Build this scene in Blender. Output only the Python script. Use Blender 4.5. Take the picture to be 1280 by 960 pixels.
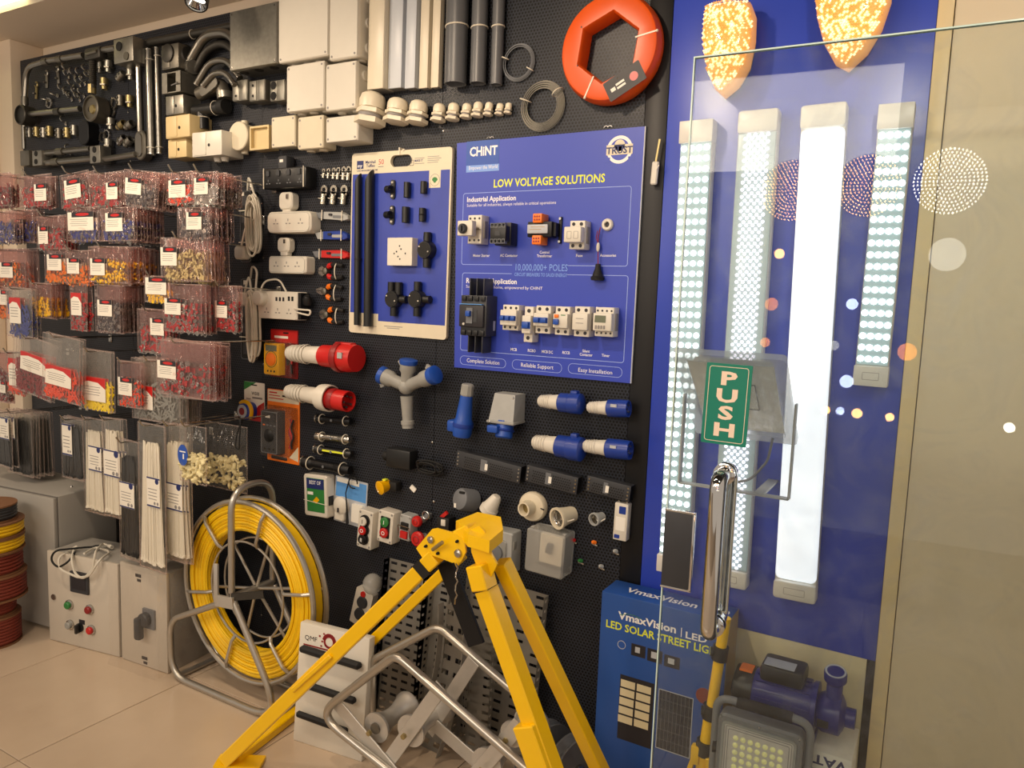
import bpy, bmesh, math, random
from math import pi, sin, cos, radians as R
from mathutils import Vector as V, Matrix, Euler
random.seed(7)
sc = bpy.context.scene
for o in list(bpy.data.objects): bpy.data.objects.remove(o)
COL = sc.collection

# ------------------------------------------------------------------ camera
# world: X along the pegboard wall, Y into the wall (pegboard face at Y = 0), Z up, floor at 0
FPX = 940.0; CD = 2.0; CH = 1.43
MW = Matrix(((0.86427039, 0.08789637, -0.49528873),
             (0.50167307, -0.07840484, 0.86149684),
             (0.03688941, -0.99303923, -0.11185822)))      # camera (right, down, forward) -> world
CAM = V((0, -CD, CH))
cd = bpy.data.cameras.new('camera'); cam = bpy.data.objects.new('camera', cd); COL.objects.link(cam)
cd.sensor_width = 36; cd.lens = 36 * FPX / 1280; cd.clip_start = 0.02
r_, u_, b_ = MW @ V((1, 0, 0)), MW @ V((0, -1, 0)), MW @ V((0, 0, -1))
m4 = Matrix.Identity(4)
for i in range(3): m4[i][0], m4[i][1], m4[i][2], m4[i][3] = r_[i], u_[i], b_[i], CAM[i]
cam.matrix_world = m4
sc.camera = cam

def ray(px, py): return MW @ V((px - 640, py - 480, FPX))
def Wp(px, py, d=0.0):                       # pixel -> point at distance d in front of the pegboard
    r = ray(px, py); return CAM + r * ((CD - d) / r.y)
def Fp(px, py, z=0.0):                       # pixel -> point on a level surface
    r = ray(px, py); return CAM + r * ((z - CH) / r.z)
def wr(x0, y0, x1, y1, d=0.0):               # pixel rectangle -> centre, width, height on the plane at distance d
    l, r = Wp(x0, (y0 + y1) / 2, d), Wp(x1, (y0 + y1) / 2, d)
    t, b = Wp((x0 + x1) / 2, y0, d), Wp((x0 + x1) / 2, y1, d)
    c = Wp((x0 + x1) / 2, (y0 + y1) / 2, d)
    return V(((l.x + r.x) / 2, 0, (t.z + b.z) / 2)), r.x - l.x, t.z - b.z

# ------------------------------------------------------------------ light and exposure
vs = sc.view_settings
vs.view_transform = 'Standard'; vs.look = 'None'; vs.gamma = 1.0; vs.use_curve_mapping = False; vs.exposure = 0.0
sc.cycles.transparent_max_bounces = 32
world = bpy.data.worlds.new('shop_ambient'); sc.world = world; world.use_nodes = True
bg = world.node_tree.nodes['Background']; bg.inputs[0].default_value = (1.0, 0.84, 0.68, 1); bg.inputs[1].default_value = 0.50

def lamp(name, kind, loc, target, energy, color, **kw):
    l = bpy.data.lights.new(name, kind); l.energy = energy; l.color = color
    for k, v in kw.items(): setattr(l, k, v)
    o = bpy.data.objects.new(name, l); COL.objects.link(o); o.location = loc
    o.rotation_euler = (V(target) - V(loc)).to_track_quat('-Z', 'Y').to_euler()
    return o
WARM = (1.0, 0.78, 0.56); NEUT = (1.0, 0.88, 0.74)
lamp('ceiling_spot_light', 'SPOT', (-3.2, -1.15, 2.50), (-3.0, 0, 1.2), 41, WARM, spot_size=R(105), spot_blend=0.8, shadow_soft_size=0.05)
lamp('ceiling_spot_light', 'SPOT', (-2.2, -1.15, 2.50), (-2.0, 0, 1.2), 41, WARM, spot_size=R(105), spot_blend=0.8, shadow_soft_size=0.05)
lamp('ceiling_spot_light', 'SPOT', (-1.2, -1.15, 2.50), (-0.9, 0, 1.2), 42, WARM, spot_size=R(105), spot_blend=0.8, shadow_soft_size=0.05)
lamp('ceiling_spot_light', 'SPOT', (0.3, -1.6, 2.50), (0.5, 0.2, 1.2), 40, NEUT, spot_size=R(100), spot_blend=0.8, shadow_soft_size=0.05)
lamp('ceiling_panel_light', 'AREA', (-1.8, -3.0, 2.64), (-1.8, -1.6, 0), 80, NEUT, shape='RECTANGLE', size=3.4, size_y=1.5)

for X_ in (-3.4, -1.4): lamp('soffit_fill_light', 'POINT', (X_, -2.7, 1.95), (X_, -2.7, 0), 26, WARM, shadow_soft_size=0.16)  # added unseen point lights that lift the dark soffit, plus some frontal fill

# ------------------------------------------------------------------ materials
def lin(h):
    if isinstance(h, str):
        h = h.lstrip('#'); c = [int(h[i:i + 2], 16) / 255 for i in (0, 2, 4)]
    else: c = list(h)
    return tuple(x / 12.92 if x <= 0.04045 else ((x + 0.055) / 1.055) ** 2.4 for x in c) + (1.0,)
MATS = {}
def mat(name, col='808080', rough=0.5, metal=0.0, var=0.12, scale=30.0, bump=0.0, alpha=None, trans=0.0, emit=0.0, ecol=None, coat=0.0, spec=0.5):
    if name in MATS: return MATS[name]
    m = bpy.data.materials.new(name); m.use_nodes = True; MATS[name] = m
    nt = m.node_tree; b = nt.nodes['Principled BSDF']; L = nt.links
    c = lin(col); b.inputs['Roughness'].default_value = rough; b.inputs['Metallic'].default_value = metal
    b.inputs['Specular IOR Level'].default_value = spec
    b.inputs['Coat Weight'].default_value = coat
    tc = nt.nodes.new('ShaderNodeTexCoord')
    n = nt.nodes.new('ShaderNodeTexNoise'); n.inputs['Scale'].default_value = scale; n.inputs['Detail'].default_value = 4
    L.new(tc.outputs['Object'], n.inputs['Vector'])
    mx = nt.nodes.new('ShaderNodeMix'); mx.data_type = 'RGBA'
    mx.inputs[6].default_value = tuple(x * (1 - var) for x in c[:3]) + (1,)
    mx.inputs[7].default_value = tuple(min(1, x * (1 + var)) for x in c[:3]) + (1,)
    L.new(n.outputs['Fac'], mx.inputs[0]); L.new(mx.outputs[2], b.inputs['Base Color'])
    if bump:
        bp = nt.nodes.new('ShaderNodeBump'); bp.inputs['Strength'].default_value = bump; bp.inputs['Distance'].default_value = 0.002
        L.new(n.outputs['Fac'], bp.inputs['Height']); L.new(bp.outputs[0], b.inputs['Normal'])
    if alpha is not None: b.inputs['Alpha'].default_value = alpha
    if trans: b.inputs['Transmission Weight'].default_value = trans
    if emit:
        b.inputs['Emission Color'].default_value = lin(ecol or col); b.inputs['Emission Strength'].default_value = emit
    return m
def M(n): return MATS[n]

mat('wall_paint', 'e0cfba', 0.75, var=0.03, scale=3)
mat('ceiling_paint', 'e2d3c1', 0.8, var=0.03, scale=2)
mat('dark_ceiling', '1c1a19', 0.7)
mat('cream_laminate', 'dccdb0', 0.45, var=0.03, scale=2)
mat('cream_trim', 'e0cb9d', 0.4, var=0.03, scale=2)
mat('black_plastic', '17181a', 0.38, var=0.1)
mat('black_metal', '111216', 0.45, 0.3)
mat('black_rubber', '101011', 0.7)
mat('dark_grey', '33353a', 0.45)
mat('mid_grey', '6f7277', 0.45)
mat('light_grey', 'a7a9a8', 0.45)
mat('pvc_grey', '5d5f63', 0.38)
mat('white_plastic', 'dcd7cb', 0.35, var=0.03)
mat('cream_plastic', 'ddd3bb', 0.4, var=0.04)
mat('old_cream', 'd9c391', 0.45, var=0.06)
mat('grey_plastic', '9a9a96', 0.4)
mat('paper', 'f2efe6', 0.6, var=0.02)
mat('trunk_white', 'e6dcc6', 0.35, var=0.03)
mat('trunk_cool', 'cdd3dc', 0.35, var=0.03)
mat('galv', '9b988f', 0.38, 0.85, var=0.25, scale=60, bump=0.05)
mat('cast_metal', '77736a', 0.42, 0.8, var=0.2, scale=40, bump=0.1)
mat('dark_cast', '4a4844', 0.45, 0.7, var=0.2, bump=0.1)
mat('conduit', '8d8a83', 0.28, 0.9, var=0.1)
mat('steel', 'b5b2ac', 0.25, 0.95, var=0.05)
mat('alu', 'cac7c1', 0.42, 0.65, var=0.08)
mat('alu_tube', 'b9b4ab', 0.3, 0.8, var=0.06)
mat('chrome', 'dcdcdc', 0.06, 1.0, var=0.02)
mat('brass', 'a39468', 0.4, 0.75)
mat('tray_steel', 'b4b0a8', 0.45, 0.45, var=0.15, scale=20)
mat('hole_dark', '0b0b0c', 0.8)
mat('red', 'c3211f', 0.35, var=0.06)
mat('deep_red', '8d1d1f', 0.4)
mat('orange', 'e2570f', 0.38, var=0.06)
mat('bright_orange', 'f07a1e', 0.4)
mat('yellow', 'f0b400', 0.35, var=0.05)
mat('paint_yellow', 'fbc800', 0.32, var=0.05, scale=12, coat=0.2)
mat('green', '2f7d3c', 0.4)
mat('teal_sign', '0c7c68', 0.35, var=0.03)
mat('sign_text', 'f0d9c4', 0.4, var=0.02)
mat('blue', '1f4fae', 0.35, var=0.05)
mat('deep_blue', '1b3a94', 0.35, var=0.05)
mat('light_blue', '5b9be0', 0.4)
mat('panel_blue', '3347b8', 0.35, var=0.06, scale=2.5)
mat('poster_blue', '3048bb', 0.3, var=0.12, scale=2)
mat('poster_cream', 'd8cda9', 0.4, var=0.05, scale=3)
mat('card_blue', '2a3fa6', 0.35, var=0.18, scale=9)
mat('pale_line', '9fb6f0', 0.5, var=0.0)
mat('text_white', 'f2f2f2', 0.5, var=0.0)
mat('text_yellow', 'e6ee3c', 0.5, var=0.0)
mat('text_navy', '1d2a66', 0.5, var=0.0)
mat('text_sky', '7fa6ee', 0.5, var=0.0)
mat('box_blue', '24509c', 0.4, var=0.06, scale=4)
mat('box_blue_dark', '1c3f80', 0.45, var=0.06, scale=4)
mat('kraft', 'b39a72', 0.7)
mat('enclosure', 'a29e97', 0.5, var=0.04, scale=6)
mat('enclosure_light', 'c9c0b2', 0.5, var=0.04, scale=6)
mat('enclosure_edge', '6e6a66', 0.5)
mat('floor_grout', '8c7a66', 0.8)
mat('skin_lug', 'c9c4b8', 0.25, 0.95)
mat('glove', 'eadfae', 0.85, var=0.12, scale=80, bump=0.3)
mat('clear_plastic', 'e9e7e0', 0.12, alpha=0.22, var=0.0)
mat('clear_box', 'cfcfca', 0.15, alpha=0.42, var=0.03)
mat('tie_white', 'e7e0cf', 0.4, var=0.05)
mat('tie_black', '1b1b1d', 0.4)
mat('label_white', 'efe9dc', 0.5, var=0.02)
mat('print_dark', '26242a', 0.5)
mat('print_grey', '8d8a88', 0.6)
mat('lamp_lens', 'ffffff', 0.2, emit=9.0, ecol='fff0d8')
mat('cove_led', 'ffffff', 0.3, emit=5.0, ecol='fff3b0')
mat('led_cool', 'ffffff', 0.3, emit=2.6, ecol='f2fbff')
mat('led_base', '9fb4b8', 0.4, emit=0.15, ecol='c8e2ea')
mat('led_pink', 'ffffff', 0.3, emit=2.0, ecol='f3e8ff')
mat('led_tube', 'ffffff', 0.35, emit=0.9, ecol='eef3ff', var=0.0)
mat('batten_white', 'dedcd6', 0.35, var=0.03)
mat('crystal', 'ffc07a', 0.12, emit=0.34, ecol='ffa648', spec=0.8)
mat('crystal_spark', 'fff1cf', 0.1, emit=1.25, ecol='ffdca0')
mat('screen_grey', '6c7360', 0.3)
mat('yellow_cable', 'f2c60c', 0.4, var=0.08, scale=60)
mat('cord_white', 'd8d2c4', 0.45)
mat('spool_kraft', '80583a', 0.7)
mat('spool_red', '7c3022', 0.5)
mat('solar_cell', '1b2434', 0.25)
mat('skin_grey', '85878c', 0.4)
mat('flood_led', 'e9e4a0', 0.3, emit=0.18, ecol='fff6a8')
mat('reflector', 'dcd8d6', 0.35, 0.1)
mat('pump_blue', '1a2480', 0.32, var=0.06)
mat('silver_print', 'b9bec6', 0.4)
mat('lamp_amber', 'ffb45a', 0.3, emit=36.0, ecol='ffb768')
mat('lamp_white', 'ffffff', 0.3, emit=34.0, ecol='fff6ea')
mat('lamp_cool', 'ffffff', 0.3, emit=20.0, ecol='cfdcff')

def special_materials():
    # perforated black sheet: hexagonal grid of round holes in object space
    m = bpy.data.materials.new('perforated_black'); m.use_nodes = True; MATS['perforated_black'] = m
    nt = m.node_tree; L = nt.links; b = nt.nodes['Principled BSDF']
    tc = nt.nodes.new('ShaderNodeTexCoord'); sp = nt.nodes.new('ShaderNodeSeparateXYZ'); L.new(tc.outputs['Object'], sp.inputs[0])
    def mth(op, a, b2=None, c=None):
        n = nt.nodes.new('ShaderNodeMath'); n.operation = op
        for i, v in enumerate((a, b2, c)):
            if v is None: continue
            if isinstance(v, (int, float)): n.inputs[i].default_value = v
            else: L.new(v, n.inputs[i])
        return n.outputs[0]
    P = 0.0105; PZ = P * 1.732
    def grid(ox, oz):
        x = mth('SUBTRACT', mth('FLOORED_MODULO', mth('ADD', sp.outputs[0], ox), P), P / 2)
        z = mth('SUBTRACT', mth('FLOORED_MODULO', mth('ADD', sp.outputs[2], oz), PZ), PZ / 2)
        return mth('SQRT', mth('ADD', mth('MULTIPLY', x, x), mth('MULTIPLY', z, z)))
    d = mth('MINIMUM', grid(0, 0), grid(P / 2, PZ / 2))
    hole = mth('SMOOTH_MIN', mth('MAXIMUM', mth('MULTIPLY', mth('SUBTRACT', d, 0.0033), 1500), 0), 1, 0.1)
    n = nt.nodes.new('ShaderNodeTexNoise'); n.inputs['Scale'].default_value = 3; L.new(tc.outputs['Object'], n.inputs['Vector'])
    mx = nt.nodes.new('ShaderNodeMix'); mx.data_type = 'RGBA'
    mx.inputs[6].default_value = lin('030304'); mx.inputs[7].default_value = lin('2e323c')
    L.new(hole, mx.inputs[0]); L.new(mx.outputs[2], b.inputs['Base Color'])
    bp = nt.nodes.new('ShaderNodeBump'); bp.inputs['Strength'].default_value = 0.7; bp.inputs['Distance'].default_value = 0.003
    L.new(hole, bp.inputs['Height']); L.new(bp.outputs[0], b.inputs['Normal'])
    rr = mth('MULTIPLY_ADD', n.outputs['Fac'], 0.15, 0.33); L.new(rr, b.inputs['Roughness'])
    b.inputs['Specular IOR Level'].default_value = 0.35
    # glossy beige floor tile
    m = bpy.data.materials.new('floor_tile'); m.use_nodes = True; MATS['floor_tile'] = m
    nt = m.node_tree; L = nt.links; b = nt.nodes['Principled BSDF']
    tc = nt.nodes.new('ShaderNodeTexCoord'); n = nt.nodes.new('ShaderNodeTexNoise'); n.inputs['Scale'].default_value = 2.2; n.inputs['Detail'].default_value = 6
    L.new(tc.outputs['Object'], n.inputs['Vector'])
    cr = nt.nodes.new('ShaderNodeValToRGB'); cr.color_ramp.elements[0].color = lin('bfab94'); cr.color_ramp.elements[1].color = lin('cebba4')
    cr.color_ramp.elements[0].position = 0.35; cr.color_ramp.elements[1].position = 0.7
    L.new(n.outputs['Fac'], cr.inputs[0]); L.new(cr.outputs[0], b.inputs['Base Color']); b.inputs['Roughness'].default_value = 0.22
    # clear door glass, thin: transparent with a Fresnel mirror, faint dust
    m = bpy.data.materials.new('door_glass'); m.use_nodes = True; MATS['door_glass'] = m
    nt = m.node_tree; L = nt.links; nt.nodes.remove(nt.nodes['Principled BSDF']); out = nt.nodes['Material Output']
    tr = nt.nodes.new('ShaderNodeBsdfTransparent'); tr.inputs[0].default_value = (0.94, 0.97, 0.96, 1)
    gl = nt.nodes.new('ShaderNodeBsdfGlossy'); gl.inputs['Roughness'].default_value = 0.0
    fr = nt.nodes.new('ShaderNodeFresnel'); fr.inputs[0].default_value = 1.5
    mx = nt.nodes.new('ShaderNodeMixShader'); L.new(fr.outputs[0], mx.inputs[0]); L.new(tr.outputs[0], mx.inputs[1]); L.new(gl.outputs[0], mx.inputs[2])
    df = nt.nodes.new('ShaderNodeBsdfTranslucent'); df.inputs[0].default_value = (0.85, 0.9, 0.95, 1)
    tc = nt.nodes.new('ShaderNodeTexCoord'); n = nt.nodes.new('ShaderNodeTexNoise'); n.inputs['Scale'].default_value = 7; n.inputs['Detail'].default_value = 10; n.inputs['Roughness'].default_value = 0.68; n.inputs['Distortion'].default_value = 2.2
    L.new(tc.outputs['Object'], n.inputs['Vector'])
    mr = nt.nodes.new('ShaderNodeMapRange'); mr.inputs[1].default_value = 0.46; mr.inputs[2].default_value = 0.72; mr.inputs[3].default_value = 0.012; mr.inputs[4].default_value = 0.11
    L.new(n.outputs['Fac'], mr.inputs[0])
    m2 = nt.nodes.new('ShaderNodeMixShader'); L.new(mr.outputs[0], m2.inputs[0]); L.new(mx.outputs[0], m2.inputs[1]); L.new(df.outputs[0], m2.inputs[2])
    L.new(m2.outputs[0], out.inputs[0])
special_materials()
def film_material(name, col, a, spec, tint):                             # thin plastic film: mostly clear, milky tint, crinkled highlights
    m = bpy.data.materials.new(name); m.use_nodes = True; MATS[name] = m
    nt = m.node_tree; L = nt.links; nt.nodes.remove(nt.nodes['Principled BSDF']); out = nt.nodes['Material Output']
    tc = nt.nodes.new('ShaderNodeTexCoord'); n = nt.nodes.new('ShaderNodeTexNoise'); n.inputs['Scale'].default_value = 20; n.inputs['Detail'].default_value = 2; n.inputs['Distortion'].default_value = 0.8
    mp = nt.nodes.new('ShaderNodeMapping'); mp.inputs['Scale'].default_value = (2.6, 1.0, 0.7); mp.inputs['Rotation'].default_value = (0, 0.35, 0)
    oi = nt.nodes.new('ShaderNodeObjectInfo'); sm = nt.nodes.new('ShaderNodeVectorMath'); sm.operation = 'SCALE'; sm.inputs['Scale'].default_value = 3.0; L.new(oi.outputs['Location'], sm.inputs[0])
    L.new(sm.outputs[0], mp.inputs['Location']); L.new(tc.outputs['Object'], mp.inputs['Vector']); L.new(mp.outputs[0], n.inputs['Vector'])
    bp = nt.nodes.new('ShaderNodeBump'); bp.inputs['Strength'].default_value = 1.0; bp.inputs['Distance'].default_value = 0.012; L.new(n.outputs['Fac'], bp.inputs['Height'])
    tr = nt.nodes.new('ShaderNodeBsdfTransparent'); tr.inputs[0].default_value = tint + (1,); df = nt.nodes.new('ShaderNodeBsdfDiffuse'); df.inputs[0].default_value = lin(col)
    gl = nt.nodes.new('ShaderNodeBsdfGlossy'); gl.inputs['Roughness'].default_value = 0.13; L.new(bp.outputs[0], gl.inputs['Normal'])
    m1 = nt.nodes.new('ShaderNodeMixShader'); m1.inputs[0].default_value = a; L.new(tr.outputs[0], m1.inputs[1]); L.new(df.outputs[0], m1.inputs[2])
    m2 = nt.nodes.new('ShaderNodeMixShader'); m2.inputs[0].default_value = spec; L.new(m1.outputs[0], m2.inputs[1]); L.new(gl.outputs[0], m2.inputs[2])
    L.new(m2.outputs[0], out.inputs[0])
film_material('bag_pink', 'd3aca0', 0.022, 0.075, (0.98, 0.92, 0.91))
film_material('bag_clear', 'e6dfd2', 0.03, 0.075, (0.98, 0.97, 0.96))
film_material('bag_film', 'e6e0d4', 0.022, 0.06, (0.99, 0.985, 0.975))
film_material('bag_seam', 'efd6cc', 0.10, 0.10, (0.97, 0.94, 0.93))
mat('glass_edge_lit', 'cfe6dc', 0.15, emit=0.0)  # pale colour stands in for light piped out through the pane edge

# ------------------------------------------------------------------ mesh builder
class MB:
    def __init__(s): s.v = []; s.f = []; s.mi = []; s.m = 0
    def add(s, vs, fs):
        o = len(s.v); s.v.extend([tuple(p) for p in vs]); s.f.extend([tuple(i + o for i in f) for f in fs]); s.mi.extend([s.m] * len(fs)); return s
    def bm(s, bm, mtx=None):
        bm.verts.index_update()
        s.add([(mtx @ v.co if mtx else v.co) for v in bm.verts], [[v.index for v in f.verts] for f in bm.faces]); bm.free(); return s
    def xf(s, mtx):
        s.v = [tuple(mtx @ V(p)) for p in s.v]; return s
    def merge(s, o):
        k = len(s.v); s.v.extend(o.v); s.f.extend([tuple(i + k for i in f) for f in o.f]); s.mi.extend(o.mi); return s
    def box(s, x0, x1, y0, y1, z0, z1, b=0.0, seg=2, mtx=None):
        bm = bmesh.new(); bmesh.ops.create_cube(bm, size=1)
        for v in bm.verts: v.co = ((x0 + x1) / 2 + v.co.x * (x1 - x0), (y0 + y1) / 2 + v.co.y * (y1 - y0), (z0 + z1) / 2 + v.co.z * (z1 - z0))
        if b > 0: bmesh.ops.bevel(bm, geom=bm.edges[:], offset=min(b, 0.45 * min(abs(x1 - x0), abs(y1 - y0), abs(z1 - z0))), segments=seg, affect='EDGES', profile=0.5)
        return s.bm(bm, mtx)
    def bar(s, a, b, w, h, up=(0, 0, 1), bev=0.0):                # rectangular bar between two points
        a, b = V(a), V(b); d = (b - a); L_ = d.length; d.normalize(); up = V(up)
        x = d.cross(up).normalized(); z = x.cross(d)
        mt = Matrix(((x.x, d.x, z.x, a.x), (x.y, d.y, z.y, a.y), (x.z, d.z, z.z, a.z), (0, 0, 0, 1)))
        return s.box(-w / 2, w / 2, 0, L_, -h / 2, h / 2, bev, 1, mt)
    def cyl(s, a, b, r0, r1=None, n=16, caps=True):
        return s.lathe([(r0, 0), (r0 if r1 is None else r1, (V(b) - V(a)).length)], a, V(b) - V(a), n, caps)
    def lathe(s, prof, org, axis, n=20, caps=True, sq=None):
        axis = V(axis).normalized(); org = V(org)
        h = V((0, 0, 1)) if abs(axis.z) < 0.9 else V((1, 0, 0))
        u = axis.cross(h).normalized(); w = axis.cross(u)
        vs = []; fs = []
        for r, t in prof:
            for k in range(n):
                a = 2 * pi * k / n; vs.append(org + axis * t + (u * cos(a) + w * sin(a)) * r)
        for i in range(len(prof) - 1):
            for k in range(n):
                k2 = (k + 1) % n; fs.append((i * n + k, i * n + k2, (i + 1) * n + k2, (i + 1) * n + k))
        if caps:
            fs.append(tuple(range(n - 1, -1, -1))); fs.append(tuple((len(prof) - 1) * n + k for k in range(n)))
        return s.add(vs, fs)
    def tube(s, pts, r, n=8, closed=False, caps=True):
        pts = [V(p) for p in pts]; N = len(pts); vs = []; fs = []
        T = []
        for i in range(N):
            if closed: t = pts[(i + 1) % N] - pts[i - 1]
            else: t = pts[min(i + 1, N - 1)] - pts[max(i - 1, 0)]
            T.append(t.normalized() if t.length > 1e-9 else V((0, 0, 1)))
        h = V((0, 0, 1)) if abs(T[0].z) < 0.9 else V((1, 0, 0))
        u = T[0].cross(h).normalized()
        for i in range(N):
            u = (u - T[i] * u.dot(T[i])); u = u.normalized() if u.length > 1e-6 else T[i].orthogonal().normalized()
            w = T[i].cross(u); rr = r[i] if isinstance(r, (list, tuple)) else r
            for k in range(n):
                a = 2 * pi * k / n; vs.append(pts[i] + (u * cos(a) + w * sin(a)) * rr)
        for i in range(N if closed else N - 1):
            j = (i + 1) % N
            for k in range(n):
                k2 = (k + 1) % n; fs.append((i * n + k, i * n + k2, j * n + k2, j * n + k))
        if caps and not closed:
            fs.append(tuple(range(n - 1, -1, -1))); fs.append(tuple((N - 1) * n + k for k in range(n)))
        return s.add(vs, fs)
    def prism(s, poly, y0, y1, b=0.0):                             # outline in x-z, from y0 (back) to y1 (front, smaller y)
        n = len(poly)
        rings = [(poly, y0)]
        if b > 0:
            cx = sum(p[0] for p in poly) / n; cz = sum(p[1] for p in poly) / n
            ins = []
            for (x, z) in poly:
                d = math.hypot(x - cx, z - cz) or 1; ins.append((x - (x - cx) / d * b, z - (z - cz) / d * b))
            sg = 1 if y1 < y0 else -1
            rings += [(poly, y1 + sg * b), (ins, y1)]
        else: rings += [(poly, y1)]
        vs = []; fs = []
        for pl, y in rings: vs += [(x, y, z) for x, z in pl]
        for i in range(len(rings) - 1):
            for k in range(n):
                k2 = (k + 1) % n; fs.append((i * n + k, i * n + k2, (i + 1) * n + k2, (i + 1) * n + k))
        fs.append(tuple(range(n - 1, -1, -1))); fs.append(tuple((len(rings) - 1) * n + k for k in range(n)))
        return s.add(vs, fs)
    def plate(s, cx, cz, w, h, y0, y1, r=0.0, b=0.0, seg=4):      # rounded rectangle slab
        return s.prism(rrect(cx, cz, w, h, r, seg), y0, y1, b)
    def ring(s, cx, cz, ro, ri, y0, y1, n=28, mul=1.0):            # annulus extruded along y
        vs = []; fs = []
        for (r, y) in ((ro, y0), (ro, y1), (ri, y1), (ri, y0)):
            for k in range(n):
                a = 2 * pi * k / n; vs.append((cx + r * cos(a) * mul, y, cz + r * sin(a)))
        for i in range(4):
            j = (i + 1) % 4
            for k in range(n):
                k2 = (k + 1) % n; fs.append((i * n + k, i * n + k2, j * n + k2, j * n + k))
        return s.add(vs, fs)
    def frame(s, cx, cz, w, h, t, y0, y1, r=0.004, seg=4):         # hollow rounded rectangle (line border)
        a = rrect(cx, cz, w, h, r, seg); b2 = rrect(cx, cz, w - 2 * t, h - 2 * t, max(r - t, 1e-4), seg); n = len(a); vs = []; fs = []
        for pl, y in ((a, y0), (a, y1), (b2, y1), (b2, y0)): vs += [(x, y, z) for x, z in pl]
        for i in range(4):
            j = (i + 1) % 4
            for k in range(n):
                k2 = (k + 1) % n; fs.append((i * n + k, i * n + k2, j * n + k2, j * n + k))
        return s.add(vs, fs)
    def disc(s, cx, cz, r, y0, y1, n=20, b=0.0):
        return s.prism([(cx + r * cos(2 * pi * k / n), cz + r * sin(2 * pi * k / n)) for k in range(n)], y0, y1, b)
    def ball(s, c, r, seg=10, rings=6, sc=(1, 1, 1)):
        vs = []; fs = []; c = V(c)
        for i in range(1, rings):
            t = pi * i / rings
            for k in range(seg):
                a = 2 * pi * k / seg; vs.append(c + V((r * sin(t) * cos(a) * sc[0], r * sin(t) * sin(a) * sc[1], r * cos(t) * sc[2])))
        top = len(vs); vs += [c + V((0, 0, r * sc[2])), c - V((0, 0, r * sc[2]))]
        for i in range(rings - 2):
            for k in range(seg): fs.append((i * seg + k, (i + 1) * seg + k, (i + 1) * seg + (k + 1) % seg, i * seg + (k + 1) % seg))
        for k in range(seg):
            fs.append((top, k, (k + 1) % seg)); q = (rings - 2) * seg; fs.append((top + 1, q + (k + 1) % seg, q + k))
        return s.add(vs, fs)
    def text(s, t, x, z, h, y, al='LEFT', off=0.0, sx=1.0, shear=0.0, dep=0.0002):
        me = text_mesh(t, al, off, shear)
        return s.add([(x + p[0] * h * sx, y - dep, z + p[1] * h) for p in me[0]], me[1])
TXT = {}
def text_mesh(t, al, off, shear):                                  # unit cap-height lettering in the x-z plane
    k = (t, al, off, shear)
    if k not in TXT:
        c = bpy.data.curves.new('t', 'FONT'); c.body = t; c.align_x = al; c.size = 1.0 / 0.69; c.offset = off; c.shear = shear; c.resolution_u = 2
        o = bpy.data.objects.new('t', c); COL.objects.link(o)
        dg = bpy.context.evaluated_depsgraph_get(); me = bpy.data.meshes.new_from_object(o.evaluated_get(dg))
        TXT[k] = ([(v.co.x, v.co.y) for v in me.vertices], [tuple(p.vertices) for p in me.polygons])
        bpy.data.objects.remove(o); bpy.data.curves.remove(c); bpy.data.meshes.remove(me)
    return TXT[k]
def rrect(cx, cz, w, h, r=0.0, seg=4):
    r = min(r, w / 2 - 1e-5, h / 2 - 1e-5)
    if r <= 0: return [(cx - w / 2, cz - h / 2), (cx + w / 2, cz - h / 2), (cx + w / 2, cz + h / 2), (cx - w / 2, cz + h / 2)]
    p = []
    for (sx, sz, a0) in ((1, -1, -90), (1, 1, 0), (-1, 1, 90), (-1, -1, 180)):
        for k in range(seg + 1):
            a = R(a0 + 90 * k / seg); p.append((cx + sx * (w / 2 - r) + r * cos(a), cz + sz * (h / 2 - r) + r * sin(a)))
    return p
def arc(c, r, a0, a1, n, ax=(1, 0, 0), az=(0, 0, 1)):
    c, ax, az = V(c), V(ax), V(az)
    return [c + ax * (r * cos(R(a0 + (a1 - a0) * i / n))) + az * (r * sin(R(a0 + (a1 - a0) * i / n))) for i in range(n + 1)]
def fillet(pts, rad, n=6, closed=False):                            # round the corners of a polyline
    pts = [V(p) for p in pts]; N = len(pts); out = []
    for i in range(N):
        if not closed and i in (0, N - 1): out.append(pts[i]); continue
        p0, p1, p2 = pts[i - 1], pts[i], pts[(i + 1) % N]
        a, b = (p0 - p1), (p2 - p1); ang = a.angle(b); r = min(rad / math.tan(ang / 2), a.length * 0.49, b.length * 0.49)
        s_, e = p1 + a.normalized() * r, p1 + b.normalized() * r
        for k in range(n + 1):
            t = k / n; out.append(s_ * (1 - t) ** 2 + p1 * 2 * t * (1 - t) + e * t * t)
    return out

def mesh(name, mb, mats, smooth=35):
    me = bpy.data.meshes.new(name); me.from_pydata(mb.v, [], mb.f)
    if not isinstance(mats, (list, tuple)): mats = [mats]
    for m in mats: me.materials.append(M(m))
    if len(mats) > 1: me.polygons.foreach_set('material_index', mb.mi)
    bm = bmesh.new(); bm.from_mesh(me); bmesh.ops.recalc_face_normals(bm, faces=bm.faces[:]); bm.to_mesh(me); bm.free()
    me.polygons.foreach_set('use_smooth', [True] * len(me.polygons)); me.set_sharp_from_angle(angle=R(smooth)); me.update()
    return me
def obj(name, mb, mats, parent=None, smooth=35):
    me = mb if isinstance(mb, bpy.types.Mesh) else mesh(name, mb, mats, smooth)
    o = bpy.data.objects.new(name, me); COL.objects.link(o)
    if parent: o.parent = parent
    if name in ('lettering', 'printed_lines', 'vent_holes', 'conduit_ridges', 'bottom_print'): o['kind'] = 'stuff'
    return o
def tag(o, label, cat, group=None, kind=None):
    if label: o['label'] = label
    if cat: o['category'] = cat
    if group: o['group'] = group
    if kind: o['kind'] = kind
    return o
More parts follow.
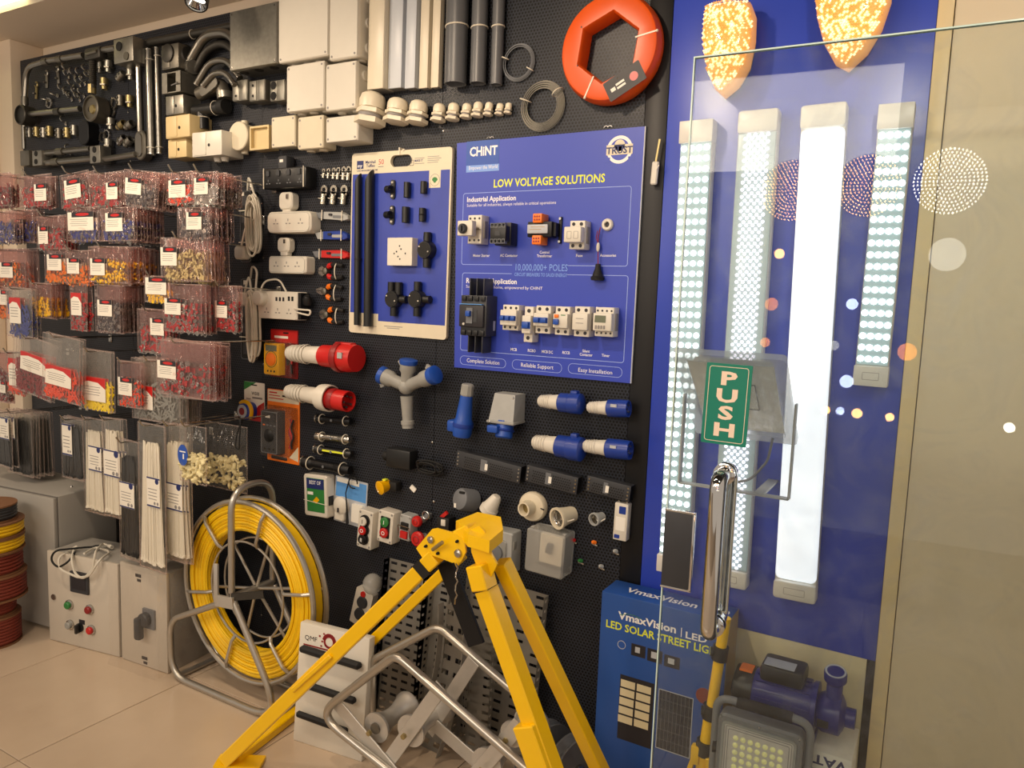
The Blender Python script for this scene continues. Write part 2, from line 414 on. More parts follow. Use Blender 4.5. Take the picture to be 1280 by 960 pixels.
def thing(name, label, cat, loc=(0, 0, 0), rot=(0, 0, 0), group=None):
    o = bpy.data.objects.new(name, None); COL.objects.link(o); o.location = loc; o.rotation_euler = rot; o.empty_display_size = 0.05
    return tag(o, label, cat, group)
def struct(name, mb, mats, parent=None, label=None):
    o = obj(name, mb, mats, parent)
    if not parent: o['kind'] = 'structure'
    if label: o['label'] = label
    return o
def copy_tree(o, parent=None):
    c = o.copy(); COL.objects.link(c); c.parent = parent
    for ch in o.children: copy_tree(ch, c)
    return c
def wthing(name, label, cat, px, py, d=0.0, tilt=0.0, group=None):   # a thing hung on the pegboard: local x right, -y out of the wall, z up
    p = Wp(px, py, d); return thing(name, label, cat, (p.x, 0, p.z), (0, R(tilt), 0), group)
mat('light_frame', 'd3dbe4', 0.2, alpha=0.42, var=0.05)
mat('pale_panel', 'f2f5ee', 0.4, var=0.03)
# ================================================================== the setting
CEIL = 2.55
fl = struct('floor', MB().box(-5.2, 1.4, -4.0, 0.12, -0.05, -0.004), 'floor_grout')
tile_me = mesh('floor_tile', MB().box(0, 0.557, 0, 0.597, -0.012, 0.0, 0.0012, 1), 'floor_tile')
for i in range(-5, 7):
    for j in range(-3, 2):
        o = obj('tile', tile_me, None, fl); o.location = (-2.30 + 0.56 * i + 0.0015, -0.886 + 0.6 * j + 0.0015, 0)
        o.hide_render = False
struct('wall_back', MB().box(-5.2, 1.4, 0.12, 0.2, 0, CEIL + 0.3), 'wall_paint')
wl_ = MB().box(-5.2, -3.90, -0.03, 0.12, 0, CEIL, 0.004)
wl_.box(-5.2, -4.02, -0.10, -0.03, 0, CEIL - 0.05, 0.012)
struct('wall_left', wl_, 'wall_paint')
struct('ceiling', MB().box(-5.2, 1.4, -0.225, 0.12, CEIL, CEIL + 0.12), 'ceiling_paint')
struct('ceiling_recess', MB().box(-5.2, 1.4, -4.0, -0.225, CEIL + 0.11, CEIL + 0.16), 'dark_ceiling')
tl = thing('cove_light', 'lit linear light bar along the edge of the dark ceiling recess', 'light', (-3.36, -0.25, CEIL + 0.11))
obj('housing', MB().box(-1.2, 0, -0.026, 0.022, -0.075, 0, 0.003), 'batten_white', tl)
obj('diffuser', MB().box(-1.19, -0.004, -0.020, 0.016, -0.088, -0.0755, 0.003), 'cove_led', tl)

# pegboard: perforated black sheets in a frame, standing off the wall
pb = struct('wall_pegboard', MB().box(-3.86, -0.70, 0.02, 0.10, 0.0, 2.44), 'black_metal')
xs = [-3.875, -3.05, -2.25, -1.44, -0.765]
for a, b in zip(xs, xs[1:]):
    obj('perforated_panel', MB().box(a + 0.001, b - 0.001, 0.0, 0.018, 0.0, 2.455), 'perforated_black', pb)
obj('edge_strip', MB().box(-0.764, -0.70, -0.004, 0.018, 0.0, 2.455, 0.002), 'black_metal', pb)
obj('top_rail', MB().box(-3.875, -0.765, 0.018, 0.05, 2.43, 2.457, 0.002), 'black_metal', pb)
for X in xs[1:-1]:
    for k in range(12):
        obj('screw', MB().lathe([(0.004, 0), (0.004, 0.0016), (0.002, 0.0025)], (X + (0.006 if k % 2 else -0.006), 0.0, 0.15 + 0.2 * k), (0, -1, 0), 8), 'steel', pb)

# right hand wall: blue display board, cream sheet below, laminate trim and panel
db = struct('wall_display', MB().box(-0.70, -0.082, 0.004, 0.12, 0.0, CEIL), 'black_metal')
obj('blue_sheet', MB().box(-0.699, -0.084, -0.004, 0.003, 0.575, CEIL - 0.01, 0.001), 'poster_blue', db)
obj('cream_sheet', MB().box(-0.699, -0.103, -0.003, 0.003, 0.02, 0.5745, 0.001), 'poster_cream', db)
struct('trim_1', MB().box(-0.083, -0.051, -0.012, 0.12, 0, CEIL, 0.0015), 'cream_trim')
rp = struct('wall_right', MB().box(-0.049, 1.4, -0.006, 0.12, 0, CEIL, 0.001), 'cream_laminate')

# small track spot under the bulkhead
s = thing('track_spot', 'black cylindrical track spotlight with bright lens under the bulkhead', 'light', (-2.20, -0.30, CEIL))
dv = V((0.30, -0.42, -0.85)).normalized(); c0 = V((-0.02, 0.02, -0.115))
obj('stem', MB().cyl((-0.02, 0.02, 0), (-0.02, 0.02, -0.10), 0.008), 'black_plastic', s)
obj('canopy', MB().lathe([(0.03, 0), (0.03, 0.01)], (-0.02, 0.02, 0), (0, 0, -1), 20), 'black_plastic', s)
obj('barrel', MB().lathe([(0.0, -0.045), (0.034, -0.04), (0.036, 0.10), (0.036, 0.112), (0.031, 0.112), (0.030, 0.07)], c0, dv, 28, False), 'black_plastic', s)
obj('reflector', MB().lathe([(0.030, 0.106), (0.014, 0.072), (0.0, 0.072)], c0, dv, 24, False), 'chrome', s)
obj('lens', MB().lathe([(0.0, 0.083), (0.017, 0.083), (0.017, 0.078)], c0, dv, 20, False), 'lamp_lens', s)

# ================================================================== lights on the blue board
def quad_frame(px, d):                      # four pixel corners TL, TR, BL, BR -> origin, width, height, tilt on plane d
    p = [Wp(x, y, d) for x, y in px]
    top, bot = (p[0] + p[1]) / 2, (p[2] + p[3]) / 2
    h = (top - bot).length; w = ((p[1] - p[0]).length + (p[3] - p[2]).length) / 2
    c = (top + bot) / 2; a = math.atan2(top.x - bot.x, top.z - bot.z)
    return c, w, h, a
def batten(px, kind, label):
    D_ = 0.05
    c, w, h, a = quad_frame(px, D_)
    t = thing('led_batten', label, 'light', (c.x, -0.004, c.z), (0, a, 0), 'led battens on the blue board')
    d = D_ - 0.004
    bd = MB().box(-w / 2, w / 2, -d * 0.75, 0, -h / 2, h / 2, 0.006)
    obj('housing', bd, 'batten_white', t)
    cap = 0.055
    for s_ in (1, -1):
        z0, z1 = (h / 2 - cap, h / 2 + 0.001) if s_ > 0 else (-h / 2 - 0.001, -h / 2 + cap * 0.85)
        e = obj('end_cap', MB().box(-w / 2 - 0.001, w / 2 + 0.001, -d - 0.001, -0.002, z0, z1, 0.008 if kind != 'grid' else 0.002), 'batten_white', t)
        if s_ < 0: obj('mark', MB().frame(0, (z0 + z1) / 2, w * 0.5, 0.018, 0.001, -d - 0.001, -d - 0.0014, 0.002), 'print_grey', e)
    z0, z1 = -h / 2 + cap * 0.9, h / 2 - cap
    if kind == 'tube':
        obj('diffuser', MB().box(-w / 2 + 0.001, w / 2 - 0.001, -d, -0.006, z0, z1, 0.014, 4), 'led_tube', t)
        return t
    obj('board', MB().box(-w / 2 + 0.003, w / 2 - 0.003, -d * 0.86, -d * 0.7, z0, z1), 'led_base', t)
    m = MB()
    if kind == 'grid':
        n = int((z1 - z0) / 0.0262)
        for i in range(n):
            z = z0 + (i + 0.5) * (z1 - z0) / n
            for k in range(4): m.lathe([(0.0078, 0), (0.0078, 0.003), (0.004, 0.006), (0.0, 0.0068)], ((k - 1.5) * w * 0.235, -d * 0.86, z), (0, -1, 0), 8, False)
        obj('led_array', m, 'led_cool', t)['kind'] = 'stuff'
    else:
        n = int((z1 - z0) / 0.0175)
        for i in range(n):
            z = z0 + (i + 0.5) * (z1 - z0) / n
            for k in range(8):
                m.ball(((k - 3.5) * w * 0.082 + (0.0), -d * 0.88, z + (0.004 if k % 2 else -0.004)), 0.0046, 6, 4)
        obj('led_array', m, 'led_pink', t)['kind'] = 'stuff'
        obj('cover', MB().box(-w / 2 + 0.001, w / 2 - 0.001, -d, -d * 0.7, z0, z1, 0.008, 3), 'clear_plastic', t)
    return t
batten([(853, 152), (888, 148.5), (818, 711), (861, 723)], 'grid', 'long narrow LED batten with four columns of bright dots beside the black edge strip')
batten([(922, 139), (974, 134), (887, 730), (931, 738)], 'zig', 'LED batten with zigzag dots under a clear cover, between the dotted and the smooth batten')
batten([(1001, 132), (1059, 126), (966, 746), (1018, 757)], 'tube', 'LED batten with smooth glowing white diffuser and rounded end caps')
batten([(1099, 131), (1144, 127), (1066, 480), (1108, 485)], 'grid', 'short LED batten with four columns of dots nearest the cream trim')

def shield_lamp(out, label, name='crystal_wall_lamp'):
    D_ = 0.085
    P = [Wp(x, y, D_ * 0.6) for x, y in out]
    cx = sum(p.x for p in P) / len(P); cz = sum(p.z for p in P) / len(P)
    t = thing(name, label, 'lamp', (cx, -0.004, cz), (0, 0, 0), 'crystal wall lamps')
    pl = [(p.x - cx, p.z - cz) for p in P]
    # densify and dome
    den = []
    for i in range(len(pl)):
        a, b = V(pl[i]), V(pl[(i + 1) % len(pl)])
        for k in range(3): den.append(tuple(a.lerp(b, k / 3)))
    obj('back_plate', MB().prism([(x * 0.9, z * 0.9) for x, z in den], 0, -0.03), 'brass', t)
    m = MB(); n = len(den); rings = [(1.0, -0.028), (1.0, -0.05), (0.9, -0.068), (0.7, -0.08), (0.4, -0.086), (0.02, -0.088)]
    m.add([(x * s_, y, z * s_) for s_, y in rings for x, z in den], [(i * n + k, i * n + (k + 1) % n, (i + 1) * n + (k + 1) % n, (i + 1) * n + k) for i in range(len(rings) - 1) for k in range(n)])
    obj('shade', m, 'crystal', t, 60)
    # faceted crystal beads in rows
    rnd = random.Random(3); mb = MB(); me = MB()
    def inside(x, z):
        c = False; j = n - 1
        for i in range(n):
            (xi, zi), (xj, zj) = den[i], den[j]
            if (zi > z) != (zj > z) and x < (xj - xi) * (z - zi) / (zj - zi) + xi: c = not c
            j = i
        return c
    zmin, zmax = min(z for _, z in den), max(z for _, z in den); xmin, xmax = min(x for x, _ in den), max(x for x, _ in den)
    z = zmin; row = 0
    while z < zmax:
        x = xmin + (row % 2) * 0.003
        while x < xmax:
            if inside(x, z) and inside(x * 1.06, z * 1.04):
                sc_ = max(abs(x) / max(abs(xmin), xmax), 0); y = -0.05 - 0.038 * max(0, 1 - sc_ ** 2) ** 0.5
                r = 0.0036 * rnd.uniform(0.8, 1.2); q = mb if rnd.random() < 0.5 else me
                q.add([(x + r, y, z), (x - r, y, z), (x, y, z + r), (x, y, z - r), (x, y - r * 1.3, z)], [(0, 2, 4), (2, 1, 4), (1, 3, 4), (3, 0, 4)])
            x += 0.0062
        z += 0.0056; row += 1
    for q, mm in ((mb, 'crystal'), (me, 'crystal_spark')):
        o = obj('crystal_beads', q, mm, t, 5); o['kind'] = 'stuff'
    return t
shield_lamp([(884, 9), (910, 3), (938, 3), (944, 20), (943, 50), (936, 84), (922, 108), (905, 122), (894, 112), (884, 84), (879, 50), (880, 22)],
            'lit amber crystal shield wall lamp beside the orange fish tape')
shield_lamp([(1019, -40), (1050, -52), (1090, -54), (1114, -40), (1114, 0), (1102, 36), (1084, 66), (1060, 88), (1044, 80), (1030, 55), (1022, 25), (1018, -10)],
            'lit amber crystal shield wall lamp above the short LED batten')

# tilted flood light on a bracket, seen behind the glass
c = Wp(921, 499, 0.200); w = 0.250; h = 0.330
t = thing('flood_light', 'square flood light with pale reflector tilted down on a bent bracket, behind the green sign', 'light', (c.x, c.y, c.z), (R(48), 0, 0))
fm = MB().frame(0, 0, w * 1.0, h * 1.0, 0.026, 0.012, -0.004, 0.010)
obj('frame', fm, 'light_frame', t)
obj('body', MB().box(-w * 0.36, w * 0.36, 0.014, 0.03, -h * 0.36, h * 0.36, 0.01), 'light_grey', t)
rf = MB(); n = 4
o_, i_ = rrect(0, 0, w * 0.78, h * 0.80), rrect(0.008, -0.004, w * 0.46, h * 0.42)
rf.add([(x, 0.004, z) for x, z in o_] + [(x, 0.012, z) for x, z in i_], [(k, (k + 1) % 4, 4 + (k + 1) % 4, 4 + k) for k in range(4)] + [(4, 5, 6, 7)])
obj('reflector', rf, 'pale_panel', t)
obj('led_chip', MB().frame(0.008, -0.004, w * 0.3, h * 0.3, 0.002, 0.012, 0.010, 0.002), 'light_grey', t)
obj('glass', MB().box(-w * 0.44, w * 0.44, -0.003, 0.0, -h * 0.47, h * 0.47), 'bag_film', t)
# bracket and cable hang plumb from the side pivots, so they are built upright and turned back against the tilt
bx1 = w * 0.5 + 0.006; zb = -0.225; sx1 = Wp(962, 605, 0.05).x - c.x
br = MB().bar((bx1, 0.02, 0.0), (bx1, 0.02, zb), 0.004, 0.022, (0, 1, 0)).bar((-bx1, 0.02, 0.0), (-bx1, 0.02, zb), 0.004, 0.022, (0, 1, 0))
br.bar((-bx1, 0.02, zb), (bx1, 0.02, zb), 0.022, 0.004).bar((sx1, 0.02, zb), (sx1, 0.196, zb), 0.024, 0.006)
o = obj('bracket', br, 'light_grey', t); o.rotation_euler = (R(-48), 0, 0)
o = obj('cable', MB().tube(fillet([(w * 0.28, 0.10, -0.10), (w * 0.24, 0.11, -0.16), (0.02, 0.12, -0.215), (-0.02, 0.13, -0.23)], 0.06, 6), 0.0035, 6), 'mid_grey', t); o.rotation_euler = (R(-48), 0, 0)

# ================================================================== glass door, open in front of the wall
DG = 0.35
e0, e1 = Wp(865.6, 71, DG), Wp(815, 943, DG)
dx = (e0.x + e1.x) / 2; dt = e0.z
door = thing('door_1', 'frameless clear glass door with polished edge coloured pale for piped light, standing open', None, (dx, -DG, 0.0), (0, 0, R(2.2)))
del door['label']; door['kind'] = 'structure'
obj('glass_pane', MB().box(0.003, 0.86, 0.0, 0.010, 0.012, dt - 0.003), 'door_glass', door)
obj('polished_edge', MB().box(0.0, 0.003, 0.0, 0.010, 0.012, dt), 'glass_edge_lit', door)
obj('polished_edge', MB().box(0.003, 0.86, 0.0, 0.010, dt - 0.003, dt), 'glass_edge_lit', door)
def onglass(px, py, off=0.0):
    n = V((-sin(R(2.2)), cos(R(2.2)), 0)); p0 = V((dx, -DG, 0)) - n * off; r = ray(px, py)
    p = CAM + r * ((p0 - CAM).dot(n) / r.dot(n)); q = p - V((dx, -DG, 0))
    return q.x * cos(R(2.2)) + q.y * sin(R(2.2)), p.z
# D shaped pull handles, one on each face
hx0, hz0 = onglass(898, 596, 0.055); hx1, hz1 = onglass(886, 796, 0.055); hx = (hx0 + hx1) / 2
hd = obj('handle', MB().tube(fillet([(hx, 0.0, hz0 - 0.004), (hx, -0.06, hz0 - 0.004), (hx, -0.06, hz1 + 0.004), (hx, 0.0, hz1 + 0.004)], 0.028, 8), 0.0175, 18), 'chrome', door)
obj('handle', MB().tube(fillet([(hx, 0.01, hz0 - 0.004), (hx, 0.068, hz0 - 0.004), (hx, 0.068, hz1 + 0.004), (hx, 0.01, hz1 + 0.004)], 0.028, 8), 0.0175, 18), 'chrome', door)
for z in (hz0 - 0.004, hz1 + 0.004):
    obj('rosette', MB().lathe([(0.024, 0), (0.024, -0.006), (0.018, -0.008)], (hx, 0, z), (0, 1, 0), 24), 'chrome', door)
    obj('rosette', MB().lathe([(0.024, 0), (0.024, 0.006), (0.018, 0.008)], (hx, 0.01, z), (0, 1, 0), 24), 'chrome', door)
lx0, lz0 = onglass(829, 636); lx1, lz1 = onglass(861, 736)
lk = obj('lock_plate', MB().box(0.001, lx1 - lx0 - 0.004, -0.010, -0.0005, lz1, lz0, 0.002), 'dark_grey', door)
lf = MB(); lf.box(lx1 - lx0 - 0.005, lx1 - lx0, -0.011, -0.0005, lz1 - 0.004, lz0 + 0.004, 0.001); lf.box(0.0, lx1 - lx0, -0.011, -0.0005, lz0, lz0 + 0.005, 0.001); lf.box(0, lx1 - lx0, -0.011, -0.0005, lz1 - 0.005, lz1, 0.001)
obj('lock_trim', lf, 'chrome', lk)
# PUSH sign stuck on the glass
cs = [onglass(x, y, 0.003) for x, y in ((883, 453), (940, 457), (876.5, 553), (933.5, 559))]
sw = ((cs[1][0] - cs[0][0]) + (cs[3][0] - cs[2][0])) / 2; sh = (cs[0][1] - cs[2][1] + cs[1][1] - cs[3][1]) / 2
sx_, sz_ = sum(c_[0] for c_ in cs) / 4, sum(c_[1] for c_ in cs) / 4
sa = math.atan2((cs[0][0] + cs[1][0] - cs[2][0] - cs[3][0]) / 2, sh)
ps = thing('push_sign', 'green PUSH sign with pale letters stuck on the glass door', 'sign')
wv = V((dx, -DG, 0)) + Matrix.Rotation(R(2.2), 3, 'Z') @ V((sx_, -0.0005, sz_))
ps.matrix_world = Matrix.Translation(wv) @ Matrix.Rotation(R(2.2), 4, 'Z') @ Matrix.Rotation(sa + R(1.2), 4, 'Y')
obj('plate', MB().plate(0, 0, sw, sh, 0, -0.003, 0.002), 'teal_sign', ps)
obj('border', MB().frame(0, 0, sw * 0.86, sh * 0.93, 0.0012, -0.003, -0.0034, 0.006), 'sign_text', ps)
lt = MB()
for k, ch in enumerate('PUSH'): lt.text(ch, 0, sh * (0.245 - 0.212 * k), sh * 0.155, -0.003, 'CENTER', 0.055, 1.7, dep=0.0006)
obj('lettering', lt, 'sign_text', ps)
# ================================================================== top left: metal conduit and fittings
def LC(o, px, py, d): return Wp(px, py, d) - o.location
def ab(px, py, d): return Wp(px, py, d)

cf = wthing('conduit_assembly', 'assembled frame of steel conduit, boxes and elbows at the pegboard corner by the beige wall', 'conduit', 100, 130)
def cond(pts, d, r, name='conduit', m='conduit', par=None, fil=0.05, n=10):
    return obj(name, MB().tube(fillet([LC(par, x, y, d) for x, y in pts], fil), r, n), m, par)
cond([(30, 158), (31, 118), (33, 84), (60, 76), (104, 69)], 0.05, 0.012, 'bend', 'conduit', cf, 0.12)
for x, y in ((57, 77), (75, 74), (31, 126)):
    a = LC(cf, x - 3, y + 0.6, 0.05); b = LC(cf, x + 3, y - 0.6, 0.05)
    if x == 31: a, b = LC(cf, 31, 131, 0.05), LC(cf, 31, 121, 0.05)
    obj('coupling', MB().cyl(a, b, 0.0155, n=12), 'cast_metal', cf)
def rbox(par, rect, d0, d1, name, m, r=0.006, b=0.003):
    c, w, h = wr(*rect, d1); c = c - V((par.location.x, 0, par.location.z))
    return obj(name, MB().box(c.x - w / 2, c.x + w / 2, -d1, -d0, c.z - h / 2, c.z + h / 2, b), m, par)
rbox(cf, (104, 58, 124, 74), 0.03, 0.07, 'tee_body', 'dark_cast', b=0.012)
obj('cover', MB().cyl(LC(cf, 108, 68, 0.072), LC(cf, 121, 64, 0.072), 0.006), 'cast_metal', cf)
cond([(122, 64), (145, 60)], 0.05, 0.013, par=cf)
bx = rbox(cf, (142, 47, 166, 78), 0.02, 0.095, 'junction_box', 'galv', b=0.003)
obj('knockout', MB().lathe([(0.018, 0), (0.018, 0.003)], LC(cf, 149, 58, 0.096), (0, -1, 0), 14), 'hole_dark', bx)
obj('knockout', MB().lathe([(0.016, 0), (0.016, 0.003)], LC(cf, 158, 70, 0.096), (0, -1, 0), 14), 'cast_metal', bx)
cond([(116, 72), (116, 110)], 0.05, 0.013, 'flexible_conduit', 'dark_cast', cf)
m = MB()
for k in range(12): m.lathe([(0.013, 0), (0.0155, 0.004), (0.013, 0.008)], LC(cf, 116, 76 + 2.5 * k, 0.05), (0, 0, -1), 10, False)
obj('conduit_ridges', m, 'dark_cast', cf)
obj('connector', MB().cyl(LC(cf, 115, 106, 0.05), LC(cf, 115, 117, 0.05), 0.017, n=8), 'brass', cf)
def rndbox(px, py, r, name, hole=True, m='cast_metal', d=0.075):
    o = obj(name, MB().lathe([(r, 0.02), (r, d - 0.004), (r * 0.92, d), (r * 0.86, d), (r * 0.86, d - 0.01), (0.0, d - 0.01)], LC(cf, px, py, d) + V((0, d, 0)), (0, -1, 0), 24, False), m, cf)
    if hole:
        obj('hole', MB().lathe([(0.011, 0), (0.011, 0.002)], LC(cf, px - 3, py + 1, d) + V((0, 0.011, 0)), (0, -1, 0), 10), 'hole_dark', o)
        obj('hub', MB().lathe([(0.02, 0), (0.016, 0.006)], LC(cf, px + 1, py + 1, d) + V((0, 0.01, 0)), (0, -1, 0), 12), 'brass', o)
rndbox(112, 135, 0.055, 'round_box'); rndbox(24, 143, 0.045, 'round_box', False, 'dark_cast')
cond([(33, 143), (100, 136)], 0.05, 0.012, par=cf)
obj('clip', MB().cyl(LC(cf, 70, 140, 0.05), LC(cf, 76, 139.4, 0.05), 0.017, n=12), 'dark_cast', cf)
cond([(29, 158), (30, 186)], 0.05, 0.009, par=cf)
rbox(cf, (25, 188, 36, 207), 0.02, 0.07, 'junction_box', 'cast_metal')
b4 = rbox(cf, (40, 188, 52, 207), 0.02, 0.07, 'switch_box', 'galv')
for py in (192, 202): obj('knockout', MB().disc(*(lambda q: (q.x, q.z))(LC(cf, 45, py, 0.07)), 0.012, -0.07, -0.072, 12), 'hole_dark', b4)
cond([(52, 192), (113, 186)], 0.05, 0.012, par=cf); cond([(52, 204), (116, 198)], 0.05, 0.013, par=cf)
for x, y in ((76, 189.8), (70, 202.4)): obj('coupling', MB().cyl(LC(cf, x - 4, y + 0.4, 0.05), LC(cf, x + 4, y - 0.4, 0.05), 0.0165, n=12), 'cast_metal', cf)
b5 = rbox(cf, (112, 182, 125, 204), 0.02, 0.07, 'switch_box', 'galv')
for py in (187, 199): obj('knockout', MB().disc(*(lambda q: (q.x, q.z))(LC(cf, 118, py, 0.07)), 0.013, -0.07, -0.072, 12), 'hole_dark', b5)
cond([(125, 200), (170, 193)], 0.05, 0.012, par=cf)
cond([(173, 62), (176, 165)], 0.04, 0.013, par=cf)
c, w, h = wr(167, 162, 180, 200, 0.05); c -= V((cf.location.x, 0, cf.location.z))
lb = obj('conduit_body', MB().plate(c.x, c.z, w, h, -0.010, -0.046, w * 0.48, 0.004), 'cast_metal', cf)
obj('cover', MB().plate(c.x - 0.004, c.z, w * 0.6, h * 0.78, -0.046, -0.050, w * 0.28, 0.002), 'conduit', lb)
c, w, h = wr(98, 150, 110, 181, 0.05); c -= V((cf.location.x, 0, cf.location.z))
obj('black_body', MB().plate(c.x, c.z, w, h, -0.0, -0.05, w * 0.4, 0.003), 'black_metal', cf)

# loose conduit lengths and bends
def wtube(name, label, cat, pts, d, r, m, fil=0.08, group=None, ties=(), tr=None):
    mx_, my_ = sum(p[0] for p in pts) / len(pts), sum(p[1] for p in pts) / len(pts)
    t = wthing(name, label, cat, mx_, my_, 0.0, 0, group)
    path = fillet([LC(t, x, y, d) for x, y in pts], fil, 8)
    obj('tube', MB().tube(path, r, 14), m, t)
    for (x, y, ax) in ties:
        q = LC(t, x, y, d); obj('cable_tie', MB().tube(arc(q, r + 0.0015, 0, 360, 14, ax[0], ax[1])[:-1], 0.0016, 5, True), 'tie_white', t)
    for e, s_ in ((path[0], path[1]), (path[-1], path[-2])):
        dv = (s_ - e).normalized(); obj('rim', MB().lathe([(r * 1.06, -0.001), (r * 1.06, 0.004), (r * 0.8, 0.004), (r * 0.8, -0.001), (r * 1.06, -0.001)], e, dv, 14, False), 'steel' if m == 'conduit' else m, t)
    return t
H_ = ((1, 0, 0), (0, 1, 0)); H2 = ((0, 1, 0), (0, 0, 1))
wtube('conduit_length', 'thick straight steel conduit length standing beside the stacked boxes', 'conduit', [(186.5, 62), (190, 193)], 0.03, 0.0165, 'conduit', ties=[(187.5, 75, H_), (189.5, 185, H_)])
wtube('conduit_length', 'thin straight steel conduit length between thick conduit and stacked boxes', 'conduit', [(196.5, 60), (199.5, 192)], 0.03, 0.0115, 'conduit', ties=[(197, 70, H_), (199.2, 184, H_)])
wtube('conduit_length', 'dark conduit length tied along the top edge of the pegboard', 'conduit', [(187, 53), (300, 31)], 0.03, 0.015, 'dark_cast', ties=[(241, 43, H2)])
BD = 'steel conduit bends nested beside the galvanised box'
wtube('conduit_bend', 'outermost and thickest shiny conduit bend beside the galvanised box', 'conduit', [(237, 77), (256, 44), (284, 40), (300, 58)], 0.045, 0.017, 'conduit', 0.12, BD)
wtube('conduit_bend', 'dark conduit bend nested under the outermost shiny bend', 'conduit', [(243, 91), (258, 62), (280, 52), (300, 72)], 0.03, 0.014, 'dark_cast', 0.12, BD, ties=[(246, 85, H2)])
wtube('conduit_bend', 'shiny conduit bend just below the dark nested bend', 'conduit', [(246, 105), (262, 78), (284, 74), (300, 98)], 0.045, 0.0125, 'conduit', 0.10, BD)
wtube('conduit_bend', 'innermost and thinnest shiny conduit bend above the cast elbow', 'conduit', [(254, 107), (266, 92), (282, 90), (293, 106)], 0.075, 0.010, 'conduit', 0.08, BD)

# cast elbow body with oval cover
t = wthing('conduit_elbow', 'cast conduit elbow with oval cover under the nested bends', 'fitting', 268, 110, 0.04)
obj('body', MB().tube(fillet([LC(t, 250, 118, 0.035), LC(t, 276, 106, 0.035), LC(t, 283, 122, 0.035)], 0.02), 0.026, 14), 'cast_metal', t)
o = obj('cover', MB().plate(0, 0, 0.105, 0.04, 0, -0.008, 0.019, 0.002), 'conduit', t); o.location = LC(t, 262, 109, 0.062); o.rotation_euler = (0, R(-22), 0)
obj('collar', MB().cyl(LC(t, 281, 116, 0.035), LC(t, 282, 124, 0.035), 0.030, n=14), 'galv', t)
# black tee
t = wthing('conduit_tee', 'matt black plastic conduit tee under the cast elbow', 'fitting', 262, 138, 0.04)
obj('barrel', MB().cyl(LC(t, 245, 139, 0.035), LC(t, 282, 134, 0.035), 0.024, n=18), 'black_plastic', t)
obj('branch', MB().cyl(LC(t, 253, 138, 0.035), LC(t, 254, 162, 0.035), 0.022, n=16), 'black_plastic', t)
obj('rim', MB().cyl(LC(t, 276, 134, 0.035), LC(t, 283, 132.8, 0.035), 0.027, n=18), 'black_rubber', t)
for (x, y, r) in ((270, 135, 0.0255), (253.6, 147, 0.0235)):
    ax = H2 if y < 140 else H_
    obj('cable_tie', MB().tube(arc(LC(t, x, y, 0.035), r, 0, 360, 16, *ax)[:-1], 0.0016, 5, True), 'tie_white', t)

# small fittings: saddles, couplings, connectors, lock nuts, lugs
def saddle(t, m='galv'):
    obj('strap', MB().tube(arc((0, -0.012, 0), 0.014, -20, 200, 8, (1, 0, 0), (0, -1, 0)), 0.0035, 5), m, t)
    obj('foot', MB().box(0.011, 0.032, -0.006, -0.002, -0.007, 0.007, 0.001), m, t)
    obj('screw', MB().lathe([(0.005, 0), (0.003, 0.003)], (0.024, -0.006, 0), (0, -1, 0), 8), 'steel', t)
def coupling(t, m='galv', r=0.014, l=0.042):
    obj('sleeve', MB().lathe([(r, -l / 2), (r, -0.004), (r * 1.15, -0.004), (r * 1.15, 0.004), (r, 0.004), (r, l / 2), (r * 0.8, l / 2), (r * 0.8, l / 2 - 0.01)], (0, -0.02, 0), (0, 0, 1), 12, False), m, t)
    for z in (-l / 4, l / 4): obj('set_screw', MB().lathe([(0.004, 0), (0.004, 0.004)], (0, -0.02 - r, z), (0, -1, 0), 8), 'steel', t)
def connector(t, m='galv', r=0.016, l=0.046):
    obj('body', MB().lathe([(r * 0.75, -l / 2), (r * 0.75, -l * 0.1), (r, -l * 0.1), (r, l / 2), (r * 0.8, l / 2), (r * 0.7, l * 0.3)], (0, -0.022, 0), (0, 0, 1), 14, False), m, t)
    obj('lock_nut', MB().lathe([(r * 1.25, -l * 0.18), (r * 1.25, -l * 0.06)], (0, -0.022, 0), (0, 0, 1), 6), 'cast_metal', t)
def locknut(t, m='steel', r=0.02):
    obj('ring', MB().tube(arc((0, -0.008, 0), r, 0, 360, 14)[:-1], 0.0042, 5, True), m, t)
    for k in range(4):
        a = pi / 2 * k + 0.4; obj('lug', MB().box(-0.003, 0.003, -0.012, -0.004, 0, 0.006, 0.0, 1, Matrix.Translation((r * cos(a), 0, r * sin(a))) @ Matrix.Rotation(pi / 2 - a, 4, 'Y')), m, t)
def strap(t, m='galv', l=0.075):
    obj('strip', MB().box(-0.009, 0.009, -0.006, -0.002, -l / 2, l / 2 - 0.02, 0.001), m, t)
    obj('loop', MB().tube(arc((0.004, -0.008, l / 2 - 0.012), 0.011, -150, 120, 8), 0.004, 5), m, t)
    obj('bolt', MB().lathe([(0.006, 0), (0.004, 0.012)], (0, -0.006, -l * 0.2), (0, -1, 0), 6), 'steel', t)
KIND = dict(saddle=(saddle, 'pipe_saddle', 'saddle', 'bright bent pipe saddle clip with one screw'), coupling=(coupling, 'conduit_coupling', 'coupling', 'short metal conduit coupling sleeve with set screws'),
            connector=(connector, 'conduit_connector', 'connector', 'threaded metal conduit connector with lock nut'), locknut=(locknut, 'lock_nut', 'nut', 'steel ring lock nut with raised lugs'),
            strap=(strap, 'beam_clamp', 'clamp', 'bent metal strap clamp with bolt'))
